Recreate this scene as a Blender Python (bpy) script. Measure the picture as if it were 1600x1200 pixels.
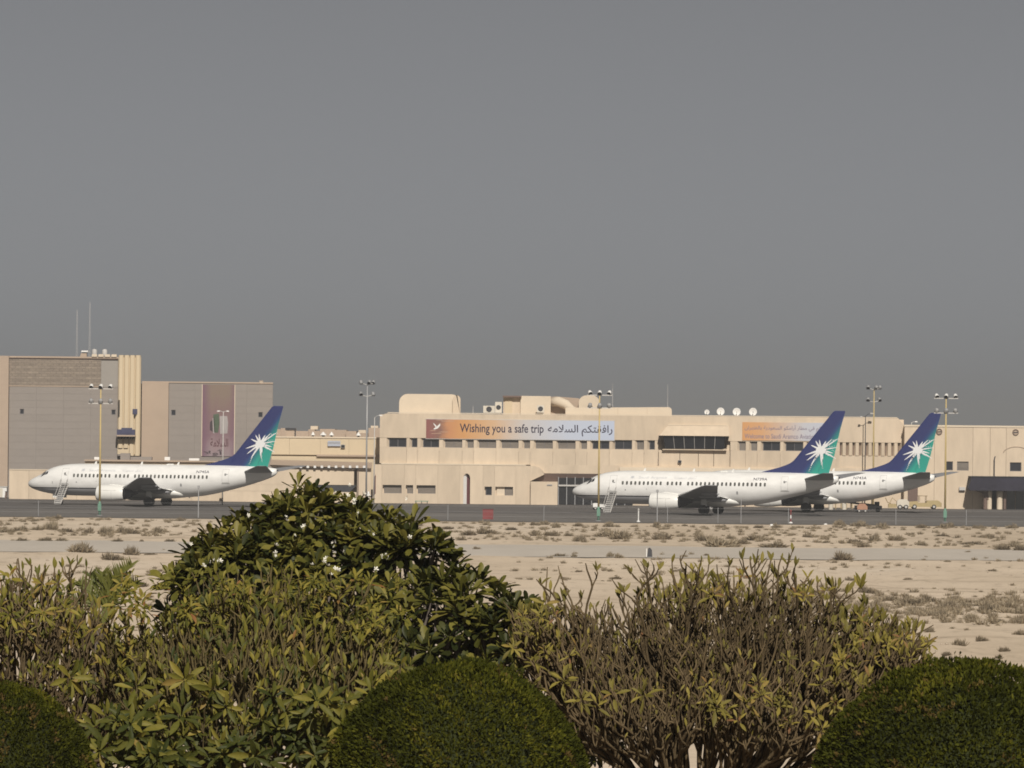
import bpy, math, random
import numpy as np
from mathutils import Vector, Matrix, noise as mnoise

for o in list(bpy.data.objects):
    bpy.data.objects.remove(o, do_unlink=True)
SC = bpy.context.scene
COL = SC.collection
rnd = random.Random(7)
nrg = np.random.RandomState(11)

# ------------------------------------------------------------------ camera
FPX = 10000.0            # focal length in photo pixels (1600 wide)
ROLL = 0.0100
HOR = 70.6               # horizon this many photo pixels under the picture centre
CAMZ = 10.0
PITCH = math.atan(HOR / FPX)
cr, sr = math.cos(ROLL), math.sin(ROLL)
cp, sp = math.cos(PITCH), math.sin(PITCH)
F = Vector((0, cp, sp))
U0 = Vector((0, -sp, cp))
R0 = Vector((1, 0, 0))
CR = R0 * cr + U0 * sr
CU = U0 * cr - R0 * sr
cam_data = bpy.data.cameras.new('camera')
cam = bpy.data.objects.new('camera', cam_data)
COL.objects.link(cam)
cam_data.sensor_width = 36.0
cam_data.lens = 36.0 * FPX / 1600.0
cam_data.clip_start = 1.0
cam_data.clip_end = 60000.0
cam.matrix_world = Matrix(((CR.x, CU.x, -F.x, 0), (CR.y, CU.y, -F.y, 0), (CR.z, CU.z, -F.z, CAMZ), (0, 0, 0, 1)))
SC.camera = cam

# ------------------------------------------------------------------ light
SUN_EL = math.radians(38)
SUN_AZ = math.radians(8)      # to the right of straight behind the camera
SKY_STRENGTH = 0.05
SUN_STRENGTH = 4.5
world = bpy.data.worlds.new('World')
SC.world = world
world.use_nodes = True
wn, wl = world.node_tree.nodes, world.node_tree.links
wn.clear()
wo = wn.new('ShaderNodeOutputWorld')
bg = wn.new('ShaderNodeBackground')
sky = wn.new('ShaderNodeTexSky')
sky.sky_type = 'NISHITA'
sky.sun_disc = False
sky.sun_elevation = SUN_EL
# the sky's sun is at +Y for rotation 0; ours stands behind the camera (-Y), to the right
sky.sun_rotation = math.pi - SUN_AZ
sky.altitude = 0
sky.air_density = 0.2
sky.dust_density = 0.65
sky.ozone_density = 1.0
hs = wn.new('ShaderNodeHueSaturation')
hs.inputs['Saturation'].default_value = 0.13
hs.inputs['Value'].default_value = 0.87
wl.new(sky.outputs[0], hs.inputs['Color'])
wl.new(hs.outputs[0], bg.inputs['Color'])
bg.inputs['Strength'].default_value = SKY_STRENGTH
wl.new(bg.outputs[0], wo.inputs['Surface'])

sd = bpy.data.lights.new('sun', 'SUN')
sd.energy = SUN_STRENGTH
sd.angle = math.radians(0.5)
sd.color = (1.0, 0.94, 0.86)
sun = bpy.data.objects.new('sun', sd)
COL.objects.link(sun)
to_sun = Vector((math.sin(SUN_AZ) * math.cos(SUN_EL), -math.cos(SUN_AZ) * math.cos(SUN_EL), math.sin(SUN_EL)))
sun.rotation_euler = to_sun.to_track_quat('Z', 'Y').to_euler()
sun.location = (0, 0, 200)

SC.view_settings.view_transform = 'Standard'
SC.view_settings.look = 'None'
SC.view_settings.exposure = 0.0
SC.view_settings.gamma = 1.0
SC.view_settings.use_curve_mapping = False
SC.render.engine = 'CYCLES'
SC.cycles.filter_width = 1.75
SC.cycles.max_bounces = 6
SC.cycles.diffuse_bounces = 3
SC.cycles.transparent_max_bounces = 4

# ------------------------------------------------------------------ helpers
def W(px, py, D):
    """world point at depth Y = D seen at photo pixel (px, py)"""
    d = F * FPX + CR * (px - 800) + CU * (600 - py)
    t = D / d.y
    return Vector((d.x * t, D, CAMZ + d.z * t))

def G(px, py, z=0.0):
    """point on level z seen at photo pixel"""
    d = F * FPX + CR * (px - 800) + CU * (600 - py)
    t = (z - CAMZ) / d.z
    return Vector((d.x * t, d.y * t, z))

def tag(o, label=None, cat=None, group=None, kind=None):
    if label: o['label'] = label
    if cat: o['category'] = cat
    if group: o['group'] = group
    if kind: o['kind'] = kind
    return o

def thing(name, label, cat, loc, group=None, rotz=0.0):
    o = bpy.data.objects.new(name, None)
    COL.objects.link(o)
    o.empty_display_size = 0.3
    o.location = loc
    o.rotation_euler = (0, 0, rotz)
    return tag(o, label, cat, group)

class MB:
    """collects verts / faces, then becomes one mesh object"""
    def __init__(s):
        s.v, s.f, s.m = [], [], []
        s.mi = 0
    def add(s, vs, fs):
        b = len(s.v)
        s.v.extend([tuple(p) for p in vs])
        for f in fs:
            s.f.append(tuple(i + b for i in f)); s.m.append(s.mi)
        return s
    def box(s, x0, x1, y0, y1, z0, z1):
        v = [(x0,y0,z0),(x1,y0,z0),(x1,y1,z0),(x0,y1,z0),(x0,y0,z1),(x1,y0,z1),(x1,y1,z1),(x0,y1,z1)]
        return s.add(v, [(0,3,2,1),(4,5,6,7),(0,1,5,4),(1,2,6,5),(2,3,7,6),(3,0,4,7)])
    def quad(s, a, b, c, d):
        return s.add([a, b, c, d], [(0, 1, 2, 3)])
    def prism(s, poly, a, b, axis='y'):
        """polygon given as (u, w) pairs, extruded from a to b. axis y: (x,z); x: (y,z); z: (x,y)"""
        n = len(poly)
        def P(u, w, t):
            return (u, t, w) if axis == 'y' else ((t, u, w) if axis == 'x' else (u, w, t))
        v = [P(u, w, a) for u, w in poly] + [P(u, w, b) for u, w in poly]
        fs = [tuple(range(n)), tuple(range(2*n-1, n-1, -1))]
        fs += [(i, i+n, (i+1) % n + n, (i+1) % n) for i in range(n)]
        return s.add(v, fs)
    def tube(s, pts, rad, n=6, cap=True):
        pts = [Vector(p) for p in pts]
        if not hasattr(rad, '__len__'): rad = [rad] * len(pts)
        vs, fs = [], []
        prev = None
        for i, p in enumerate(pts):
            d = (pts[min(i+1, len(pts)-1)] - pts[max(i-1, 0)])
            if d.length < 1e-9: d = Vector((0, 0, 1))
            d.normalize()
            if prev is None:
                a = d.orthogonal().normalized()
            else:
                a = prev - d * prev.dot(d)
                a = a.normalized() if a.length > 1e-6 else d.orthogonal().normalized()
            prev = a
            b = d.cross(a)
            for k in range(n):
                t = 2 * math.pi * k / n
                vs.append(p + (a * math.cos(t) + b * math.sin(t)) * rad[i])
        for i in range(len(pts) - 1):
            for k in range(n):
                fs.append((i*n+k, i*n+(k+1) % n, (i+1)*n+(k+1) % n, (i+1)*n+k))
        if cap:
            fs.append(tuple(range(n-1, -1, -1)))
            fs.append(tuple(range((len(pts)-1)*n, len(pts)*n)))
        return s.add(vs, fs)
    def loft(s, rings, closed=True, cap=True):
        n = len(rings[0])
        vs = [p for r in rings for p in r]
        fs = []
        for i in range(len(rings) - 1):
            for k in range(n if closed else n - 1):
                fs.append((i*n+k, i*n+(k+1) % n, (i+1)*n+(k+1) % n, (i+1)*n+k))
        if cap:
            fs.append(tuple(range(n-1, -1, -1)))
            fs.append(tuple(range((len(rings)-1)*n, len(rings)*n)))
        return s.add(vs, fs)
    def lathe(s, prof, n=20, axis='z', c=(0,0,0), cap=True):
        rings = []
        for r, h in prof:
            ring = []
            for k in range(n):
                t = 2 * math.pi * k / n
                a, b = r * math.cos(t), r * math.sin(t)
                p = (a, b, h) if axis == 'z' else ((h, a, b) if axis == 'x' else (a, h, b))
                ring.append((p[0]+c[0], p[1]+c[1], p[2]+c[2]))
            rings.append(ring)
        return s.loft(rings, True, cap)
    def shift(s, dx):
        s.v = [(x+dx, y, z) for x, y, z in s.v]; return s
    def mesh(s, name, mats, smooth=False):
        me = bpy.data.meshes.new(name)
        me.from_pydata(s.v, [], s.f)
        if not isinstance(mats, (list, tuple)): mats = [mats]
        for m in mats: me.materials.append(m)
        if len(mats) > 1: me.polygons.foreach_set('material_index', s.m)
        if smooth: me.polygons.foreach_set('use_smooth', [True] * len(me.polygons))
        me.update()
        return me
    def build(s, name, mats, parent=None, origin=None, smooth=False, local=False, fix=True):
        """verts are world coordinates unless local; a child is expressed in its (unrotated) parent's frame"""
        if parent is not None and not local:
            off = Vector((0, 0, 0)); p = parent
            while p is not None:
                off += p.location; p = p.parent
        else:
            off = Vector(origin) if origin is not None else Vector((0, 0, 0))
        if off.length > 0:
            s.v = [(a - off.x, b - off.y, c - off.z) for a, b, c in s.v]
        me = s.mesh(name, mats, smooth)
        if fix:
            import bmesh
            bm = bmesh.new(); bm.from_mesh(me)
            bmesh.ops.recalc_face_normals(bm, faces=bm.faces)
            bm.to_mesh(me); bm.free()
        o = bpy.data.objects.new(name, me)
        COL.objects.link(o)
        if parent is not None: o.parent = parent
        elif origin is not None: o.location = origin
        return o

def inst(name, me, parent, loc=(0,0,0), rot=(0,0,0), scale=(1,1,1)):
    o = bpy.data.objects.new(name, me)
    COL.objects.link(o)
    if parent is not None: o.parent = parent
    o.location, o.rotation_euler, o.scale = loc, rot, scale
    return o

def copy_tree(o, parent=None):
    c = o.copy(); COL.objects.link(c)
    if parent is not None: c.parent = parent
    for ch in list(o.children): copy_tree(ch, c)
    return c

# ------------------------------------------------------------------ materials
def srgb(r, g, b):
    f = lambda c: c/12.92 if c <= 0.04045 else ((c+0.055)/1.055)**2.4
    return tuple(f(x/255.0) for x in (r, g, b))

def mat(name, col, rough=0.8, var=0.12, scale=0.6, big=0.12, bump=0.0, spec=0.3, metal=0.0, stretch=(1,1,1), tint=None):
    m = bpy.data.materials.new(name); m.use_nodes = True
    n, l = m.node_tree.nodes, m.node_tree.links
    b = n['Principled BSDF']
    b.inputs['Roughness'].default_value = rough
    b.inputs['Specular IOR Level'].default_value = spec
    b.inputs['Metallic'].default_value = metal
    tc = n.new('ShaderNodeTexCoord'); oi = n.new('ShaderNodeObjectInfo')
    mp = n.new('ShaderNodeMapping'); mp.inputs['Scale'].default_value = stretch
    va = n.new('ShaderNodeVectorMath'); va.operation = 'ADD'
    mul = n.new('ShaderNodeMath'); mul.operation = 'MULTIPLY'; mul.inputs[1].default_value = 57.0
    l.new(oi.outputs['Random'], mul.inputs[0])
    l.new(tc.outputs['Object'], va.inputs[0]); l.new(mul.outputs[0], va.inputs[1])
    l.new(va.outputs[0], mp.inputs['Vector'])
    n1 = n.new('ShaderNodeTexNoise'); n1.inputs['Scale'].default_value = scale; n1.inputs['Detail'].default_value = 6; n1.inputs['Roughness'].default_value = 0.65
    n2 = n.new('ShaderNodeTexNoise'); n2.inputs['Scale'].default_value = scale * big; n2.inputs['Detail'].default_value = 3
    l.new(mp.outputs[0], n1.inputs['Vector']); l.new(mp.outputs[0], n2.inputs['Vector'])
    ad = n.new('ShaderNodeMath'); ad.operation = 'ADD'
    l.new(n1.outputs['Fac'], ad.inputs[0]); l.new(n2.outputs['Fac'], ad.inputs[1])
    mr = n.new('ShaderNodeMapRange'); mr.inputs['From Min'].default_value = 0.65; mr.inputs['From Max'].default_value = 1.35
    l.new(ad.outputs[0], mr.inputs['Value'])
    mx = n.new('ShaderNodeMix'); mx.data_type = 'RGBA'
    lo = tuple(c * (1 - var) for c in col); hi = tuple(min(1, c * (1 + var)) for c in col)
    if tint: lo = tint
    mx.inputs['A'].default_value = (*lo, 1); mx.inputs['B'].default_value = (*hi, 1)
    l.new(mr.outputs[0], mx.inputs['Factor'])
    l.new(mx.outputs['Result'], b.inputs['Base Color'])
    if bump > 0:
        bp = n.new('ShaderNodeBump'); bp.inputs['Strength'].default_value = bump; bp.inputs['Distance'].default_value = 0.05
        l.new(n1.outputs['Fac'], bp.inputs['Height']); l.new(bp.outputs[0], b.inputs['Normal'])
    return m

M = {}
M['cream'] = mat('cream_render', (0.60, 0.492, 0.368), 0.9, 0.15, 0.9, bump=0.15, stretch=(1,1,.3))
M['cream_light'] = mat('cream_light', (0.66, 0.56, 0.43), 0.9, 0.08, 0.6)
M['yellow_cream'] = mat('yellow_cream', (0.61, 0.50, 0.345), 0.9, 0.06, 0.5)
M['pink_cream'] = mat('pink_cream', (0.43, 0.335, 0.255), 0.9, 0.08, 0.6)
M['stone'] = mat('grey_stone', (0.28, 0.248, 0.222), 0.9, 0.05, 0.9, bump=0.2)
M['patch'] = mat('blue_grey_patch', (0.31, 0.285, 0.255), 0.9, 0.05, 0.8)
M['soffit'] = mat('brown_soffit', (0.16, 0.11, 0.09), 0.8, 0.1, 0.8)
M['dark'] = mat('dark_opening', (0.012, 0.012, 0.014), 0.6, 0.2, 0.5)
M['glass'] = mat('dark_glass', (0.022, 0.024, 0.03), 0.12, 0.3, 0.4, spec=0.6)
M['blind'] = mat('window_blind', (0.17, 0.145, 0.12), 0.5, 0.25, 0.9, spec=0.5, stretch=(1,1,6))
M['frame'] = mat('window_frame', (0.16, 0.15, 0.15), 0.6, 0.1, 1.0)
M['white'] = mat('white_paint', (0.78, 0.77, 0.74), 0.45, 0.03, 0.4)
M['roofwhite'] = mat('roof_white', (0.62, 0.57, 0.48), 0.8, 0.1, 0.8)
M['grey'] = mat('grey_metal', (0.30, 0.30, 0.30), 0.6, 0.12, 1.2)
M['palegrey'] = mat('pale_grey_metal', (0.50, 0.48, 0.45), 0.6, 0.1, 1.0)
M['darkgrey'] = mat('dark_grey', (0.05, 0.05, 0.055), 0.7, 0.2, 1.0)
M['rubber'] = mat('rubber', (0.02, 0.02, 0.022), 0.8, 0.2, 2.0)
M['yellowpole'] = mat('yellow_pole', (0.50, 0.385, 0.17), 0.6, 0.15, 1.5)
M['greenpole'] = mat('green_pole', (0.13, 0.26, 0.19), 0.6, 0.15, 1.5)
M['galv'] = mat('galvanised', (0.42, 0.42, 0.42), 0.5, 0.1, 1.5, metal=0.3)
M['blue'] = mat('blue_paint', (0.06, 0.062, 0.115), 0.6, 0.2, 1.0)
M['navy'] = mat('navy_canopy', (0.022, 0.020, 0.033), 0.7, 0.5, 1.6)
M['red'] = mat('red_panel', (0.22, 0.055, 0.055), 0.8, 0.2, 1.0)
M['darkred'] = mat('dark_red_door', (0.10, 0.03, 0.03), 0.7, 0.2, 1.0)
M['vyellow'] = mat('vehicle_yellow', (0.42, 0.33, 0.17), 0.5, 0.15, 1.0)
M['orange'] = mat('orange_cover', (0.42, 0.23, 0.15), 0.8, 0.15, 2.0)
M['signblue'] = mat('pale_blue_sign', (0.40, 0.43, 0.50), 0.7, 0.1, 1.0)
M['ink'] = mat('dark_ink', (0.03, 0.025, 0.05), 0.8, 0.1, 1.0)
M['greyink'] = mat('faded_ink', (0.22, 0.18, 0.24), 0.8, 0.1, 1.0)
M['scaffold'] = mat('scaffold', (0.26, 0.19, 0.10), 0.8, 0.2, 1.0)

# ================================================================== GROUND
def vnoise(x, y, seed=0):
    """smooth value noise on numpy arrays"""
    xi, yi = np.floor(x).astype(int), np.floor(y).astype(int)
    fx, fy = x - xi, y - yi
    fx, fy = fx*fx*(3-2*fx), fy*fy*(3-2*fy)
    def h(a, b):
        n = (a * 374761393 + b * 668265263 + seed * 144665) & 0x7fffffff
        n = ((n ^ (n >> 13)) * 1274126177) & 0x7fffffff
        return (n & 0xffff) / 65535.0
    return (h(xi, yi)*(1-fx) + h(xi+1, yi)*fx)*(1-fy) + (h(xi, yi+1)*(1-fx) + h(xi+1, yi+1)*fx)*fy

ROAD0, ROAD1, APRON0 = 503.0, 552.0, 690.0

def sand_h(x, y):
    x = np.asarray(x, float); y = np.asarray(y, float)
    h = 0.34*(vnoise(x/9, y/22, 1)-0.5) + 0.20*(vnoise(x/2.6, y/6, 2)-0.5) + 0.10*(vnoise(x/0.9, y/2.2, 3)-0.5)
    near = np.clip((330 - y) / 60.0, 0, 1)            # rougher, hummocky ground nearer the garden
    h = h + near*(0.30*(vnoise(x/1.7, y/4.0, 5)-0.5) + 0.10*(vnoise(x/0.6, y/1.6, 6)-0.5))
    # windrows of sand along the road
    h = h + 0.22*np.exp(-((y-563)/5.0)**2)*vnoise(x/7, y*0, 8) + 0.20*np.exp(-((y-494)/5.0)**2)*vnoise(x/6, y*0, 9)
    flat = np.clip(np.minimum(np.abs(y-ROAD0), np.abs(y-ROAD1)) / 6.0, 0, 1)
    flat = np.where((y > ROAD0) & (y < ROAD1), 0, flat)
    flat = flat * np.clip((APRON0 - 2 - y) / 6.0, 0, 1) * np.clip((y-120)/20, 0, 1) * np.clip((135-np.abs(x))/20, 0, 1)
    return h * flat

xs = np.concatenate([[-5000, -2500, -800, -300], np.arange(-140, 140.1, 0.8), [300, 800, 2500, 5000]])
ys = np.concatenate([[-2000, -400, 0, 60], np.arange(100, 330, 1.2), np.arange(330, 700, 2.0), [760, 900, 1300, 2500, 4500, 7000]])
gx, gy = np.meshgrid(xs, ys)
gz = sand_h(gx, gy)
nx, ny = len(xs), len(ys)
gv = np.stack([gx.ravel(), gy.ravel(), gz.ravel()], 1)
ii = (np.arange(ny-1)[:, None]*nx + np.arange(nx-1)[None, :]).ravel()
gf = np.stack([ii, ii+1, ii+nx+1, ii+nx], 1)

def np_mesh(name, v, f, mats, smooth=False, attr=None):
    me = bpy.data.meshes.new(name)
    v = np.asarray(v, np.float32); f = np.asarray(f, np.int32)
    k = f.shape[1]
    me.vertices.add(len(v)); me.vertices.foreach_set('co', v.ravel())
    me.loops.add(f.size); me.loops.foreach_set('vertex_index', f.ravel())
    me.polygons.add(len(f)); me.polygons.foreach_set('loop_start', np.arange(len(f), dtype=np.int32)*k)
    me.polygons.foreach_set('loop_total', np.full(len(f), k, np.int32))
    if smooth: me.polygons.foreach_set('use_smooth', np.ones(len(f), bool))
    if not isinstance(mats, (list, tuple)): mats = [mats]
    for m in mats: me.materials.append(m)
    if attr is not None:
        a = me.attributes.new('var', 'FLOAT', 'POINT'); a.data.foreach_set('value', np.asarray(attr, np.float32))
    me.update(calc_edges=True); me.validate()
    return me

def sand_material():
    m = bpy.data.materials.new('desert_sand'); m.use_nodes = True
    n, l = m.node_tree.nodes, m.node_tree.links
    b = n['Principled BSDF']; b.inputs['Roughness'].default_value = 0.95; b.inputs['Specular IOR Level'].default_value = 0.1
    tc = n.new('ShaderNodeTexCoord')
    def nz(sx, sy, sc, det, rough=0.6):
        mp = n.new('ShaderNodeMapping'); mp.inputs['Scale'].default_value = (sx, sy, 1)
        t = n.new('ShaderNodeTexNoise'); t.inputs['Scale'].default_value = sc; t.inputs['Detail'].default_value = det; t.inputs['Roughness'].default_value = rough
        l.new(tc.outputs['Object'], mp.inputs['Vector']); l.new(mp.outputs[0], t.inputs['Vector'])
        return t.outputs['Fac']
    def mix(a, c, f, lo, hi):
        mr = n.new('ShaderNodeMapRange'); mr.inputs['From Min'].default_value = lo; mr.inputs['From Max'].default_value = hi
        l.new(f, mr.inputs['Value'])
        x = n.new('ShaderNodeMix'); x.data_type = 'RGBA'; l.new(mr.outputs[0], x.inputs['Factor'])
        for k, s in (('A', a), ('B', c)):
            if isinstance(s, tuple): x.inputs[k].default_value = (*s, 1)
            else: l.new(s, x.inputs[k])
        return x.outputs['Result']
    c = mix((0.56, 0.455, 0.335), (0.69, 0.57, 0.435), nz(1, .12, .05, 5), .35, .65)     # long pale / dark drifts
    c = mix(c, (0.72, 0.62, 0.50), nz(1, .3, .02, 4), .50, .72)                       # washed pale patches
    c = mix(c, (0.44, 0.35, 0.255), nz(.25, 1, .11, 4), .56, .70)                      # darker wind-scoured streaks
    c = mix(c, (0.31, 0.245, 0.175), nz(1, .35, .55, 6, .75), .52, .80)                  # grit and litter
    l.new(c, b.inputs['Base Color'])
    bp = n.new('ShaderNodeBump'); bp.inputs['Strength'].default_value = 0.5; bp.inputs['Distance'].default_value = 0.12
    l.new(nz(1, 1, 1.6, 5), bp.inputs['Height']); l.new(bp.outputs[0], b.inputs['Normal'])
    return m
M['sand'] = sand_material()
gm = np_mesh('ground', gv, gf, M['sand'], smooth=True)
ground = bpy.data.objects.new('ground', gm); COL.objects.link(ground); tag(ground, kind='structure')

# perimeter road: a sheet whose edges wander where sand has blown over it
def strip(name, y0, y1, z, m, jit, x0=-900, x1=900, n=600):
    b = MB(); pts = []
    for i in range(n+1):
        x = x0 + (x1-x0)*i/n
        a = jit*(float(vnoise(np.array(x/5.0), np.array(0.3), 31))-.5) + .6*jit*(float(vnoise(np.array(x/1.4), np.array(0.3), 32))-.5)
        c = jit*(float(vnoise(np.array(x/6.0), np.array(9.3), 33))-.5) + .6*jit*(float(vnoise(np.array(x/1.7), np.array(4.3), 34))-.5)
        pts.append((x, y0+a, z)); pts.append((x, y1+c, z))
    b.add(pts, [(2*i, 2*i+2, 2*i+3, 2*i+1) for i in range(n)])
    return tag(b.build(name, m), kind='structure')
M['road'] = mat('sandy_road', (0.53, 0.475, 0.405), 0.95, 0.10, 0.25, bump=0.2, stretch=(1,.25,1))
M['apron'] = mat('apron_asphalt', (0.122, 0.112, 0.105), 0.9, 0.26, 0.25, bump=0.1, stretch=(1,.22,1))
strip('road', ROAD0, ROAD1, 0.03, M['road'], 6.0)
strip('apron', APRON0, 1000, 0.02, M['apron'], 3.0)
# concrete edge strip and slab joints of the apron
M['concrete'] = mat('old_concrete', (0.155, 0.142, 0.13), 0.9, 0.22, 0.3, stretch=(1,.3,1))
strip('apron_shoulder', APRON0+2, 752, 0.036, M['concrete'], 1.0)

# raised garden terrace the planting stands on (wholly under the picture's lower edge)
tb = MB()
tx = [-60, -45, 45, 60]; ty = [20, 30, 82, 92]
TZ0 = 4.5
tv, tf = [], []
for j, y in enumerate(ty):
    for i, x in enumerate(tx):
        tv.append((x, y, TZ0 if 0 < i < 3 and 0 < j < 3 else -0.3))
for j in range(3):
    for i in range(3):
        a = j*4+i; tf.append((a, a+1, a+5, a+4))
tb.add(tv, tf)
M['soil'] = mat('garden_soil', (0.20, 0.15, 0.10), 0.95, 0.25, 1.0, bump=0.4)
tag(tb.build('garden_terrace', M['soil']), kind='structure')

# thin desert haze round everything
hb = MB(); hb.box(-5200, 5200, -2200, 7200, -1.5, 42)
hz = hb.build('haze', [])
hm_ = bpy.data.materials.new('haze'); hm_.use_nodes = True
hn = hm_.node_tree.nodes; hn.remove(hn['Principled BSDF'])
pv = hn.new('ShaderNodeVolumePrincipled'); pv.inputs['Density'].default_value = 0.00022; pv.inputs['Color'].default_value = (.54, .55, .555, 1); pv.inputs['Anisotropy'].default_value = 0.0
hm_.node_tree.links.new(pv.outputs[0], hn['Material Output'].inputs['Volume'])
hz.data.materials.append(hm_); tag(hz, kind='stuff')

# ================================================================== BUILDINGS
TD = 850.0                       # terminal front plane
def TX(px, py=715): return W(px, py, TD).x
def TZ(py, px=800): return W(px, py, TD).z

# ---- arabic shaping (isolated, final, initial, medial) for the letters used on the signs
AR = {'ا': (0xFE8D, 0xFE8E), 'أ': (0xFE83, 0xFE84), 'ة': (0xFE93, 0xFE94), 'د': (0xFEA9, 0xFEAA), 'ر': (0xFEAD, 0xFEAE), 'و': (0xFEED, 0xFEEE),
      'ب': (0xFE8F,), 'ت': (0xFE95,), 'ح': (0xFEA1,), 'س': (0xFEB1,), 'ط': (0xFEC1,), 'ظ': (0xFEC5,), 'ع': (0xFEC9,), 'ف': (0xFED1,), 'ق': (0xFED5,),
      'ك': (0xFED9,), 'ل': (0xFEDD,), 'م': (0xFEE1,), 'ن': (0xFEE5,), 'ه': (0xFEE9,), 'ي': (0xFEF1,), '\u0001': (0xFEFB, 0xFEFC)}
def arabic(t):
    t = t.replace('لا', '\u0001')
    out = []
    for i, ch in enumerate(t):
        if ch not in AR: out.append(ch); continue
        fm = AR[ch]; dual = len(fm) == 1
        p = i > 0 and t[i-1] in AR and len(AR[t[i-1]]) == 1
        nx_ = dual and i+1 < len(t) and t[i+1] in AR
        b = fm[0]
        if not dual: out.append(chr(fm[1] if p else b))
        else: out.append(chr(b + (3 if p and nx_ else 1 if p else 2 if nx_ else 0)))
    return ''.join(reversed(out))

def text_polys(body, bold=0.0):
    c = bpy.data.curves.new('lettering', 'FONT'); c.body = body; c.offset = bold; c.resolution_u = 3
    o = bpy.data.objects.new('lettering', c); COL.objects.link(o)
    bpy.context.view_layer.update()
    me = bpy.data.meshes.new_from_object(o.evaluated_get(bpy.context.evaluated_depsgraph_get()))
    v = [tuple(p.co) for p in me.vertices]; f = [tuple(p.vertices) for p in me.polygons]
    bpy.data.meshes.remove(me); bpy.data.objects.remove(o, do_unlink=True); bpy.data.curves.remove(c)
    return v, f
def text_on(name, body, m, parent, fn, x0, x1, z0, z1, bold=0.0):
    """flat print fitted into x0..x1, z0..z1, each vertex placed by fn(x, z)"""
    v, f = text_polys(body, bold)
    xa, xb = min(p[0] for p in v), max(p[0] for p in v); ya, yb = min(p[1] for p in v), max(p[1] for p in v)
    b = MB(); b.add([fn(x0+(p[0]-xa)/(xb-xa)*(x1-x0), z0+(p[1]-ya)/(yb-ya)*(z1-z0)) for p in v], f)
    return b.build(name, m, parent, fix=False, local=True)

# ---------------------------------------------------------------- TERMINAL
xL, xR = TX(593), TX(1412)
zroof = TZ(646, 620); zhead = TZ(684, 620); zsill = TZ(698.5, 620); zcourse = TZ(724, 620)
term = thing('terminal_building', 'long two storey cream terminal building carrying the safe trip banner', 'building', (xL, TD, 0))
cb = MB()
cb.box(xL, xR, TD+.62, TD+26, 0, zroof-.15)
cb.build('wall', M['cream'], term)
# parapet band above the windows, rounded at its left end and chamfered at its right
pb = MB(); rr = 1.0
poly = [(xL, zhead)] + [(xL+rr-rr*math.cos(a), zroof-rr+rr*math.sin(a)) for a in [0, .4, .8, 1.2, 1.57]] + [(xR-.8, zroof+.05), (xR, zroof-.9), (xR, zhead)]
pb.prism(poly, TD-.05, TD+.61)
pb.build('parapet', M['cream'], term)
capb = MB(); capb.box(xL+1.0, xR-.9, TD-.09, TD+.8, zroof+.06, zroof+.16)
capb.build('coping', M['cream_light'], term)

glass1 = [(608,635,0),(643.5,652,0),(661,686,0),(696,722,1),(731,740,1),(749,775,1),(784.5,810,1),(819.5,828,1),(837.6,863.5,1),(872.7,899,1),
          (909,917,1),(926,952,0),(961,987.5,0),(996,1006,1),(1015,1023,0)]
glass2 = [(1156,1165,1),(1174.5,1183,1),(1192.5,1219,0),(1228,1255,0),(1264,1290,0)]
def pane(gl, gr, z0, z1, y, blind, parent, split=True):
    w = MB(); t = .07
    w.box(gl, gl+t, y-.05, y+.03, z0, z1); w.box(gr-t, gr, y-.05, y+.03, z0, z1)
    w.box(gl+t, gr-t, y-.05, y+.03, z0, z0+t); w.box(gl+t, gr-t, y-.05, y+.03, z1-t, z1)
    if split: w.box((gl+gr)/2-.03, (gl+gr)/2+.03, y-.045, y+.03, z0+t, z1-t)
    fr = w.build('window', M['frame'], parent)
    cuts = [(gl+t, (gl+gr)/2-.03), ((gl+gr)/2+.03, gr-t)] if split else [(gl+t, gr-t)]
    for a, c in cuts:
        g = MB(); g.box(a, c, y-.01, y+.01, z0+t, z1-t); g.build('pane', M['blind'] if blind else M['glass'], fr)
def window_band(wins, first, last, parent):
    """splayed piers between the windows, recessed panes, spandrel panels below"""
    dep = .42
    edge = first
    for i, (a, c, bl) in enumerate(wins):
        gl, gr = TX(a), TX(c)
        pr = MB()
        fl = gl - .36                                     # the reveal opens to the left
        pr.add([(edge, TD, zsill), (fl, TD, zsill), (gl, TD+dep, zsill), (edge, TD+dep, zsill),
                (edge, TD, zhead), (fl, TD, zhead), (gl, TD+dep, zhead), (edge, TD+dep, zhead)],
               [(4,5,6,7),(0,1,5,4),(1,2,6,5),(2,3,7,6),(3,0,4,7),(0,3,2,1)])
        if i: pr.box(edge+.0, edge+.10, TD-.05, TD-.002, zsill-.5, zsill+.1)
        pr.build('pier', M['cream'], parent)
        pane(gl, gr, zsill, zhead-.03, TD+dep-.1, bl, parent, c-a > 14)
        sp_ = MB(); sp_.box(edge+.012, gr-.012 if i < len(wins)-1 else last-.012, TD+.02+rnd.uniform(-.01, .01), TD+.6, zcourse, zsill-.001)
        sp_.build('wall_panel', M['cream'], parent)
        edge = gr
    pr = MB(); pr.box(edge, last, TD, TD+dep, zsill-.001, zhead)
    pr.build('pier', M['cream'], parent)
window_band(glass1, xL, TX(1028), term)
window_band(glass2, TX(1141), TX(1312), term)
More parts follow.
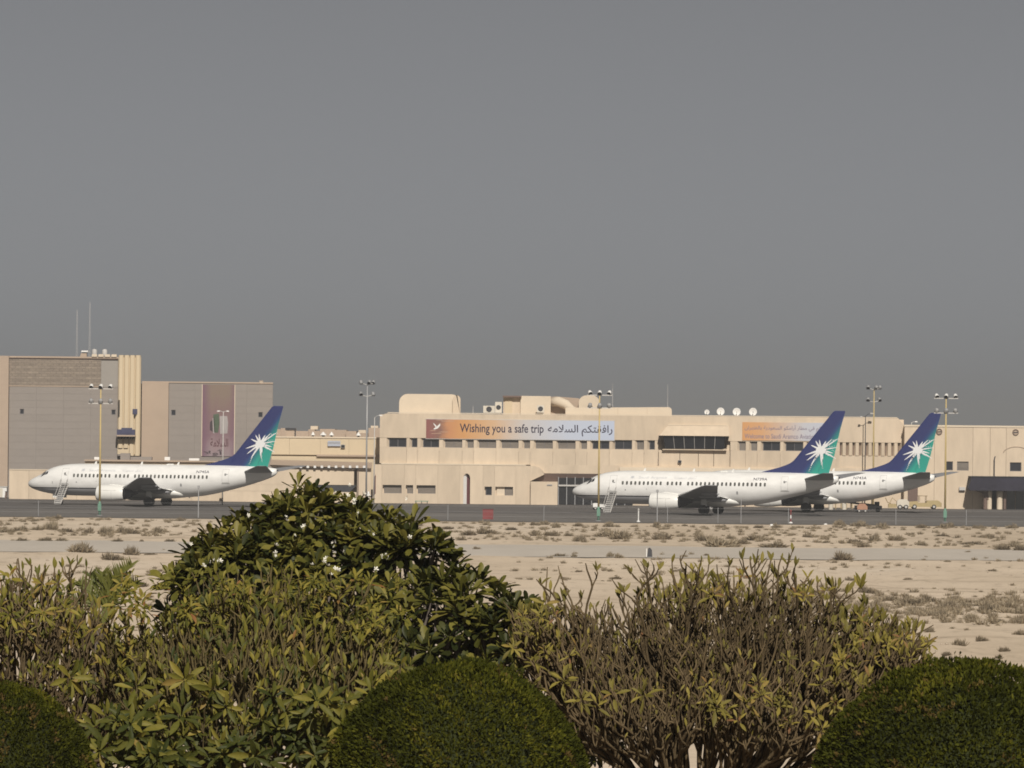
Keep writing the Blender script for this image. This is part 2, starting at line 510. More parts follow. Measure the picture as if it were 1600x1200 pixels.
# right end: deep vertical fins without glass
finL = TX(1312)
zf0 = TZ(712, 1350)
b = MB(); b.box(finL, xR, TD+.2, TD+.6, zcourse, zf0); b.build('wall_panel', M['cream'], term)
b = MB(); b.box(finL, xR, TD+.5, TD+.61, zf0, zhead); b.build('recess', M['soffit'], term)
k = 0
while True:
    a = TX(1314 + k*10.1)
    if a > xR-.5: break
    b = MB()
    b.add([(a+.22, TD, zhead), (a+.62, TD, zhead), (a+.75, TD+.5, zhead), (a+.02, TD+.5, zhead),
           (a+.22, TD+.1, zf0), (a+.62, TD+.1, zf0), (a+.75, TD+.5, zf0), (a+.02, TD+.5, zf0)],
          [(0,1,5,4),(1,2,6,5),(2,3,7,6),(3,0,4,7),(4,5,6,7)])
    b.build('sunshade_fin', M['cream'], term); k += 1

# control-room bay with a sloping hood
hx0, hx1 = TX(1029), TX(1139); bx0, bx1 = TX(1036), TX(1134)
zh0 = TZ(681, 1085); zh1 = TZ(665, 1085); zb0 = TZ(702, 1085)
hd = MB()
hd.add([(hx0, TD-1.5, zh0), (hx1, TD-1.5, zh0), (TX(1138), TD-.3, zh1), (TX(1043), TD-.3, zh1),
        (hx0, TD+.6, zh0), (hx1, TD+.6, zh0), (TX(1138), TD+.6, zh1), (TX(1043), TD+.6, zh1)],
       [(0,1,2,3),(4,7,6,5),(0,4,5,1),(3,2,6,7),(0,3,7,4),(1,5,6,2)])
hd.build('window_hood', M['cream'], term)
b = MB(); b.box(TX(1043), TX(1137), TD-.36, TD+.1, zh1+.005, zh1+.12); b.build('hood_trim', M['cream_light'], term)
# slanted glazing below the hood
gz_ = MB(); n = 6
bay = MB()
bay.add([(hx0+.05, TD-1.35, zh0-.01), (bx0, TD-.35, zb0), (bx1, TD-.35, zb0), (hx1-.05, TD-1.35, zh0-.01),
         (hx0+.05, TD+.6, zh0-.01), (bx0, TD+.6, zb0), (bx1, TD+.6, zb0), (hx1-.05, TD+.6, zh0-.01)],
        [(0,1,5,4),(3,7,6,2),(1,2,6,5)])
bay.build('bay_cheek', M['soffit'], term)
for i in range(n):
    f0, f1 = i/n, (i+1)/n
    q = MB()
    lerp = lambda a, c, t: a+(c-a)*t
    t0 = (lerp(hx0+.5, hx1-.5, f0)+.05, TD-1.2, zh0-.02); t1 = (lerp(hx0+.5, hx1-.5, f1)-.05, TD-1.2, zh0-.02)
    u0 = (lerp(bx0+.2, bx1-.2, f0)+.05, TD-.33, zb0+.06); u1 = (lerp(bx0+.2, bx1-.2, f1)-.05, TD-.33, zb0+.06)
    q.quad(u0, u1, t1, t0); q.add([(p[0], p[1]+.05, p[2]) for p in (u0, u1, t1, t0)], [(3,2,1,0)])
    q.build('bay_pane', M['glass'], term)
    if i:
        q = MB(); q.tube([(u0[0]-.05, u0[1]-.03, u0[2]), (t0[0]-.05, t0[1]-.03, t0[2])], .045, 4); q.build('mullion', M['palegrey'], term)
b = MB(); b.box(bx0-.1, bx1+.1, TD-.42, TD+.6, zb0-.12, zb0); b.build('bay_sill', M['cream'], term)
for i, (a, c) in enumerate([(1029, 1062), (1062.4, 1091), (1091.4, 1115), (1115.4, 1140.5)]):
    b = MB(); b.box(TX(a)+.02, TX(c)-.02, TD+.16+.015*i, TD+.6, zcourse, zb0-.125); b.build('wall_panel', M['cream'], term)
b = MB(); b.prism([(TX(1025.3), TZ(729,1027)), (TX(1029), TZ(729,1027)), (TX(1029), TZ(715,1027)), (TX(1026), TZ(721,1027))], TD+.05, TD+.3); b.build('dark_slot', M['soffit'], term)  # dark piece in place of a narrow recess, its shade put into the colour

# string course and the projecting lower storey
lx0, lx1 = TX(583), TX(866)
b = MB(); b.box(TX(596), TX(822), TD-.55, TD+.25, zcourse-.14, zcourse+.03); b.build('string_course', M['cream_light'], term)  # paler than the wall: sunlight on the ledge top put into its colour
low = MB()
def wall_open(mb, x0, x1, z0, z1, y0, y1, holes):
    """a wall slab with rectangular openings (sorted by x)"""
    x = x0
    for (a, c, e, g) in holes:
        if a > x: mb.box(x, a, y0, y1, z0, z1)
        if e > z0: mb.box(a, c, y0, y1, z0, e)
        if g < z1: mb.box(a, c, y0, y1, g, z1)
        x = c
    if x < x1: mb.box(x, x1, y0, y1, z0, z1)
zl0, zl1 = TZ(771, 650), TZ(758, 650); za0, za1 = 0.0, TZ(740, 730)
zq0, zq1 = TZ(774, 785), TZ(760.5, 785)
holes = [(TX(602)-.3, TX(628), zl0, zl1), (TX(637)-.2, TX(646), zl0, zl1), (TX(655)-.3, TX(681), zl0, zl1), (TX(724.5), TX(735), za0, za1),
         (TX(760)-.2, TX(769), zq0, zq1), (TX(778)-.3, TX(802), zq0, zq1)]
panels = [lx0, TX(597), TX(632), TX(650), TX(684.5), TX(719), TX(755), TX(773), TX(806), TX(829)]
zt = zcourse-.145
for i in range(len(panels)-1):
    pb = MB(); a, c = panels[i]+.008, panels[i+1]-.008
    hh = [h for h in holes if h[0] >= a-.05 and h[1] <= c+.05]
    wall_open(pb, a, c, 0, zt, TD-.5+rnd.uniform(-.012, .012), TD+.1, hh)
    pb.build('wall_panel', M['cream'], term)
b = MB(); b.box(lx0+.02, TX(829), TD+.11, TD+.6, 0, zt)
b.build('lower_wall', M['cream'], term)
for (a, c, e, g) in [holes[0], holes[1], holes[2]]:
    pane(a+.2, c-.02, e, g-.02, TD-.05, 1, term, False)
pane(holes[4][0]+.15, holes[4][1]-.02, zq0, zq1-.02, TD-.05, 0, term, False)
hm = (holes[5][0]+holes[5][1])/2+.1
pane(hm, holes[5][1]-.02, zq0, zq1-.02, TD-.05, 1, term, False)
b = MB(); b.box(holes[5][0]+.2, hm-.03, TD-.1, TD+.05, zq0, zq1); b.build('shutter', M['cream_light'], term)
# arched doorway
ax0, ax1 = holes[3][0], holes[3][1]
b = MB(); b.box(ax0+.45, ax1, TD+.04, TD+.1, 0, za1-.02); b.build('door', M['darkred'], term)
b = MB(); b.add([(ax0, TD-.5, 0), (ax0+.45, TD+.05, 0), (ax0+.45, TD+.05, za1), (ax0, TD-.5, za1)], [(0,1,2,3)]); b.build('door_reveal', M['white'], term)  # white against the cream wall: the sunlit jamb put into its colour
for sgn, xx in ((1, ax0), (-1, ax1)):
    b = MB(); q = .32
    b.prism([(xx, za1), (xx+sgn*q, za1), (xx+sgn*.1, za1-.22), (xx, za1-.55)], TD-.5, TD+.03); b.build('arch_corner', M['cream'], term)
# rounded shoulder of the lower storey
b = MB(); sx0, sx1 = TX(829), TX(866)
b.prism([(sx0, TZ(752, 850)), (sx0, zt)] + [(sx0+.3+1.6*math.sin(t), zt-1.4*(1-math.cos(t))) for t in (.2, .6, 1.0, 1.4)] + [(sx0+1.9, TZ(741, 850)), (sx1, TZ(741, 850))][:1], TD-.5, TD+.5)
b.build('shoulder', M['cream'], term)
# recessed entrance with sloping brown soffit, glazed screen and a cream kiosk
ex1 = TX(1165); zE = TZ(740, 900)
b = MB(); b.box(TX(829), xR, TD+.0, TD+.6, zE, zcourse-.002); b.build('entrance_beam', M['cream'], term)
b = MB(); b.box(TX(968), TX(1210), TD-.6, TD-.01, zE-.25, TZ(731, 1085)); b.build('ledge', M['cream_light'], term)
rec = MB()
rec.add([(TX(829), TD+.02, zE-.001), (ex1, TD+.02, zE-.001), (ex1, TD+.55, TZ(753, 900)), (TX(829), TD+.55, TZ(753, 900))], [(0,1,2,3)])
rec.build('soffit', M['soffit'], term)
b = MB(); b.box(TX(829.5), TX(871.5), TD-1.2, TD+.6, 0, TZ(752.5, 850)); b.build('kiosk', M['cream'], term)
b = MB(); b.box(TX(855), TX(863), TD-1.3, TD-1.205, TZ(758.5, 858), TZ(756.8, 858)); b.build('kiosk_lamp', M['grey'], term)
for i in range(9):
    a = TX(873+i*13); c = TX(873+(i+1)*13)
    for z0_, z1_ in ((.05, TZ(760, 900)), (TZ(757.5, 900), zE-.3)):
        b = MB(); b.box(a+.05, c-.05, TD+.3, TD+.34, z0_, z1_); b.build('pane', M['dark'], term)
    b = MB(); b.box(a-.05, a+.05, TD+.24, TD+.36, .03, zE-.3); b.build('mullion', M['grey'], term)
b = MB(); b.box(TX(873), TX(873+117), TD+.1, TD+.3, TZ(760, 900), TZ(757.5, 900)); b.build('transom', M['palegrey'], term)
b = MB(); b.box(ex1, xR, TD+.02, TD+.6, 0, zE-.003); b.build('wall_panel', M['cream'], term)

# roof: barrel vaulted block, plant room and long rounded upstand
def rounded(x0, x1, z0, z1, r, k=6):
    return [(x0, z0)] + [(x0+r-r*math.cos(t*math.pi/2/k), z1-r+r*math.sin(t*math.pi/2/k)) for t in range(k+1)] + \
           [(x1-r+r*math.sin(t*math.pi/2/k), z1-r+r*math.cos(t*math.pi/2/k)) for t in range(k+1)] + [(x1, z0)]
zr = zroof - .2
b = MB(); b.prism(rounded(TX(622), TX(717.5), zr, TZ(615.5, 670), 1.15), TD+4, TD+14); b.build('roof_vault', M['cream_light'], term)
b = MB(); b.prism(rounded(TX(706), TX(718.3), zr, TZ(617, 712), .6), TD+3.6, TD+3.98); b.build('vault_rib', M['cream'], term)
b = MB(); b.box(TX(785.5), TX(813), TD+5, TD+12, zr, TZ(620.5, 800)); b.build('plant_room', M['cream'], term)
b = MB(); b.box(TX(784.5), TX(814), TD+4.2, TD+12.1, TZ(620.4, 800), TZ(618, 800)); b.build('plant_roof', M['soffit'], term)
b = MB(); b.box(TX(788), TX(799.5), TD+4.9, TD+4.99, zr, TZ(624, 800)); b.build('plant_door', M['yellow_cream'], term)
b = MB(); b.box(TX(812)+.05, TX(860), TD+4.6, TD+12, zr, TZ(618.5, 835)); b.build('stair_block', M['cream_light'], term)
b = MB(); b.prism([(TX(860)+.02, zr), (TX(860)+.02, TZ(620, 870)), (TX(868), TZ(619, 870)), (TX(905), TZ(622, 890)), (TX(905), zr)], TD+6, TD+12); b.build('penthouse', M['pink_cream'], term)
# bent air duct
b = MB(); b.tube([(TX(862), TD+5.3, TZ(628, 870)), (TX(872), TD+5.0, TZ(627, 870)), (TX(884), TD+4.6, TZ(632, 880)), (TX(893), TD+4.4, TZ(640, 890)), (TX(902), TD+4.4, TZ(644, 900))], [.62, .68, .66, .55, .45], 10)
b.build('air_duct', M['cream_light'], term, smooth=True)
b = MB(); b.prism(rounded(TX(904), TX(937), zr, TZ(617.5, 920), 1.0), TD+5, TD+9); b.build('roof_hump', M['cream_light'], term)
b = MB(); b.prism([(TX(883), zr)] + [(TX(883), TZ(637, 890))] + [(TX(1044)+.4*math.sin(t)*1.2, TZ(636, 1040)-.5*(1-math.cos(t))) for t in (0,.4,.8,1.2,1.57)] + [(TX(1049.5), zr)], TD+2, TD+3); b.build('roof_upstand', M['cream_light'], term)
for pxx in (925, 965, 1011):
    b = MB(); b.box(TX(pxx)-.03, TX(pxx)+.03, TD+1.96, TD+2, zr, TZ(637.5, 965)); b.build('upstand_joint', M['cream'], term)

# ---- banners: thin framed sheets hung on the parapet
def banner_material(name, stops, cloud):
    m = bpy.data.materials.new(name); m.use_nodes = True
    n, l = m.node_tree.nodes, m.node_tree.links
    b = n['Principled BSDF']; b.inputs['Roughness'].default_value = 0.75; b.inputs['Specular IOR Level'].default_value = 0.2
    tc = n.new('ShaderNodeTexCoord'); sx = n.new('ShaderNodeSeparateXYZ'); l.new(tc.outputs['Generated'], sx.inputs[0])
    mp = n.new('ShaderNodeMapping'); mp.inputs['Scale'].default_value = (9, 1, 1.6); l.new(tc.outputs['Generated'], mp.inputs['Vector'])
    nz = n.new('ShaderNodeTexNoise'); nz.inputs['Scale'].default_value = 2.2; nz.inputs['Detail'].default_value = 4; l.new(mp.outputs[0], nz.inputs['Vector'])
    ma = n.new('ShaderNodeMath'); ma.operation = 'MULTIPLY_ADD'; ma.inputs[1].default_value = cloud; l.new(nz.outputs['Fac'], ma.inputs[0])
    l.new(sx.outputs['X'], ma.inputs[2])
    sb = n.new('ShaderNodeMath'); sb.operation = 'SUBTRACT'; sb.inputs[1].default_value = cloud*.5; l.new(ma.outputs[0], sb.inputs[0])
    cr_ = n.new('ShaderNodeValToRGB'); e = cr_.color_ramp.elements
    e[0].position, e[0].color = stops[0][0], (*stops[0][1], 1)
    e[1].position, e[1].color = stops[-1][0], (*stops[-1][1], 1)
    for p, c in stops[1:-1]:
        x = e.new(p); x.color = (*c, 1)
    l.new(sb.outputs[0], cr_.inputs['Fac']); l.new(cr_.outputs['Color'], b.inputs['Base Color'])
    return m
M['banner'] = banner_material('sunset_banner', [(0, (.26,.10,.09)), (.07, (.24,.13,.10)), (.12, (.52,.25,.12)), (.20, (.58,.30,.12)), (.36, (.60,.40,.24)), (.52, (.53,.50,.48)), (.75, (.49,.53,.62)), (1, (.47,.52,.63))], .06)
M['banner_faded'] = banner_material('faded_banner', [(0, (.60,.31,.13)), (.2, (.60,.34,.17)), (.45, (.55,.43,.35)), (.65, (.50,.50,.53)), (1, (.46,.50,.60))], .10)
bz0, bz1 = TZ(685, 665), TZ(655, 665)
bn = thing('banner', 'long sunset orange to pale blue banner reading Wishing you a safe trip on the terminal', 'banner', (TX(665.5), TD-.06, bz0))
b = MB(); b.box(TX(665.5), TX(959.5), TD-.13, TD-.07, bz0, bz1); b.build('sheet', M['banner'], bn)
b = MB()
b.box(TX(665.5)-.08, TX(959.5)+.08, TD-.12, TD-.055, bz1, bz1+.07); b.box(TX(665.5)-.08, TX(959.5)+.08, TD-.12, TD-.055, bz0-.07, bz0)
b.build('frame', M['palegrey'], bn)
o0 = bn.location
pf = lambda x, z: (x-o0.x, TD-.137-o0.y, z-o0.z)
zt_ = lambda py: TZ(py, 800)
text_on('lettering', 'Wishing you a safe trip', M['ink'], bn, pf, TX(718), TX(849), zt_(680.3), zt_(662.5), .012)
text_on('lettering', arabic('رافقتكم السلامه'), M['ink'], bn, pf, TX(855.5), TX(956.5), zt_(681), zt_(663), .012)
ap = MB()
ap.add([pf(TX(676.5), zt_(671.5)), pf(TX(681), zt_(668.5)), pf(TX(687.5), zt_(662.5)), pf(TX(687), zt_(666.5)), pf(TX(683.5), zt_(670.5)), pf(TX(679), zt_(672.3))], [(0,1,2,3,4,5)])
ap.add([pf(TX(680.5), zt_(669)), pf(TX(676), zt_(662)), pf(TX(678.5), zt_(663.5)), pf(TX(682.5), zt_(668))], [(0,1,2,3)])
ap.build('printed_aircraft', M['white'], bn, local=True)
st = MB()
for (a, c, y) in [(680,692,657.5),(688,710,659),(664+6,681,674),(672,690,678.5),(684,700,676)]:
    st.add([pf(TX(a), zt_(y+.5)), pf(TX(c), zt_(y+.2)), pf(TX(c-2), zt_(y-.6)), pf(TX(a+3), zt_(y-.3))], [(0,1,2,3)])
M['cloudprint'] = mat('printed_cloud', (.52,.34,.24), .8, .1, 1)
st.v = [(x, y+.003, z) for x, y, z in st.v]
st.build('printed_cloud', M['cloudprint'], bn, local=True)
cz0, cz1 = TZ(688, 1160), TZ(659.5, 1160)
b2 = thing('banner', 'shorter faded orange banner with two lines of pale lettering, right of the control room window', 'banner', (TX(1159.5), TD-.06, cz0))
b = MB(); b.box(TX(1159.5), TX(1309), TD-.13, TD-.07, cz0, cz1); b.build('sheet', M['banner_faded'], b2)
o1 = b2.location; pf2 = lambda x, z: (x-o1.x, TD-.137-o1.y, z-o1.z)
z2 = lambda py: TZ(py, 1220)
text_on('lettering', arabic('مرحبا بكم في مطار أرامكو السعودية بالظهران'), M['greyink'], b2, pf2, TX(1163), TX(1305), z2(674.5), z2(664), .012)
text_on('lettering', 'Welcome to Saudi Aramco Aviation Dhahran', M['greyink'], b2, pf2, TX(1163), TX(1303), z2(685.5), z2(678), .01)
SIGN_DONE = 1

# ---- things standing on or fixed to the terminal
def ac_unit(name, label, px0, px1, py0, py1, D, pxm, group=None):
    x0, x1 = W(px0, py1, D).x, W(px1, py1, D).x; z0, z1 = W(pxm, py1, D).z, W(pxm, py0, D).z
    t = thing(name, label, 'air conditioner', ((x0+x1)/2, D, z0), group)
    b = MB(); b.box(x0, x1, D, D+.9, z0+.12, z1); b.build('casing', M['roofwhite'], t)
    b = MB(); r = min(x1-x0, z1-z0)*.36; b.lathe([(r, -.02), (r*.85, -.05), (r*.2, -.03)], 12, 'y', ((x0+x1)/2, D-.0, (z0+z1)/2+.06)); b.build('fan_grille', M['darkgrey'], t)
    b = MB()
    for xx in (x0+.1, x1-.1):
        b.box(xx-.05, xx+.05, D+.1, D+.8, z0-.02, z0+.12)
    b.build('feet', M['grey'], t)
    return t
ac_unit('air_conditioner', 'low white air conditioning unit at the roof edge left of the brown plant room', 755, 773, 634, 646.5, TD+2.2, 765)
ac_unit('air_conditioner', 'upright white cooler standing against the brown plant room on the roof', 773.5, 784, 628, 646.5, TD+3.4, 779)
ac_unit('air_conditioner', 'grey air conditioner box on legs before the pale stair block', 839, 850, 633, 646, TD+2.5, 845)
def dish(label, px, py, r, D, up=.25):
    c = W(px, py, D); t = thing('satellite_dish', label, 'satellite dish', (c.x, c.y+.5, zr), 'satellite dishes along the terminal roof')
    b = MB(); b.lathe([(.02, .22*r), (r*.5, .16*r), (r*.85, .05*r), (r, -.03*r), (r*.99, .0), (r*.8, .1*r), (.02, .27*r)], 20, 'y', (0, -.5, c.z-zr)); b.build('reflector', M['white'], t, local=True, smooth=True)
    b = MB(); b.tube([(0, -.3, c.z-zr), (0, 0, c.z-zr-.1), (0, 0, 0)], .05, 6); b.build('mount', M['grey'], t, local=True)
    b = MB(); b.tube([(0, -.5, c.z-zr-r), (0, -.5-r*.8, c.z-zr-.05)], .025, 5); b.tube([(0, -.5-r*.8, c.z-zr-.1), (0, -.5-r*.8, c.z-zr+.05)], .06, 6); b.build('feed_arm', M['grey'], t, local=True)
    return t
dish('smallest satellite dish on the terminal roof, furthest from the tail fin', 1104.5, 644, .34, TD+3)
dish('cream stained satellite dish beside the smallest one', 1126, 643, .52, TD+3).children[0].data.materials[0] = M['roofwhite']
dish('grey satellite dish between the cream one and the white one', 1151, 643.5, .53, TD+3).children[0].data.materials[0] = M['palegrey']
dish('white satellite dish nearest the orange banner', 1176.5, 643.5, .53, TD+3)
def antenna(label, px, py0, py1, D, r=.035, cat='antenna'):
    a, c = W(px, py1, D), W(px, py0, D)
    t = thing('whip_antenna', label, cat, (a.x, a.y, a.z))
    b = MB(); b.tube([(0,0,0), (0,0,c.z-a.z)], [r, r*.5], 5); b.build('whip', M['palegrey'], t, local=True)
    b = MB(); b.lathe([(.12, 0), (.12, .25), (.06, .3)], 8); b.build('base', M['grey'], t, local=True)
    return t
antenna('thin whip antenna behind the lamp mast in front of the safe trip banner', 957, 598, 636, TD+6)
antenna('thin whip antenna at the rounded end of the roof upstand', 1043, 600, 637, TD+6)
antenna('short white stub mast on the roof between vault and cooler', 739, 634, 647, TD+2, .05)
def wall_fitting(name, label, cat, px, py, D, s=.28):
    c = W(px, py, D); t = thing(name, label, cat, c)
    b = MB(); b.box(-s*.6, s*.6, -.35, -.05, -s*.5, s*.4); b.build('housing', M['grey'], t, local=True)
    b = MB(); b.box(-s*.5, s*.5, -.38, -.352, -s*.4, s*.3); b.build('lens', M['dark'], t, local=True)
    b = MB(); b.box(-.05, .05, -.06, .22, s*.4, s*.55); b.build('bracket', M['grey'], t, local=True)
    return t
wall_fitting('floodlight', 'small black and white floodlight on the wall under the control room window', 'floodlight', 1062, 721, TD+.15, .4)

# ---------------------------------------------------------------- RIGHT HALL
RD = 848.0
rx0, rx1 = W(1413, 700, RD).x, W(1760, 700, RD).x
def RX(px): return W(px, 715, RD).x
def RZ(py, px=1500): return W(px, py, RD).z
zrt = RZ(664.5, 1500)
hall = thing('hall', 'plain cream hall with round vents and a dark entrance canopy', 'building', (rx0, RD, 0))
RP = [rx0, RX(1460), RX(1520), RX(1547), RX(1572), RX(1640), rx1]
wins = [(RX(1477), RX(1489), RZ(735,1485), RZ(721,1485)), (RX(1495.5), RX(1513.5), RZ(735.2,1505), RZ(721.2,1505)), (RX(1578), RX(1596), RZ(736.5,1587), RZ(722.5,1587))]
for i in range(len(RP)-1):
    b = MB(); hh = [h for h in wins if h[0] >= RP[i] and h[1] <= RP[i+1]]
    wall_open(b, RP[i]+.015, RP[i+1]-.015, 0, zrt-.25, RD+rnd.uniform(-.02,.02), RD+.4, hh)
    b.build('wall_panel', M['cream'], hall)
b = MB(); b.box(rx0, rx1, RD+.41, RD+24, 0, zrt-.1); b.build('wall', M['cream'], hall)
b = MB(); b.box(rx0-.05, rx1, RD-.08, RD+.5, zrt-.24, zrt); b.build('coping', M['cream_light'], hall)
for i, (a, c, e, g) in enumerate(wins):
    pane(a, c, e, g, RD+.2, i == 1, hall, False)
for pxx, pyy in ((1467, 674.5), (1586.5, 675.5)):
    b = MB(); b.lathe([(.30, -.02), (.42, -.02), (.42, -.12), (.30, -.12), (.30, -.02)], 20, 'y', (RX(pxx), RD, RZ(pyy, pxx)), cap=False)
    vt = b.build('round_vent', M['soffit'], hall)
    b = MB(); b.lathe([(.26, -.03), (.02, -.06)], 16, 'y', (RX(pxx), RD, RZ(pyy, pxx))); b.build('vent_disc', M['pink_cream'], vt)
    b = MB(); b.box(RX(pxx)-.27, RX(pxx)+.27, RD-.1, RD-.065, RZ(pyy, pxx)-.05, RZ(pyy, pxx)+.05); b.build('vent_bar', M['darkgrey'], vt)
# blind arch moulding
b = MB(); ca = (RX(1588), RZ(707, 1588)); ring = []
for t in range(13):
    a = math.pi*(.06+.88*t/12); ring.append((ca[0]-1.75*math.cos(a), RD-.03, ca[1]+.95*math.sin(a)-.2))
b.tube(ring, .06, 5); b.build('arch_moulding', M['pink_cream'], hall)
# canopy with dark fascia, columns and dark doors
KX0, KX1 = RX(1512), rx1
zc0, zc1 = RZ(766.5, 1560), RZ(745.5, 1560)
b = MB(); b.prism([(KX0-.15, zc0+.35), (KX0+.35, zc1), (KX1, zc1), (KX1, zc0), (KX0+.2, zc0)], RD-3.2, RD-.03); b.build('canopy_fascia', M['navy'], hall)
b = MB(); b.box(KX0+.1, KX1, RD-3.3, RD-.03, zc1+.004, zc1+.12); b.build('canopy_top', M['darkgrey'], hall)
b = MB(); b.prism([(KX0+.9, zc0-.003), (RX(1544), zc0-.003), (RX(1544), zc0-1.3), (RX(1538), zc0-.9), (RX(1534), zc0-.35)], RD-2.0, RD-.04); b.build('canopy_bracket', M['soffit'], hall)
for pxx, w in ((1538.5, .28), (1545, .36), (1561, .42), (1569, .2)):
    b = MB(); b.lathe([(w, 0), (w*.92, .15), (w*.92, zc0-.6), (w, zc0-.45), (w, zc0-.004)], 14, 'z', (RX(pxx), RD-1.7, 0)); b.build('column', M['cream_light'] if w > .3 else M['soffit'], hall, smooth=True)
b = MB(); b.box(RX(1549), RX(1557), RD-.15, RD-.03, 0, zc0-.005); b.build('door', M['dark'], hall)
for i in range(6):
    b = MB(); b.box(RX(1573+i*14)+.05, RX(1573+(i+1)*14)-.05, RD-.15, RD-.03, 0, zc0-.005); b.build('door', M['glass'], hall)
# tall dark brown panel with a pale strip above, behind the last tail
b = MB(); b.box(RX(1419), RX(1434.5), RD-.1, RD-.03, .3, RZ(752, 1427)); b.build('dark_wall_panel', M['soffit'], hall)
b = MB(); b.box(RX(1418), RX(1435.5), RD-.18, RD-.022, RZ(752, 1427), RZ(751, 1427)); b.build('panel_lintel', M['cream_light'], hall)
t = thing('drain_pipe', 'dark vent pipe rising from the dark entrance canopy', 'pipe', (RX(1553.5), RD-.3, zc1+.12))
h_ = RZ(713, 1553)-zc1-.12
b = MB(); b.tube([(0,0,0), (0,0,h_-.3), (.12,0,h_)], .07, 6); b.build('pipe', M['darkgrey'], t, local=True)
b = MB(); b.tube([(0,-.05,h_*.55), (0,.28,h_*.55)], .03, 5); b.build('clamp', M['grey'], t, local=True)
t = thing('lamp_box', 'pale lamp box on the wall left of the dark entrance canopy', 'wall lamp', W(1504, 766, RD-.3))
b = MB(); b.box(-.45, .35, -.1, .3, 0, .42); b.build('housing', M['palegrey'], t, local=True)
b = MB(); b.box(-.4, .3, -.08, .25, -.05, -.002); b.build('lens', M['darkgrey'], t, local=True)
# dark dome beyond the hall
dc = W(1652, 684, 905)
t = thing('radome', 'dark grey domed roof rising behind the far corner of the hall', 'dome', (dc.x, dc.y, 0))
b = MB(); R_ = 6.2
b.lathe([(R_*math.cos(a), dc.z-2.5+R_*.85*math.sin(a)) for a in [0,.2,.4,.6,.8,1.0,1.2,1.4,1.55]], 28); b.build('shell', M['grey'], t, local=True, smooth=True)
b = MB(); b.lathe([(R_+.15, 0), (R_+.15, dc.z-2.52)], 28); b.build('drum', M['cream'], t, local=True)

# ---------------------------------------------------------------- LOW LINK BUILDING between the left complex and the terminal
LD = 855.0
def LX(px): return W(px, 720, LD).x
def LZ(py, px=520): return W(px, py, LD).z
link = thing('low_building', 'low yellowish flat roofed building between the tail fin and the terminal', 'building', (LX(424), LD, 0))
zk = LZ(682.5)
RPx = [424, 452, 500, 545, 597]
for i in range(4):
    b = MB(); b.box(LX(RPx[i])+.01, LX(RPx[i+1])-.01, LD+rnd.uniform(-.02,.02), LD+.5, LZ(711), zk-.2); b.build('wall_panel', M['yellow_cream'], link)
b = MB(); b.box(LX(424), LX(597), LD+.51, LD+20, 0, zk-.1); b.build('wall', M['yellow_cream'], link)
b = MB(); b.box(LX(424), LX(597), LD-.12, LD+.6, zk-.19, zk); b.build('coping', M['cream_light'], link)
b = MB(); b.box(LX(495), LX(597), LD-.5, LD+.5, LZ(713.2), LZ(710.3)); b.build('ledge', M['pink_cream'], link)
b = MB(); b.box(LX(424), LX(597), LD-.1, LD+.5, 0, LZ(713.4)); b.build('lower_wall', M['yellow_cream'], link)
# lean-to shed roof in front with scalloped edge
b = MB()
b.add([(LX(424), LD-6, LZ(727)), (LX(582), LD-6, LZ(731)), (LX(582), LD-.55, LZ(722)), (LX(424), LD-.55, LZ(719))], [(0,1,2,3)])
b.add([(LX(424), LD-6, LZ(727)-.16), (LX(582), LD-6, LZ(731)-.16), (LX(582), LD-.55, LZ(722)-.16), (LX(424), LD-.55, LZ(719)-.16)], [(3,2,1,0)])
b.build('shed_roof', M['pink_cream'], link)
for i in range(10):
    px_ = 470+i*11; c = W(px_, 730, LD-6.1)
    b = MB(); b.box(c.x-.16, c.x+.16, LD-6.2, LD-6.02, c.z-.1, c.z+.2); b.build('eave_block', M['white'], link)
b = MB(); b.box(LX(352), LX(555), LD-5.6, LD-5.2, LZ(757), LZ(731.5)-.05); b.build('shed_fascia', M['cream'], link)
b = MB(); b.box(LX(560), LX(581.5), LD-5.6, LD-5.2, 0, LZ(732)); b.build('shed_wall', M['cream'], link)
b = MB(); b.prism([(LX(478), LZ(757)-.003), (LX(559), LZ(757)-.003), (LX(549), LZ(768)), (LX(480), LZ(768))], LD-5.5, LD-5.3); b.build('shed_opening', M['darkgrey'], link)
b = MB(); b.box(LX(352), LX(478)-.01, LD-5.58, LD-5.22, LZ(768), LZ(757)-.002); b.build('shed_wall', M['cream'], link)
b = MB(); b.box(LX(352), LX(559), LD-5.55, LD-5.25, 0, LZ(768)-.003); b.build('shed_wall', M['cream'], link)
b = MB(); b.box(LX(561), LX(562.2), LD-5.8, LD-5.65, 0, LZ(733, 560)); b.build('down_pipe', M['soffit'], link)
b = MB(); b.prism([(TX(583.5), TZ(774,585)), (TX(587.5), TZ(771,585)), (TX(587.5), TZ(741,585)), (TX(584.5), TZ(748,585))], TD-.58, TD-.53); b.build('side_door', M['darkred'], term)
c = W(522, 693, LD-.25)
t = thing('wall_sign', 'pale blue sign board high on the yellowish low building', 'sign', c)
b = MB(); b.box(-.85, .85, -.05, .05, -.35, .35); b.build('board', M['signblue'], t, local=True)
b = MB(); b.box(-.8, .8, -.07, -.052, .12, .2); b.box(-.8, .8, -.07, -.052, -.04, .04); b.build('stripe', M['grey'], t, local=True)
b = MB(); b.box(-.7, -.6, .051, .24, -.05, .05); b.box(.6, .7, .051, .24, -.05, .05); b.build('bracket', M['grey'], t, local=True)
wall_fitting('wall_speaker', 'round dark fitting beside the pale blue wall sign', 'wall fitting', 536, 697, LD, .45)
wall_fitting('floodlight', 'small dark floodlight low on the yellowish building near the tail fin', 'floodlight', 492, 722, LD-.3, .4)
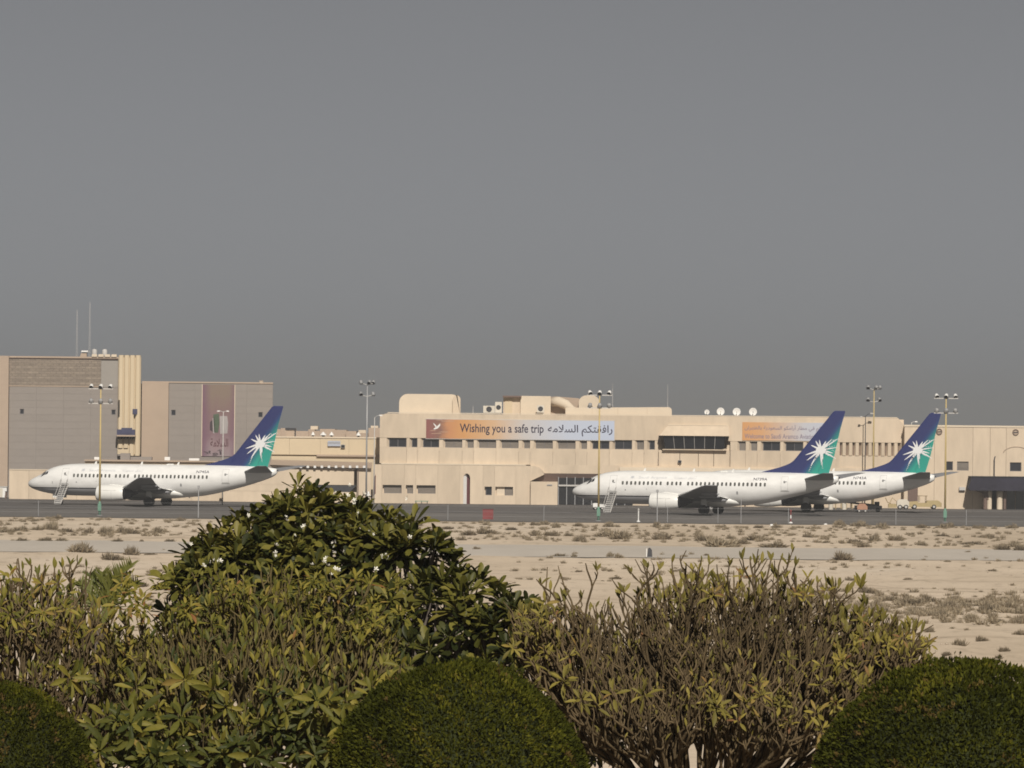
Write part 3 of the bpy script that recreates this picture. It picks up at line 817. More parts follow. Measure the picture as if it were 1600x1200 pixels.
wall_fitting('floodlight', 'tiny dark floodlight at the eave left of the grey lamp mast', 'floodlight', 551, 729, LD-.3, .25)
c = W(454, 681, LD+3); t = thing('roof_tank', 'dark topped square roof tank beside the tail fin', 'tank', (c.x, c.y, zk-.12))
b = MB(); b.box(-.62, .55, -.6, .6, 0, .95); b.build('body', M['pink_cream'], t, local=True)
b = MB(); b.box(-.7, .68, -.7, .7, .955, 1.25); b.box(.56, .68, -.7, .7, .1, .95); b.build('cover', M['darkgrey'], t, local=True)
for px_, lab, s in ((489, 'small white roof vent cowl nearest the tail fin on the low roof', .9), (505, 'wide white roof cowl with a dark rim on the low roof', 1.5), (518, 'white conical roof cowl left of the pale blue sign', 1.1), (560, 'white conical roof cowl beside the grey lamp mast', 1.1)):
    c = W(px_, 680, LD+4); t = thing('roof_cowl', lab, 'roof vent', (c.x, c.y, zk-.1), 'white cowls on the low roof')
    b = MB(); b.lathe([(.14*s, 0), (.14*s, .3)], 10); b.build('neck', M['darkgrey'], t, local=True)
    b = MB(); b.lathe([(.32*s, .301), (.26*s, .42), (.04, .75)], 12); b.build('hood', M['white'], t, local=True)
# rooftops farther off showing over the low building
far = thing('distant_housing', 'hazy row of pink low houses far beyond the low building', 'building', (W(500, 700, 1500).x, 1500, 0))
fx = 420
while fx < 620:
    w_ = rnd.uniform(8, 26); top = rnd.uniform(667.5, 676)
    a, c = W(fx, 690, 1500), W(fx+w_, top, 1500)
    b = MB(); b.box(a.x, c.x, 1500+rnd.uniform(0, 4), 1520, 0, W(500, top, 1500).z); b.build('house_block', M['pink_cream'], far)
    if rnd.random() < .5:
        b = MB(); b.box(a.x+.5, a.x+2.2, 1499+4.5, 1512, W(500, top, 1500).z+.002, W(500, top, 1500).z+rnd.uniform(.4, 1.2)); b.build('stair_head', M['cream_light'], far)
    fx += w_*.97

# ---------------------------------------------------------------- LEFT COMPLEX
AD = 875.0
def AX(px): return W(px, 660, AD).x
def AZ(py, px=100): return W(px, py, AD).z
comp = thing('office_block', 'tall grey stone clad block with a ribbed yellow cream stair tower behind the left aircraft', 'building', (AX(14), AD, 0))
ztop = AZ(557, 100); zband = AZ(604, 100)
b = MB(); b.prism([(AX(-60), AD+.45), (AX(219), AD+.45), (AX(219)-2.6, AD+30), (AX(-60), AD+30)], 0, ztop-.25, 'z'); b.build('wall', M['stone'], comp)
b = MB(); b.box(AX(-60), AX(13.3), AD-.7, AD+.44, AZ(762, 10), AZ(556, 10)); b.build('corner_pier', M['pink_cream'], comp)
b = MB(); b.box(AX(-60), AX(13.6), AD-.65, AD+.44, 0, AZ(762, 10)-.002); b.build('pier_base', M['cream'], comp)
def brick_material(name, c1, c2, mortar, sc, rh, bw):
    m = bpy.data.materials.new(name); m.use_nodes = True
    n, l = m.node_tree.nodes, m.node_tree.links
    b = n['Principled BSDF']; b.inputs['Roughness'].default_value = 0.9
    tc = n.new('ShaderNodeTexCoord'); sx = n.new('ShaderNodeSeparateXYZ'); cx = n.new('ShaderNodeCombineXYZ')
    l.new(tc.outputs['Object'], sx.inputs[0]); l.new(sx.outputs['X'], cx.inputs['X']); l.new(sx.outputs['Z'], cx.inputs['Y'])
    br = n.new('ShaderNodeTexBrick'); br.inputs['Scale'].default_value = sc; br.inputs['Row Height'].default_value = rh; br.inputs['Brick Width'].default_value = bw
    br.inputs['Color1'].default_value = (*c1, 1); br.inputs['Color2'].default_value = (*c2, 1); br.inputs['Mortar'].default_value = (*mortar, 1)
    br.inputs['Mortar Size'].default_value = .035; br.inputs['Bias'].default_value = 0.0
    l.new(cx.outputs[0], br.inputs['Vector'])
    nz = n.new('ShaderNodeTexNoise'); nz.inputs['Scale'].default_value = 1.5; nz.inputs['Detail'].default_value = 6; l.new(tc.outputs['Object'], nz.inputs['Vector'])
    mx = n.new('ShaderNodeMix'); mx.data_type = 'RGBA'; mx.blend_type = 'MULTIPLY'; mx.inputs['Factor'].default_value = .55
    l.new(br.outputs['Color'], mx.inputs['A']); l.new(nz.outputs['Color'], mx.inputs['B'])
    hs_ = n.new('ShaderNodeMapRange'); hs_.inputs['From Min'].default_value = .3; hs_.inputs['From Max'].default_value = .7; hs_.inputs['To Min'].default_value = .78; hs_.inputs['To Max'].default_value = 1.15
    l.new(nz.outputs['Fac'], hs_.inputs['Value']); l.new(hs_.outputs[0], mx.inputs['B'])
    l.new(mx.outputs['Result'], b.inputs['Base Color'])
    bp = n.new('ShaderNodeBump'); bp.inputs['Strength'].default_value = .6; bp.inputs['Distance'].default_value = .04
    l.new(br.outputs['Fac'], bp.inputs['Height']); bp.invert = True; l.new(bp.outputs[0], b.inputs['Normal'])
    return m
M['brick'] = brick_material('buff_block', (.30,.245,.19), (.245,.20,.16), (.20,.165,.135), 1.0, .36, .8)
# upper storey: blockwork in courses, each course its own band
zz = zband+.1; i = 0
while zz < ztop-.5:
    h = min(.72, ztop-.35-zz)
    b = MB(); b.box(AX(13.5), AX(157), AD+rnd.uniform(-.02,.03), AD+.44, zz+.012, zz+h-.012); b.build('block_course', M['brick'], comp)
    zz += h
b = MB(); b.box(AX(13.5), AX(157.5), AD-.06, AD+.44, zband-.04, zband+.09); b.build('string_course', M['pink_cream'], comp)
b = MB(); b.box(AX(157.2), AX(184), AD-.02, AD+.44, zband-.03, ztop-.5); b.build('patch_panel', M['patch'], comp)
b = MB(); b.box(AX(13.5), AX(184), AD-.04, AD+.5, ztop-.34, ztop-.22); b.build('painted_shadow_strip', M['soffit'], comp)  # solid brown strip: shadow under the coping put into its colour
b = MB(); b.box(AX(13.5), AX(184.3), AD-.12, AD+.6, ztop-.218, ztop); b.build('coping', M['pink_cream'], comp)
def cladding(x0, x1, z0, z1, y, cols, parent, holes=(), hgt=.98):
    rows = max(1, round((z1-z0)/hgt)); dz = (z1-z0)/rows
    for r in range(rows):
        sh = 0.0
        xs_ = sorted(set([x0, x1] + [x0+(x1-x0)*(c+sh)/cols for c in range(cols+1) if x0 < x0+(x1-x0)*(c+sh)/cols < x1]))
        for a, c in zip(xs_[:-1], xs_[1:]):
            za, zb_ = z0+r*dz, z0+(r+1)*dz
            b = MB()
            hh = [(max(h[0], a), min(h[1], c), max(h[2], za), min(h[3], zb_)) for h in holes if h[0] < c and h[1] > a and h[2] < zb_ and h[3] > za]
            wall_open(b, a+.005, c-.005, za+.006, zb_-.006, y+rnd.uniform(-.010,.010), y+.4, hh)
            b.build('cladding_panel', M['stone'], parent)
def small_window(px0, px1, py0, py1, parent, D, y):
    x0, x1 = W(px0, 645, D).x, W(px1, 645, D).x; pm = (px0+px1)/2; z0, z1 = W(pm, py1, D).z, W(pm, py0, D).z
    return (x0, x1, z0, z1)
wa = [small_window(31, 37.5, 639, 647, comp, AD, 0), small_window(174, 180.5, 640, 648, comp, AD, 0)]
zbase = AZ(735, 100)
cladding(AX(14), AX(184), zbase, zband-.05, AD, 4, comp, wa)
for h in wa: pane(h[0], h[1], h[2], h[3], AD+.15, 0, comp, False)
b = MB(); b.box(AX(13.8), AX(184), AD-.03, AD+.44, 0, zbase-.005); b.build('plinth', M['stone'], comp)
# stair tower: its ribs stand proud of the stone front
tzt, tzb = AZ(555, 200), AZ(712, 200)
for i in range(4):
    a, c = 184.3+i*8.8, 184.3+(i+1)*8.8
    b = MB(); zl = tzb if i > 1 else AZ(700, 190)
    b.prism([(AX(a)+.04, AD-.55), (AX(a)+.16, AD-.72), (AX(c)-.16, AD-.72), (AX(c)-.04, AD-.55), (AX(c)-.04, AD+.44), (AX(a)+.04, AD+.44)], zl, tzt, 'z')
    b.build('tower_rib', M['yellow_cream'], comp)
b = MB(); b.box(AX(184.3), AX(219.5), AD-.5, AD+.44, tzb+.2, tzt-.3); b.build('tower_core', M['yellow_cream'], comp)
b = MB(); b.box(AX(184.3), AX(199.5), AD-.45, AD+.44, AZ(712, 190), AZ(700.2, 190)); b.build('tower_step', M['stone'], comp)
for i in range(4):
    b = MB(); x = AX(142.5+i*10.2); b.prism(rounded(x, x+.72, ztop+.002, ztop+.36, .12, 3), AD-.3, AD+.8); b.build('merlon', M['cream_light'], comp)
b = MB(); b.box(AX(185), AX(187.4), AD-.80, AD-.725, AZ(651, 186), AZ(625, 186)); b.build('dark_slot', M['dark'], comp)
b = MB(); b.box(AX(207.5), AX(215), AD-.82, AD-.725, AZ(647, 211), AZ(639, 211)); b.build('tower_window', M['blue'], comp)
b = MB(); b.prism([(AX(209.5), AZ(647.3,211)), (AX(214), AZ(647.3,211)), (AX(210.2), AZ(651,211))], AD-1.0, AD-.725); b.build('window_bracket', M['darkgrey'], comp)
# blue balcony box on brackets
b = MB(); b.box(AX(184), AX(212), AD-1.9, AD-.725, AZ(679.5, 198), AZ(671, 198)); b.build('balcony', M['blue'], comp)
b = MB(); b.box(AX(191), AX(208), AD-1.95, AD-1.905, AZ(678, 198), AZ(668.5, 198)); b.build('balcony_board', M['blue'], comp)
b = MB(); b.box(AX(184), AX(213), AD-2.0, AD-.72, AZ(682, 198), AZ(679.6, 198)); b.build('balcony_slab', M['pink_cream'], comp)
for i in range(6):
    x = AX(186+i*4.6); b = MB(); b.prism([(x, AZ(682.2,198)), (x+.2, AZ(682.2,198)), (x+.05, AZ(686,198)), (x-.1, AZ(686,198))], AD-1.6, AD-.8); b.build('balcony_bracket', M['dark'], comp)
# lower wing with the tall poster
wing = thing('office_wing', 'lower stone clad wing with a tall purple poster right of the stair tower', 'building', (AX(220), AD+2, 0))
WD = AD+2
zw = W(320, 596.5, WD).z
b = MB(); b.prism([(AX(219.8), WD+.43), (AX(425), WD+.42), (AX(425)-1.9, WD+28), (AX(219.8)-1.9, WD+28)], 0, zw-.3, 'z'); b.build('wall', M['stone'], wing)
b = MB(); b.box(AX(220.2), AX(262), WD-.5, WD+.41, 0, zw-.2); b.build('end_pier', M['pink_cream'], wing)
wb = [small_window(267.5, 274.5, 640.5, 649, wing, WD, 0), small_window(403.5, 410.5, 644, 652, wing, WD, 0)]
cladding(AX(262.3), AX(425), W(340, 716, WD).z, zw-.2, WD, 4, wing, wb)
for h in wb: pane(h[0], h[1], h[2], h[3], WD+.15, 0, wing, False)
b = MB(); b.box(AX(219.9), AX(425.2), WD-.12, WD+.6, zw-.19, zw); b.build('coping', M['pink_cream'], wing)
b = MB(); b.box(AX(262.3), AX(425), WD, WD+.41, 0, W(340, 716, WD).z-.01); b.build('plinth', M['stone'], wing)
def poster_material():
    m = bpy.data.materials.new('poster_print'); m.use_nodes = True
    n, l = m.node_tree.nodes, m.node_tree.links
    b = n['Principled BSDF']; b.inputs['Roughness'].default_value = .7
    tc = n.new('ShaderNodeTexCoord'); sx = n.new('ShaderNodeSeparateXYZ'); l.new(tc.outputs['Generated'], sx.inputs[0])
    nz = n.new('ShaderNodeTexNoise'); nz.inputs['Scale'].default_value = 4; l.new(tc.outputs['Generated'], nz.inputs['Vector'])
    ad = n.new('ShaderNodeMath'); ad.operation = 'MULTIPLY_ADD'; ad.inputs[1].default_value = .3; l.new(nz.outputs['Fac'], ad.inputs[0]); l.new(sx.outputs['Z'], ad.inputs[2])
    r = n.new('ShaderNodeValToRGB'); e = r.color_ramp.elements
    e[0].position, e[0].color = .1, (.26,.21,.22,1); e[1].position, e[1].color = 1.1, (.21,.155,.12,1)
    for p, c in ((.32, (.27,.19,.20,1)), (.45, (.20,.12,.135,1)), (.8, (.20,.125,.12,1))):
        x = e.new(p); x.color = c
    l.new(ad.outputs[0], r.inputs['Fac'])
    # purple printed side borders
    ab = n.new('ShaderNodeMath'); ab.operation = 'ABSOLUTE'; s2 = n.new('ShaderNodeMath'); s2.operation = 'SUBTRACT'; s2.inputs[1].default_value = .55
    l.new(sx.outputs['X'], s2.inputs[0]); l.new(s2.outputs[0], ab.inputs[0])
    mr = n.new('ShaderNodeMapRange'); mr.inputs['From Min'].default_value = .28; mr.inputs['From Max'].default_value = .55; l.new(ab.outputs[0], mr.inputs['Value'])
    mx = n.new('ShaderNodeMix'); mx.data_type = 'RGBA'; mx.inputs['B'].default_value = (.155,.075,.115,1)
    l.new(mr.outputs[0], mx.inputs['Factor']); l.new(r.outputs['Color'], mx.inputs['A']); l.new(mx.outputs['Result'], b.inputs['Base Color'])
    return m
PX0, PX1 = AX(315), AX(365); PZ0, PZ1 = W(340, 713, WD).z, W(340, 601, WD).z
po = thing('wall_poster', 'tall faded purple poster with pale figures and dark lettering on the stone wing', 'poster', (PX0, WD-.1, PZ0))
b = MB(); b.box(PX0, PX1, WD-.14, WD-.06, PZ0, PZ1); b.build('sheet', poster_material(), po)
b = MB(); b.box(PX0-.1, PX0, WD-.15, WD-.05, PZ0, PZ1); b.box(PX1, PX1+.1, WD-.15, WD-.05, PZ0, PZ1); b.build('frame', M['cream_light'], po)
pp = lambda px, py: (AX(px)-PX0, -.045, W(340, py, WD).z-PZ0)
M['pgreen'] = mat('poster_green', (.085,.115,.075), .8, .2, 2); M['ppale'] = mat('poster_pale', (.36,.33,.32), .8, .12, 2); M['pdark'] = mat('poster_dark', (.06,.045,.05), .8, .2, 2)
b = MB(); b.add([pp(332,648), pp(341,646), pp(342,662), pp(340,676), pp(334,676), pp(333,662)], [(0,1,2,3,4,5)]); b.build('printed_figure', M['pgreen'], po, local=True, fix=False)
b = MB()
b.add([pp(331,654), pp(333.3,652), pp(334,664), pp(335,677), pp(332,677)], [(0,1,2,3,4)]); b.add([pp(342.2,650), pp(354,650), pp(355.5,662), pp(354.5,677), pp(343,678)], [(0,1,2,3,4)])
b.build('printed_figure', M['ppale'], po, local=True, fix=False)
b = MB(); b.add([pp(327,660), pp(330.8,656), pp(331.5,675), pp(327,672)], [(0,1,2,3)]); b.build('printed_figure', M['pdark'], po, local=True, fix=False)
M['pink_ink'] = mat('poster_red_ink', (.11,.05,.055), .8, .1, 2)
fpo = lambda x, z: (x, -.05, z)
zP = lambda py: W(340, py, WD).z-PZ0
text_on('lettering', arabic('السلامة'), M['pink_ink'], po, fpo, AX(328)-PX0, AX(356)-PX0, zP(698), zP(685), .02)
text_on('lettering', arabic('أولا'), M['pdark'], po, fpo, AX(317)-PX0, AX(349)-PX0, zP(713)+.05, zP(702.5), .02)

# roof gear on the tall block
def tank(label, px, D):
    c = W(px, 556, D); t = thing('water_tank', label, 'water tank', (c.x, c.y, ztop-.25), 'white roof tanks on the tall block')
    b = MB(); b.lathe([(.34, .35), (.36, .5), (.36, 1.15), (.26, 1.3), (.08, 1.36)], 14); b.build('tank', M['palegrey'], t, local=True, smooth=True)
    b = MB()
    for dx, dy in ((-.25,-.25),(.25,-.25),(-.25,.25),(.25,.25)): b.tube([(dx,dy,0),(dx,dy,.4)], .05, 5)
    b.build('stand', M['grey'], t, local=True)
tank('pale cylinder tank on the tall block roof beside the antenna mast', 147.5, AD+3)
tank('pale cylinder tank on the tall block roof nearest the stair tower', 163.5, AD+3)
c = W(131, 556, AD+3); t = thing('roof_hut', 'small roof hut with a flat pale cap between the two thin masts', 'roof hut', (c.x, c.y, ztop-.25))
b = MB(); b.prism([(-.6,0),(.45,0),(.4,.75),(-.35,.75)], -.5, .5); b.build('body', M['pink_cream'], t, local=True)
b = MB(); b.box(-.3, .6, -.6, .6, .9, 1.12); b.build('cap', M['white'], t, local=True)
b = MB(); b.box(-.2, .5, -.45, .45, .752, .898); b.build('neck', M['darkgrey'], t, local=True)
def mast(label, px, py0, D):
    c = W(px, py0, D); z0 = ztop-.3; t = thing('radio_mast', label, 'radio mast', (c.x, c.y, z0)); h = c.z-z0
    b = MB()
    for k in range(3):
        a = k*2.094; b.tube([(.14*math.cos(a), .14*math.sin(a), 0), (.05*math.cos(a), .05*math.sin(a), h)], .012, 4)
    b.build('legs', M['palegrey'], t, local=True)
    b = MB(); n = int(h/.45)
    for i in range(n):
        s = .14-.09*i/n; z = h*i/n
        b.tube([(s, 0, z), (-s*.5, s*.87, z+.22), (-s*.5, -s*.87, z+.4)], .015, 4)
    b.build('lattice', M['palegrey'], t, local=True)
    b = MB(); b.lathe([(.22, -.02), (.22, .08)], 8); b.build('base', M['grey'], t, local=True)
mast('taller thin lattice radio mast on the tall block roof', 140.5, 472, AD+5)
mast('shorter thin radio mast on the tall block roof, left of the taller one', 120.5, 484, AD+5)
c = W(408, 597, WD+2); t = thing('roof_vent', 'small pale vent on the far corner of the stone wing', 'roof vent', (c.x, c.y, zw-.2))
b = MB(); b.box(-.2, .25, -.2, .2, 0, .35); b.build('body', M['cream_light'], t, local=True); b = MB(); b.box(-.28, .33, -.25, .25, .352, .45); b.build('cap', M['pink_cream'], t, local=True)

# low garden wall and flat roofed gatehouse in front of the left complex
WLD = 855.0
def VX(px): return W(px, 760, WLD).x
wl_ = thing('boundary_wall', 'plain cream boundary wall low in front of the tall stone block', 'wall', (VX(14), WLD, 0))
wz = W(40, 733, WLD).z
ed = [14.2, 45, 82, 120, 160, 205, 250, 300, 350, 400, 440]
for i in range(len(ed)-1):
    b = MB(); b.box(VX(ed[i])+.012, VX(ed[i+1])-.012, WLD+rnd.uniform(-.015,.015), WLD+.3, 0, wz-.12); b.build('wall_panel', M['cream'], wl_)
b = MB(); b.box(VX(14.2), VX(440), WLD-.06, WLD+.36, wz-.118, wz); b.build('coping', M['cream_light'], wl_)
gh = thing('gatehouse', 'flat roofed pinkish annexe just above the left fuselage', 'building', (VX(132), WLD+3, 0))
gz1 = W(230, 719, WLD+3).z
b = MB(); b.box(VX(130), VX(338), WLD+3, WLD+9, 0, gz1-.2); b.build('wall', M['cream_light'], gh)
b = MB(); b.box(VX(129), VX(339), WLD+2.6, WLD+9.3, gz1-.198, gz1); b.build('roof_slab', M['pink_cream'], gh)
for a, c, h in ((143,153,.35),(184,199,.9),(253.5,262,.45),(292,308,.3)):
    b = MB(); b.box(VX(a), VX(c), WLD+5, WLD+6.5, gz1+.002, gz1+h); b.build('roof_box', M['stone'] if h > .5 else M['white'], gh)
for a, c in ((184.5, 232),):
    b = MB(); b.box(VX(a), VX(c), WLD+7, WLD+9, gz1+.003, gz1+.42); b.build('roof_upstand', M['stone'], gh)

# ================================================================== AIRCRAFT (local: x aft from the nose, y starboard, z up)
def catmull(xs, ys, x):
    xs = np.asarray(xs); ys = np.asarray(ys)
    i = int(np.clip(np.searchsorted(xs, x)-1, 0, len(xs)-2))
    h = xs[i+1]-xs[i]; t = (x-xs[i])/h
    def sl(k):
        if k == 0: return (ys[1]-ys[0])/(xs[1]-xs[0])
        if k == len(xs)-1: return (ys[-1]-ys[-2])/(xs[-1]-xs[-2])
        a = (ys[k]-ys[k-1])/(xs[k]-xs[k-1]); b = (ys[k+1]-ys[k])/(xs[k+1]-xs[k])
        return 0 if a*b <= 0 else 2*a*b/(a+b)
    m0, m1 = sl(i)*h, sl(i+1)*h
    return (2*t**3-3*t**2+1)*ys[i] + (t**3-2*t**2+t)*m0 + (-2*t**3+3*t**2)*ys[i+1] + (t**3-t**2)*m1
FX = [0, .06, .25, .7, 1.3, 1.9, 2.5, 3.1, 3.9, 5.0, 6.5, 18.5, 20.5, 22.5, 24.5, 26.5, 28.5, 30.2, 31.5, 32.2, 32.45]
FT = [2.60, 2.76, 2.95, 3.25, 3.55, 3.86, 4.28, 4.58, 4.83, 5.02, 5.13, 5.13, 5.13, 5.13, 5.13, 5.12, 5.09, 5.03, 4.93, 4.83, 4.72]
FB = [2.48, 2.30, 2.12, 1.88, 1.68, 1.52, 1.40, 1.30, 1.22, 1.16, 1.12, 1.08, 1.09, 1.20, 1.50, 1.96, 2.48, 3.05, 3.55, 3.92, 4.18]
FW = [.05, .20, .42, .78, 1.10, 1.34, 1.51, 1.63, 1.74, 1.83, 1.88, 1.88, 1.88, 1.86, 1.76, 1.57, 1.29, .97, .68, .46, .2]
def rm(x):
    return x-.33*(1-x/5.0) if x < 5 else (x+.6*(x-28)/4.45 if x > 28 else x)
FX = [rm(x) for x in FX]
def fsec(x):
    t, b, w = catmull(FX, FT, x), catmull(FX, FB, x), catmull(FX, FW, x)
    return (t+b)/2, (t-b)/2, w
def fside(x, z, off=0.0):
    """port surface y at (x, z)"""
    zc, hh, w = fsec(x); q = max(-1, min(1, (z-zc)/hh))
    return -(w*math.sqrt(max(0, 1-q*q))+off)
def fang(x, a, side=-1, off=0.0):
    zc, hh, w = fsec(x)
    return (x, side*(w+off)*math.cos(a), zc+(hh+off)*math.sin(a))

def plane_materials():
    m = bpy.data.materials.new('fuselage_paint'); m.use_nodes = True
    n, l = m.node_tree.nodes, m.node_tree.links
    b = n['Principled BSDF']; b.inputs['Roughness'].default_value = .32; b.inputs['Specular IOR Level'].default_value = .45
    tc = n.new('ShaderNodeTexCoord'); sx = n.new('ShaderNodeSeparateXYZ'); l.new(tc.outputs['Object'], sx.inputs[0])
    r = n.new('ShaderNodeValToRGB'); r.color_ramp.interpolation = 'CONSTANT'; e = r.color_ramp.elements
    mr = n.new('ShaderNodeMapRange'); mr.inputs['From Min'].default_value = 0; mr.inputs['From Max'].default_value = 6; l.new(sx.outputs['Z'], mr.inputs['Value'])
    l.new(mr.outputs[0], r.inputs['Fac'])
    e[0].position, e[0].color = 0, (.47,.47,.48,1)
    e[1].position, e[1].color = 1.98/6, (.03,.03,.04,1)
    x = e.new(2.12/6); x.color = (.85,.84,.81,1)
    # the cheat line ends by the wing; the rear belly is plain
    gt = n.new('ShaderNodeMath'); gt.operation = 'GREATER_THAN'; gt.inputs[1].default_value = 19.0; l.new(sx.outputs['X'], gt.inputs[0])
    mp = n.new('ShaderNodeMapping'); mp.inputs['Scale'].default_value = (.5, 1, 1.2); l.new(tc.outputs['Object'], mp.inputs[0])
    nz = n.new('ShaderNodeTexNoise'); nz.inputs['Scale'].default_value = 1.4; nz.inputs['Detail'].default_value = 5; l.new(mp.outputs[0], nz.inputs['Vector'])
    mx = n.new('ShaderNodeMix'); mx.data_type = 'RGBA'; mx.inputs['B'].default_value = (.84,.83,.80,1); l.new(gt.outputs[0], mx.inputs['Factor']); l.new(r.outputs['Color'], mx.inputs['A'])
    m2 = n.new('ShaderNodeMix'); m2.data_type = 'RGBA'; m2.blend_type = 'MULTIPLY'; m2.inputs['Factor'].default_value = 1
    mr2 = n.new('ShaderNodeMapRange'); mr2.inputs['From Min'].default_value = .3; mr2.inputs['From Max'].default_value = .7; mr2.inputs['To Min'].default_value = .89; mr2.inputs['To Max'].default_value = 1.02
    l.new(nz.outputs['Fac'], mr2.inputs['Value']); l.new(mx.outputs['Result'], m2.inputs['A']); l.new(mr2.outputs[0], m2.inputs['B'])
    l.new(m2.outputs['Result'], b.inputs['Base Color'])
    M['fuse'] = m
    m = bpy.data.materials.new('fin_paint'); m.use_nodes = True
    n, l = m.node_tree.nodes, m.node_tree.links
    b = n['Principled BSDF']; b.inputs['Roughness'].default_value = .4
    tc = n.new('ShaderNodeTexCoord'); sx = n.new('ShaderNodeSeparateXYZ'); l.new(tc.outputs['Object'], sx.inputs[0])
    a1 = n.new('ShaderNodeMath'); a1.operation = 'MULTIPLY_ADD'; a1.inputs[1].default_value = .80; a1.inputs[2].default_value = -29.3*.80+5.2*.60; l.new(sx.outputs['X'], a1.inputs[0])
    a2 = n.new('ShaderNodeMath'); a2.operation = 'MULTIPLY_ADD'; a2.inputs[1].default_value = -.60; l.new(sx.outputs['Z'], a2.inputs[0]); l.new(a1.outputs[0], a2.inputs[2])
    mr = n.new('ShaderNodeMapRange'); mr.inputs['From Min'].default_value = -.75; mr.inputs['From Max'].default_value = 1.0; l.new(a2.outputs[0], mr.inputs['Value'])
    r = n.new('ShaderNodeValToRGB'); e = r.color_ramp.elements
    e[0].position, e[0].color = 0, (.024,.033,.130,1); e[1].position, e[1].color = .75, (.020,.30,.235,1)
    x = e.new(.22); x.color = (.022,.055,.17,1); x = e.new(.42); x.color = (.018,.15,.185,1)
    l.new(mr.outputs[0], r.inputs['Fac']); l.new(r.outputs['Color'], b.inputs['Base Color'])
    M['fin'] = m
plane_materials()
M['wing'] = mat('wing_grey', (.27,.27,.28), .45, .06, .6)
M['wingdark'] = mat('leading_edge', (.42,.42,.43), .3, .05, 1, metal=.6)
M['engine'] = mat('engine_white', (.78,.77,.73), .35, .03, .6)
M['lip'] = mat('intake_lip', (.55,.55,.56), .25, .05, 1, metal=.9)
M['cabin'] = mat('cabin_window', (.10,.10,.09), .2, .35, 1.0, spec=.6)
M['outline'] = mat('door_outline', (.48,.47,.45), .7, .1, 1)
M['titles'] = mat('faded_titles', (.55,.56,.58), .6, .05, 1)
M['hub'] = mat('wheel_hub', (.62,.61,.58), .5, .08, 2)
M['burst'] = mat('white_print', (.76,.76,.75), .5, .03, 1)

def airfoil(xle, chord, tc_, y, z, n=9):
    """closed section ring of a wing at span y, mid-height z"""
    up, lo = [], []
    for i in range(n):
        s = (1-math.cos(math.pi*i/(n-1)))/2
        t = 5*tc_*(.2969*math.sqrt(s)-.126*s-.3516*s*s+.2843*s**3-.1015*s**4)*chord
        up.append((xle+s*chord, y, z+t*1.0)); lo.append((xle+s*chord, y, z-t*.8))
    return up + lo[-2:0:-1]
def vertfoil(xle, chord, tc_, z, n=8):
    a, c = [], []
    for i in range(n):
        s = (1-math.cos(math.pi*i/(n-1)))/2
        t = 5*tc_*(.2969*math.sqrt(s)-.126*s-.3516*s*s+.2843*s**3-.1015*s**4)*chord
        a.append((xle+s*chord, t, z)); c.append((xle+s*chord, -t, z))
    return a + c[-2:0:-1]

def patch(x0, x1, z0, z1, off, nx_=2, nz_=3):
    b = MB(); vs = []
    for j in range(nz_+1):
        for i in range(nx_+1):
            x = x0+(x1-x0)*i/nx_; z = z0+(z1-z0)*j/nz_
            vs.append((x, fside(x, z, off), z))
    w = nx_+1
    b.add(vs, [(j*w+i, j*w+i+1, (j+1)*w+i+1, (j+1)*w+i) for j in range(nz_) for i in range(nx_)])
    return b
def patch_a(x00, x01, x10, x11, a0, a1, off, side, n=3):
    """x00..x01 along angle a0, x10..x11 along a1"""
    b = MB(); vs = []
    for j in range(n+1):
        f = j/n
        for i in range(n+1):
            g = i/n; x = (x00+(x01-x00)*g)*(1-f)+(x10+(x11-x10)*g)*f
            vs.append(fang(x, a0+(a1-a0)*f, side, off))
    w = n+1
    b.add(vs, [(j*w+i, j*w+i+1, (j+1)*w+i+1, (j+1)*w+i) for j in range(n) for i in range(n)])
    return b

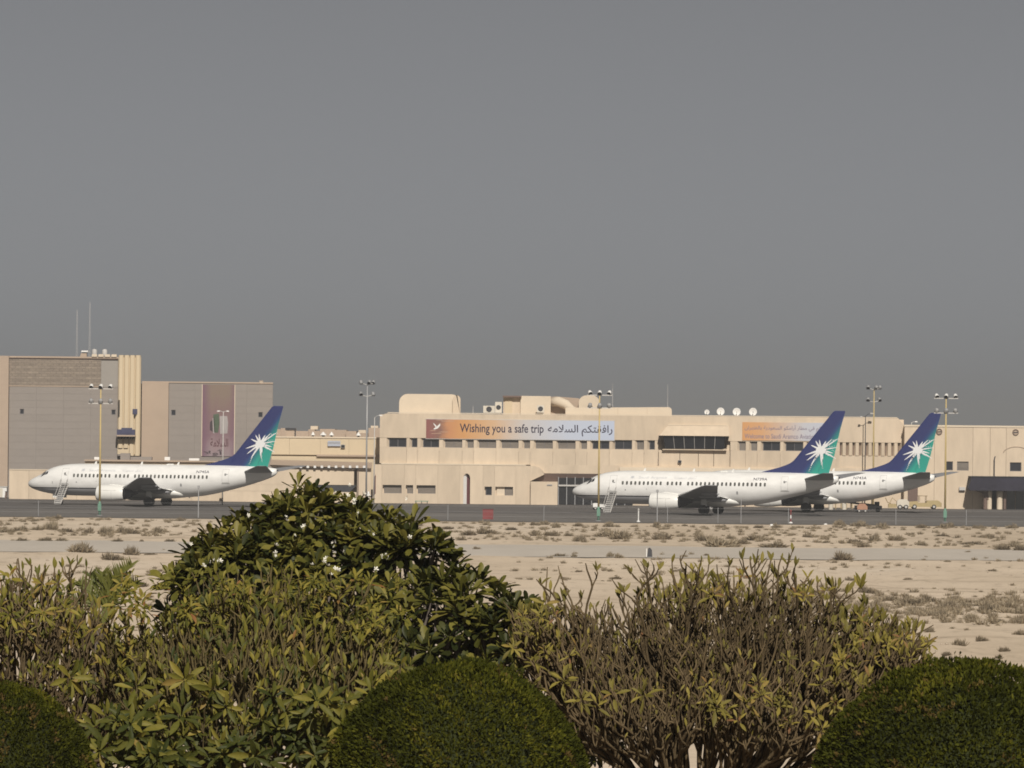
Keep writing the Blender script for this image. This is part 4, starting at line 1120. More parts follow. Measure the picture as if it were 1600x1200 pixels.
def make_aircraft():
    t = thing('airliner', 'x', 'airliner', (0, 0, 0), 'parked white airliners with blue and green tail fins')
    K = dict(parent=t, local=True)
    # fuselage
    stations = [0, .06, .15, .3, .5, .75, 1.05, 1.4, 1.75, 2.1, 2.5, 2.9, 3.4, 4, 4.7, 5.5, 6.5, 9, 12, 15, 18.5, 19.5, 20.5, 21.5, 22.5, 23.5, 24.5, 25.5, 26.5, 27.5, 28.5, 29.4, 30.2, 30.9, 31.5, 31.9, 32.2, 32.36, 32.45]
    rings = []
    for x in [rm(q) for q in stations]:
        zc, hh, w = fsec(x)
        rings.append([(x, w*math.cos(2*math.pi*k/36), zc+hh*math.sin(2*math.pi*k/36)) for k in range(36)])
    b = MB(); b.loft(rings); fus = b.build('fuselage', M['fuse'], smooth=True, **K)
    b = MB(); rr = []
    for x, w, zb, ztp in [(q[0]+.9,)+q[1:] for q in ((9.2,.3,1.12,1.5),(10.2,1.3,1.0,2.0),(11.5,1.85,.92,2.45),(14,2.02,.88,2.62),(17,2.02,.88,2.62),(18.6,1.8,.93,2.5),(19.8,1.3,1.05,2.1),(20.8,.35,1.2,1.6))]:
        rr.append([(x, w*math.cos(2*math.pi*k/20), (zb+ztp)/2+(ztp-zb)/2*math.sin(2*math.pi*k/20)) for k in range(20)])
    b.loft(rr); b.build('wing_fairing', M['engine'], smooth=True, **K)
    b = MB(); b.lathe([(.10, 33.03), (.09, 33.2), (.03, 33.22)], 10, 'x', (0, 0, 4.58)); b.build('exhaust', M['darkgrey'], **K)
    # wings
    for s in (-1, 1):
        WS, ES = 1.0, 1.0
        rings = [airfoil(10.9, 8.1, .125, s*1.0, 1.88), airfoil(11.5, 7.35, .125, s*1.88, 1.93), airfoil(14.05, 4.75, .115, s*5.7, 2.26),
                 airfoil(17.2, 3.25, .105, s*11.2, 2.85), airfoil(20.4, 1.75, .10, s*16.6, 3.55), airfoil(20.95, 1.35, .09, s*17.1, 3.62)]
        b = MB(); b.loft(rings); b.v = [(x+WS, y, z) for x, y, z in b.v]; wg = b.build('wing', M['wing'], smooth=False, **K)
        b = MB(); b.tube([(13.95+WS, s*5.8, 2.27), (17.12+WS, s*11.2, 2.86), (20.35+WS, s*16.6, 3.56)], [.11, .085, .05], 8); b.build('leading_edge', M['wingdark'], wg, local=True, smooth=True)
        for yy, xx, L, z0 in ((3.4, 16.6, 2.6, 1.75), (7.4, 16.9, 2.7, 2.18), (10.6, 18.2, 2.3, 2.55)):
            b = MB(); rr = []
            for f, r in ((0,.03),(.12,.16),(.35,.24),(.65,.22),(.88,.12),(1,.02)):
                rr.append([(xx+WS+L*f, s*yy+r*.8*math.cos(a_), z0-.12*f*0+r*math.sin(a_)) for a_ in [2*math.pi*k/10 for k in range(10)]])
            b.loft(rr); b.build('flap_fairing', M['wing'], wg, local=True, smooth=True)
        # engine
        cy, cz = s*4.83, 1.50
        prof = [(1.0,10.25),(1.06,10.5),(1.10,10.95),(1.11,11.6),(1.08,12.4),(.98,13.2),(.88,13.75),(.86,13.78)]
        b = MB(); rr = []
        for r, x in prof:
            ring = []
            for k in range(24):
                a_ = 2*math.pi*k/24; zz = r*math.sin(a_); 
                if zz < -.80*r: zz = -.80*r-(abs(zz)-.80*r)*.25
                ring.append((x, cy+r*1.03*math.cos(a_), cz+zz))
            rr.append(ring)
        b.loft(rr, cap=False); en = b.shift(ES).build('engine', M['engine'], smooth=True, **K)
        b = MB(); b.loft([[(p[0]+dx, cy+(p[1]-cy)*sc_, cz+(p[2]-cz)*sc_) for p in rr[0]] for dx, sc_ in ((.02,1.003),(-.08,.97),(-.06,.9),(.2,.84),(.7,.8))], cap=False); b.shift(ES).build('intake_lip', M['lip'], en, local=True, smooth=True)
        b = MB(); b.lathe([(.82, 11.0), (.3, 10.95), (.02, 10.6)], 18, 'x', (0, cy, cz)); b.shift(ES).build('fan', M['darkgrey'], en, local=True)
        b = MB(); b.lathe([(.85, 13.74), (.60, 13.74), (.56, 14.3), (.42, 14.7), (.3, 14.72), (.18, 15.2), (.02, 15.5)], 18, 'x', (0, cy, cz+.05)); b.shift(ES).build('exhaust_cone', M['darkgrey'], en, local=True, smooth=True)
        b = MB(); b.prism([(11.1, cz+1.0), (12.2, cz+1.18), (14.2, cz+.98), (15.9, cz+.62), (15.4, cz+.4), (13.2, cz+.6), (12.0, cz+.9)], cy-.17, cy+.17); b.shift(ES).build('pylon', M['engine'], en, local=True)
        # cowl seam
        b = MB(); b.tube([(10.6, cy-1.09*math.cos(.38), cz+.40), (11.6, cy-1.15*math.cos(.36), cz+.40), (12.9, cy-1.06*math.cos(.38), cz+.38)], .02, 4)
        if s < 0: b.shift(ES).build('cowl_seam', M['outline'], en, local=True)
        b = MB()
        if s < 0:
            b.tube([(12.35, cy-1.135*math.cos(a_), cz+1.09*math.sin(a_)) for a_ in (-.75,-.5,-.2,.1,.33)], .018, 4); b.shift(ES).build('cowl_seam', M['outline'], en, local=True)
    # fin with dorsal fillet
    FZ = 4.95
    b = MB()
    rings = [vertfoil(26.25, 5.55, .062, FZ), vertfoil(26.75, 5.25, .065, 5.6), vertfoil(28.0, 4.5, .07, 7.2), vertfoil(30.55, 2.65, .08, 10.3), vertfoil(32.3, 1.5, .08, 12.42), vertfoil(32.55, 1.2, .05, 12.55)]
    b.loft(rings)
    dl = [(23.2, 5.08), (24.4, 5.38), (25.6, 5.70), (26.5, 6.0), (27.1, 6.28), (27.5, 6.6), (28.1, 7.3)]
    for s_ in (-1, 1):
        top = [(x, s_*.02, z) for x, z in dl]; bot = [(23.2, s_*.02, 5.04)] + [(x, s_*(.03+.16*(x-23.2)/6.4), 4.98) for x, z in dl[1:-2]] + [(28.0, s_*.17, 4.98), (29.2, s_*.17, 4.98)]
        n = len(dl); b.add(top+bot, [((i, i+1, n+i+1, n+i) if s_ < 0 else (n+i, n+i+1, i+1, i)) for i in range(n-1)])
    fin = b.build('tail_fin', M['fin'], fix=False, **K)
    b = MB(); b.tube([(30.6, -.24, 5.3), (31.7, -.2, 8.2), (32.5, -.13, 10.6)], .012, 4); b.build('rudder_line', M['blue'], fin, local=True)
    # white palm-frond burst on the port and starboard fin faces
    def fpt(px, py): return ((px-45+2)/11.82, (789.6-py)/12.52)
    C0 = fpt(408, 691)
    rays = [(385,699,3.2),(393,684,3.4),(400,677.5,3.6),(405.5,676,3.2),(415.5,677.5,3.6),(424,674.5,3.0),(433.5,673.2,2.4),(432,687,2.2),(426,696,3.0),(429,704,2.6),(420,700,2.6),(411,706,4.2),(409,714,3.6),(398,707,4.6),(393.5,714,3.4),(387,707.5,3.0)]
    def fin_y(x, z, s_):
        zz = [4.95, 5.6, 7.2, 10.3, 12.42]; le = [26.25, 26.75, 28.0, 30.55, 32.3]; ch = [5.55, 5.25, 4.5, 2.65, 1.5]
        a, c = np.interp(z, zz, le), np.interp(z, zz, ch); q = min(1, max(0.02, (x-a)/c))
        return s_*(5*.076*(.2969*math.sqrt(q)-.126*q-.3516*q*q+.2843*q**3-.1015*q**4)*c+.02)
    for s_ in (-1, 1):
        b = MB()
        # core
        core = [fpt(408+rx_*math.cos(a_), 691+ry_*math.sin(a_)) for a_, rx_, ry_ in [(k*.5236, 7.8-1.8*(k % 2), 6.8-1.8*(k % 2)) for k in range(12)]]
        b.add([(C0[0], fin_y(*C0, s_)+s_*.006, C0[1])] + [(x, fin_y(x, z, s_)+s_*.003, z) for x, z in core], [(0, 1+k, 1+(k+1) % 12) for k in range(12)])
        for ex, ey, wpx in rays:
            E = fpt(ex, ey); d = (E[0]-C0[0], E[1]-C0[1]); L = math.hypot(*d); d = (d[0]/L, d[1]/L); nn = (-d[1], d[0]); w = wpx/12.5*.42
            st = [.18, .45, .70, .9, 1.0]; ws = [1.1, 1.0, .72, .40, .05]
            vs = []
            for f, q in zip(st, ws):
                for sg in (-1, 1):
                    x, z = C0[0]+d[0]*L*f+nn[0]*w*q*sg, C0[1]+d[1]*L*f+nn[1]*w*q*sg
                    vs.append((x, fin_y(x, z, s_), z))
            b.add(vs, [(2*i, 2*i+1, 2*i+3, 2*i+2) for i in range(len(st)-1)])
        # broken tips of the hanging fronds
        for (ax_, ay_, bx_, by_, cnt, w) in [(397,708,390.5,724,6,2.6),(409.5,706,410.5,719.5,6,2.4),(420,697,430,704.5,5,2.4),(419,686,432,685,4,1.8),(423,691,431,694,4,1.6),(424,677,435,674.5,4,2.2)]:
            for i in range(cnt):
                f = (i+.5)/cnt; P_ = fpt(ax_+(bx_-ax_)*f, ay_+(by_-ay_)*f); r = w*(1-.5*f)/12.5*.5
                dx, dz = (bx_-ax_), -(by_-ay_); L = math.hypot(dx, dz); dx, dz = dx/L, dz/L
                q = [(P_[0]+dx*r, P_[1]+dz*r), (P_[0]-dz*r*1.1, P_[1]+dx*r*1.1), (P_[0]-dx*r*.6, P_[1]-dz*r*.6), (P_[0]+dz*r*1.1, P_[1]-dx*r*1.1)]
                b.add([(x, fin_y(x, z, s_)+s_*.002, z) for x, z in q], [(0,1,2,3)])
        b.build('fin_emblem', M['burst'], fin, local=True, fix=False)
    # tailplanes
    for s in (-1, 1):
        rings = [airfoil(28.6, 4.0, .10, s*.35, 4.30), airfoil(28.95, 3.75, .10, s*.8, 4.36), airfoil(33.0, 1.35, .09, s*6.9, 5.12), airfoil(33.4, 1.0, .06, s*7.17, 5.15)]
        b = MB(); b.loft(rings); b.build('tailplane', M['wing'], **K)
    # cabin windows, port and starboard
    wpx = [115.5+6.28*i for i in range(10)] + [182.5, 189, 195.5, 201.5] + [212.8+6.28*i for i in range(19)]
    wm = {}
    for s in (-1, 1):
        for p in wpx:
            x = (p-45+7.7)/11.82
            key = (s, x > 18.6 and round(x, 1) or 0)
            if key not in wm:
                b = MB(); x0 = x if key[1] else 10.0; vs = []
                for dx, dz in ((-.07,-.22),(.07,-.22),(.13,-.13),(.13,.13),(.07,.22),(-.07,.22),(-.13,.13),(-.13,-.13)):
                    vs.append((dx, -s*fside(x0, 3.66+dz, .014), 3.66+dz))
                b.add(vs, [tuple(range(8))]); wm[key] = b.mesh('cabin_window', M['cabin'])
            inst('cabin_window', wm[key], fus, (x, 0, 0))
    # cockpit glazing
    for s in (-1, 1):
        for args in ((1.62,2.28,1.98,2.42,.98,1.42), (1.78,2.36,2.14,2.52,.60,.94), (2.42,2.84,2.58,2.86,.58,.86)):
            b = patch_a(*args, .014, s); b.build('cockpit_window', M['glass'], fus, local=True, smooth=True)
    # doors: proud leaf with a grey outline
    def door(x0, x1, z0, z1, name='door'):
        d = patch(x0, x1, z0, z1, .012, 3, 8).build(name, M['fuse'], parent=t, local=True, smooth=True)
        g = .035; b = MB()
        for (a, c, e, f) in ((x0-g, x0, z0-g, z1+g), (x1, x1+g, z0-g, z1+g), (x0, x1, z1, z1+g), (x0, x1, z0-g, z0)):
            q = patch(a, c, e, f, .018, 1, 8); b.add(q.v, q.f)
        b.build('door_outline', M['outline'], d, local=True)
        q = patch((x0+x1)/2-.05, (x0+x1)/2+.3, z0+.95, z0+1.05, .03, 1, 1); q.build('handle', M['grey'], d, local=True)
        q = patch((x0+x1)/2-.1, (x0+x1)/2+.1, z1-.75, z1-.5, .028, 1, 1); q.build('door_window', M['cabin'], d, local=True)
    door(4.95, 5.78, 2.70, 4.50)
    door(26.4, 27.16, 3.02, 4.62)
    b = patch(4.8, 5.95, 2.52, 2.62, .03, 3, 1); b.build('sill_plate', M['outline'], **K)
    b = patch(26.3, 27.3, 2.86, 2.93, .03, 3, 1); b.build('sill_plate', M['outline'], **K)
    for (xx, zz, w, h, m_) in ((6.9, 2.75, .14, .14, 'grey'), (9.6, 2.9, .1, .1, 'outline'), (20.9, 2.45, .22, .35, 'grey'), (3.6, 2.6, .12, .3, 'outline')):
        b = patch(xx, xx+w, zz, zz+h, .014, 1, 2); b.build('access_panel', M[m_], fus, local=True)
    # folding airstair hanging from the forward door
    b = MB(); sl = lambda f, x: (x, -1.75-2.35*f, 2.60-2.48*f)
    for xs_ in (4.92, 5.80):
        p0, p1 = sl(0, xs_), sl(1, xs_)
        b.add([p0, p1, (p1[0], p1[1], p1[2]-.02), (p0[0], p0[1], p0[2]-.3), (p0[0]+.06, p0[1], p0[2]), (p1[0]+.06, p1[1], p1[2]), (p1[0]+.06, p1[1], p1[2]-.02), (p0[0]+.06, p0[1], p0[2]-.3)],
              [(0,1,2,3),(7,6,5,4),(0,4,5,1),(1,5,6,2),(2,6,7,3),(3,7,4,0)])
    ast = b.build('airstair', M['palegrey'], **K)
    for i in range(11):
        p = sl((i+.5)/11, 0); b = MB(); b.box(4.985, 5.795, p[1]-.13, p[1]+.13, p[2]-.05, p[2]-.01); b.build('tread', M['grey'], ast, local=True)
    b = MB()
    p0, p1 = sl(0, 0), sl(1, 0); b.add([(4.99, p0[1]+.05, p0[2]-.2), (5.79, p0[1]+.05, p0[2]-.2), (5.79, p1[1]+.05, p1[2]-.06), (4.99, p1[1]+.05, p1[2]-.06)], [(0,1,2,3)]); b.build('riser_sheet', M['palegrey'], ast, local=True)
    for xs_ in (4.95, 5.83):
        b = MB()
        b.tube([(xs_, -1.78, 3.3), (xs_, -2.3, 2.95), (xs_, -3.9, 1.2), (xs_, -4.05, .2)], .03, 5); b.build('handrail', M['palegrey'], ast, local=True)
    # undercarriage
    def wheel(x, y, r, w, par):
        b = MB(); b.lathe([(r*.55, -w/2), (r*.9, -w/2), (r, -w*.3), (r, w*.3), (r*.9, w/2), (r*.55, w/2)], 20, 'y', (x, y, r)); wh = b.build('wheel', M['rubber'], par, local=True, smooth=False)
        b = MB(); b.lathe([(r*.56, -w*.48), (r*.4, -w*.40), (.05, -w*.45)], 16, 'y', (x, y, r)); b.lathe([(r*.56, w*.48), (r*.4, w*.40), (.05, w*.45)], 16, 'y', (x, y, r)); b.build('hub', M['hub'], wh, local=True)
    for s in (-1, 1):
        b = MB(); b.tube([(17.2, s*2.86, .56), (17.2, s*2.84, 1.9)], .13, 8); b.tube([(17.2, s*2.4, .56), (17.2, s*3.3, .56)], .08, 8); b.tube([(17.2, s*2.8, .9), (17.0, s*1.6, 1.5)], .07, 6)
        g = b.build('main_gear', M['palegrey'], **K)
        wheel(17.2, s*2.86-.42, .565, .38, g); wheel(17.2, s*2.86+.42, .565, .38, g)
        b = MB(); b.box(16.9, 17.6, s*3.05-.03, s*3.05+.03, .95, 1.85); b.build('gear_door', M['engine'], g, local=True)
    b = MB(); b.tube([(4.0, 0, .34), (3.95, 0, 1.5)], .09, 8); b.tube([(4.0, -.3, .34), (4.0, .3, .34)], .05, 6); b.tube([(4.0, 0, .7), (4.8, 0, 1.4)], .05, 6); g = b.build('nose_gear', M['palegrey'], **K)
    wheel(4.0, -.2, .34, .2, g); wheel(4.0, .2, .34, .2, g)
    for s in (-1, 1):
        b = MB(); b.box(3.2, 4.7, s*.42-.02, s*.42+.02, .85, 1.32); b.build('gear_door', M['engine'], g, local=True)
    # blade antennas on the crown and belly
    for xx, h in ((8.6, .34), (14.8, .36), (19.7, .36)):
        b = MB(); b.prism([(xx, 5.1), (xx+.32, 5.1), (xx+.36, 5.1+h), (xx+.2, 5.1+h)], -.03, .03); b.build('blade_antenna', M['engine'], **K)
    b = MB(); b.prism([(18.3, 5.1), (19.4, 5.1), (19.2, 5.24), (18.5, 5.24)], -.12, .12); b.build('antenna_fairing', M['engine'], **K)
    b = MB(); b.prism([(21.3, 1.4), (21.6, 1.45), (21.5, 1.0), (21.4, 1.0)], -.03, .03); b.build('blade_antenna', M['grey'], **K)
    # faded airline titles
    pf = lambda x, z: (x, fside(x, z, .014), z)
    text_on('titles', 'Saudi Aramco', M['titles'], fus, pf, 8.55, 12.1, 4.2, 4.5)
    text_on('titles', arabic('أرامكو السعودية'), M['titles'], fus, pf, 13.0, 15.8, 4.17, 4.55)
    b = MB()
    for k in range(10):
        a_ = k*.628; c = (7.75, 4.36); 
        b.add([pf(c[0]+.06*math.cos(a_+1.57), c[1]+.06*math.sin(a_+1.57)), pf(c[0]+.32*math.cos(a_), c[1]+.26*math.sin(a_)), pf(c[0]-.06*math.cos(a_+1.57), c[1]-.06*math.sin(a_+1.57))], [(0,1,2)])
    b.build('small_emblem', M['titles'], fus, local=True, fix=False)
    return t, fus

PSI = math.radians(19)
def place_aircraft(t, px, py, label, reg, fus):
    """port-side main gear track centre stands at photo pixel (px, py) on the apron"""
    g = G(px, py); a = Vector((math.cos(PSI), -math.sin(PSI), 0))
    t.location = (g.x-17.2*a.x, g.y-17.2*a.y, .03); t.rotation_euler = (0, 0, -PSI)
    t['label'] = label
    fn = lambda x, z: (x, fside(x, z, .016), z)
    if reg: text_on('registration', reg, M['ink'], fus, fn, 22.95, 24.65, 4.14, 4.46, .01)
air, fus = make_aircraft()
M['ink2'] = M['ink']
other = []
for i in range(2):
    c = copy_tree(air); other.append(c)
def child(t, nm): return [c for c in t.children if c.name.split('.')[0] == nm][0]
place_aircraft(air, 246.5, 790.5, 'white airliner in front of the tall grey stone block, parked farthest left', 'N745A', fus)
place_aircraft(other[0], 1111, 804.0, 'white airliner in front of the terminal, overlapping the tail of another airliner', 'N739A', child(other[0], 'fuselage'))
place_aircraft(other[1], 1269.5, 799.5, 'white airliner half hidden behind the nearer one, its tail before the cream hall', 'N743A', child(other[1], 'fuselage'))

# ================================================================== MASTS, POSTS, VEHICLES
def flood_mast(label, px, base, top, mid, colour, green=True, style='row', lit='white'):
    """base: photo y on the ground (or a depth), top / mid: photo y of the two lamp bars"""
    p = G(px, base) if base < 2000 else None
    D = p.y
    H = W(px, top, D).z; Hm = W(px, mid, D).z
    t = thing('floodlight_mast', label, 'light mast', (p.x, p.y, 0), 'floodlight masts around the apron')
    K = dict(parent=t, local=True)
    b = MB(); z0 = 1.6 if green else .0
    b.tube([(0,0,z0), (0,0,H*.55), (0,0,H)], [.12, .10, .065], 10); b.build('pole', M[colour], smooth=True, **K)
    if green:
        b = MB(); b.tube([(0,0,0), (0,0,z0)], [.125, .122], 10); b.build('pole_base', M['greenpole'], smooth=True, **K)
        b = MB(); b.box(-.19, .19, -.23, -.15, .55, 1.35); b.build('cable_box', M['greenpole'], **K)
    b = MB(); b.lathe([(.35, 0), (.35, .05), (.2, .1)], 10); b.build('foot_plate', M['grey'], **K)
    for zi, (zz, wl2) in enumerate(((H, 1.35), (Hm, 1.35))):
        b = MB()
        if style == 'row':
            b.box(-wl2, wl2, -.06, .06, zz-.08, zz+.02)
        else:
            b.tube([(-.75, -.35, zz+(.12 if zi == 0 else 0)), (0, 0, zz-.12), (.75, .35, zz+.1)], .05, 6)
        b.build('lamp_bar', M['palegrey'], **K)
        pos = [(-1.05, 0), (.0, -.1), (1.05, 0)] if style == 'row' else [(-.8, -.38), (.75, .38), (.25, -.3)][:3 if zi == 0 else 2]
        for j, (dx, dy) in enumerate(pos):
            fl = MB(); r = .24 if style == 'row' else .23
            # bowl shaped lamp tilted down; which way it looks differs between the bars
            ang = (math.radians(-55) if zi == 0 else math.radians(40)) if style == 'row' else math.radians(rnd.choice((-50, 130, 60)))
            prof = [(.10, .30), (.2, .24), (r*.9, .05), (r, -.12), (r*.98, -.16)]
            fl.lathe(prof, 12, 'z')
            R_ = Matrix.Rotation(ang, 3, 'X') @ Matrix.Rotation(rnd.uniform(-.3,.3), 3, 'Y')
            fl.v = [tuple(R_ @ Vector(v)) for v in fl.v]
            fl.v = [(v[0]+dx, v[1]+dy, v[2]+zz+.22) for v in fl.v]
            o = fl.build('floodlight', M['white' if lit == 'white' and zi == 0 else 'grey'], smooth=True, **K)
            g = MB(); g.lathe([(r*.93, -.165), (.02, -.165)], 12, 'z'); g.v = [tuple(R_ @ Vector(v)) for v in g.v]; g.v = [(v[0]+dx, v[1]+dy, v[2]+zz+.22) for v in g.v]
            g.build('lens', M['glass'], o, local=True)
            q = MB(); q.tube([(dx-.25, dy, zz+.2), (dx-.25, dy, zz-.04), (dx+.25, dy, zz-.04), (dx+.25, dy, zz+.2)], .025, 4); q.build('bracket', M['darkgrey'], o, local=True)
    return t
flood_mast('yellow lamp mast with a green foot in front of the left airliner', 155.5, 806, 607, 630, 'yellowpole')
flood_mast('yellow lamp mast with a green foot at the nose of the airliner before the terminal', 935, 814.5, 617, 637, 'yellowpole')
flood_mast('yellow lamp mast with white lamps just right of the last tail fin', 1476.5, 816.5, 622, 645, 'yellowpole')
flood_mast('slim grey lamp mast left of the terminal end, behind the low roofs', 572, 790, 600, 618, 'galv', False, 'cross', 'dark')
flood_mast('yellow lamp mast with dark lamps between the two right hand tail fins', 1364, 796, 608, 627, 'yellowpole', False, 'cross', 'dark')

def street_lamp(label, px, base_y, top, arms, D=None, m='palegrey'):
    p = G(px, base_y); H = W(px, top, p.y).z
    t = thing('street_lamp', label, 'street lamp', (p.x, p.y, 0), 'street lamps behind the apron')
    b = MB(); b.tube([(0,0,0), (0,0,H)], [.085, .05], 8); b.build('pole', M[m], t, local=True, smooth=True)
    for dx, dz in arms:
        b = MB(); b.tube([(0,0,H-.1), (dx*.4,0,H+dz*.7), (dx,0,H+dz)], .035, 5); b.build('arm', M[m], t, local=True)
        b = MB(); b.prism([(dx*.8, H+dz-.05), (dx*1.45, H+dz-.08), (dx*1.4, H+dz+.06), (dx*.85, H+dz+.09)], -.14, .14); b.build('lamp_head', M['white' if m == 'palegrey' else 'palegrey'], t, local=True)
    return t
street_lamp('pale double armed street lamp in front of the purple poster', 347.5, 789, 643, [(-.55, .05), (.5, .05)])
street_lamp('pale single armed street lamp at the left end of the terminal', 584, 789, 652, [(.7, .25)])
street_lamp('dark double armed street lamp left of the mast between the two right hand tail fins', 1351, 794, 650, [(-.5, -.1), (.75, .35)], m='darkgrey')
street_lamp('pale street lamp in the gap between terminal and hall', 1423, 794, 660, [(.55, .1)])

# perimeter fence along the apron edge: thin posts, a top rail and strained wires
fp = [(-40,808), (60,808), (310,810), (430,811), (560,812), (700,813), (850,814), (1027,815), (1043,815.5), (1122,816), (1158,816.5), (1232,817), (1400,818), (1510,819), (1680,820)]
f0 = G(310, 810)
fe = thing('perimeter_fence', 'thin wire fence on slim pale posts along the near edge of the apron', 'fence', (f0.x, f0.y, 0))
FY = f0.y+3
def fx_at(px): return W(px, 790, FY).x
hts = {310: 3.25, 1027: 3.3, 1158: 2.7}
for px, py in fp:
    h = hts.get(px, 1.7); x = fx_at(px); w = .045 if h < 3 else .07
    b = MB(); b.tube([(x, FY, 0), (x, FY, h)], w*.8, 6); p_ = b.build('post', M['galv'] if h > 2 else M['grey'], fe)
    if h > 3:
        b = MB(); b.box(x-.14, x+.14, FY-.12, FY+.1, h, h+.28); b.build('lamp', M['grey'], p_)
for z in (.5, 1.0, 1.6):
    b = MB(); b.tube([(fx_at(-60), FY-.03, z), (fx_at(1700), FY-.03, z)], .008, 4); b.build('wire', M['grey'], fe)
# small red and white marker posts and edge lights
for px, py, lab, red in ((997.5, 816, 'short white marker post in front of the nearer airliner engine', False), (1235.5, 818, 'short red and white marker post below the second tail fin', True)):
    p = G(px, py); t = thing('marker_post', lab, 'marker post', p)
    b = MB(); b.lathe([(.22, 0), (.2, .12), (.06, .2)], 10); b.build('foot', M['white'], t, local=True)
    for i in range(3):
        b = MB(); b.tube([(0,0,.2+i*.36), (0,0,.555+i*.36)], .07, 8); b.build('band', M['red' if (i % 2 == 0 and red) else 'white'], t, local=True)
    b = MB(); b.lathe([(.11, 1.285), (.11, 1.45), (.03, 1.52)], 8); b.build('cap', M['red'] if red else M['palegrey'], t, local=True)
for px, py, lab in ((1205.5, 822, 'tiny white stone marker on the sand edge right of the engine'), (1290, 821, 'tiny white stone marker on the sand edge under the second tail')):
    p = G(px, py); t = thing('boundary_stone', lab, 'marker stone', p); b = MB()
    b.lathe([(.2, -.1), (.2, .12), (.12, .2), (.02, .22)], 7); b.build('stone', M['white'], t, local=True)
p = G(762, 813.5); t = thing('notice_board', 'dull red board standing at the edge of the apron in front of the terminal', 'sign', p)
b = MB(); b.box(-.55, .6, -.05, .05, .15, 1.22); b.build('board', M['red'], t, local=True)
b = MB()
for xx in (-.42, .46): b.tube([(xx, .09, 0), (xx, .09, 1.15)], .04, 5)
b.build('post', M['grey'], t, local=True)
b = MB(); b.box(-.6, .65, -.07, .07, 1.222, 1.28); b.build('cap', M['darkred'], t, local=True)
p = G(1014.5, 871); t = thing('road_marker', 'small dark marker board with a white edge standing beside the sandy road', 'marker', p)
b = MB(); b.prism([(-.18, .05), (.24, .05), (.2, .6), (.05, .78), (-.1, .72)], -.05, .05); b.build('board', M['darkgrey'], t, local=True)
b = MB(); b.box(-.24, -.182, -.055, .055, .05, .7); b.build('edge', M['white'], t, local=True)
b = MB(); b.box(-.15, .2, -.15, .15, -.1, .048); b.build('foot', M['grey'], t, local=True)

def vehicle(name, label, cat, px, py, rot, L, Wd, H, body_m, prof, wheels=(.22, .78), glass=None, group=None, z=.02, r=.31):
    """prof: side outline in units of (L, H); local x along the vehicle, y across"""
    p = G(px, py); t = thing(name, label, cat, (p.x, p.y, z), group, math.radians(rot))
    b = MB(); pts = [((u-.5)*L, .28+w*(H-.28)) for u, w in prof]
    n = len(pts); inset = .12
    zc_ = sum(w for _, w in pts)/n
    def ring(y, s): return [(u*(1-.02*s), y, .28+(w-.28)*(1-.04*s)) for u, w in pts]
    b.loft([ring(-Wd/2, 1), ring(-Wd/2+.08, 0), ring(Wd/2-.08, 0), ring(Wd/2, 1)])
    b.build('body', body_m, t, local=True)
    for (u0, u1, w0, w1, sl) in (glass or []):
        for s in (-1, 1):
            b = MB(); y = s*(Wd/2+.012); f = lambda u, w: ((u-.5)*L, y, .28+w*(H-.28))
            b.add([f(u0, w0), f(u1, w0), f(u1-sl, w1), f(u0+sl, w1)], [(0,1,2,3) if s < 0 else (3,2,1,0)]); b.build('window', M['glass'], t, local=True, fix=False)
    for u in wheels:
        for s in (-1, 1):
            b = MB(); b.lathe([(.08, -.1), (r*.8, -.11), (r, -.07), (r, .07), (r*.8, .11), (.08, .1)], 14, 'y', ((u-.5)*L, s*(Wd/2-.08), r)); w_ = b.build('wheel', M['rubber'], t, local=True)
            b = MB(); b.lathe([(r*.55, s*.112), (.03, s*.125)], 10, 'y', ((u-.5)*L, s*(Wd/2-.08), r)); b.build('hub', M['palegrey'], w_, local=True)
    for s in (-1, 1):
        b = MB(); b.box(-L/2-.01, -L/2+.05, s*Wd*.36-.12, s*Wd*.36+.12, .62, .74); b.build('headlight', M['palegrey'], t, local=True)
    return t
VAN = [(0,0),(0,.42),(.05,.5),(.17,.95),(.22,1),(.97,1),(1,.9),(1,0)]
CAR = [(0,0),(0,.45),(.2,.58),(.33,.97),(.4,1),(.68,1),(.82,.62),(1,.55),(1,0)]
PICK = [(0,0),(0,.45),(.22,.55),(.34,.97),(.38,1),(.56,1),(.6,.52),(1,.52),(1,0)]
UNIT = [(0,.1),(0,.85),(.12,1),(.9,1),(1,.8),(1,.1)]
vehicle('power_cart', 'low white wheeled cart under the nose of the left airliner', 'ground cart', 78, 779.5, 4, 1.5, 1.1, .85, M['white'], UNIT, r=.2)
vehicle('power_cart', 'small white wheeled cart below the nose of the airliner at the terminal', 'ground cart', 935, 797, 5, 1.5, 1.1, .85, M['white'], UNIT, r=.2)
p = G(122, 780); tr = thing('flat_trailer', 'flat equipment trailer with white hubbed wheels under the left fuselage', 'trailer', (p.x, p.y, .02))
b = MB(); b.box(-2.1, 2.2, -.7, .7, .5, .62); b.build('deck', M['darkgrey'], tr, local=True)
for xx in (-1.35, -.35, 1.7):
    for s in (-1, 1):
        b = MB(); b.lathe([(.1,-.1),(.38,-.1),(.42,-.05),(.42,.05),(.38,.1),(.1,.1)], 16, 'y', (xx, s*.78, .42)); w_ = b.build('wheel', M['rubber'], tr, local=True)
        b = MB(); b.lathe([(.22, s*.105), (.04, s*.12)], 12, 'y', (xx, s*.78, .42)); b.build('hub', M['white'], w_, local=True)
b = MB(); b.tube([(-2.1,0,.55),(-3.0,0,.4)], .05, 5); b.build('drawbar', M['grey'], tr, local=True)
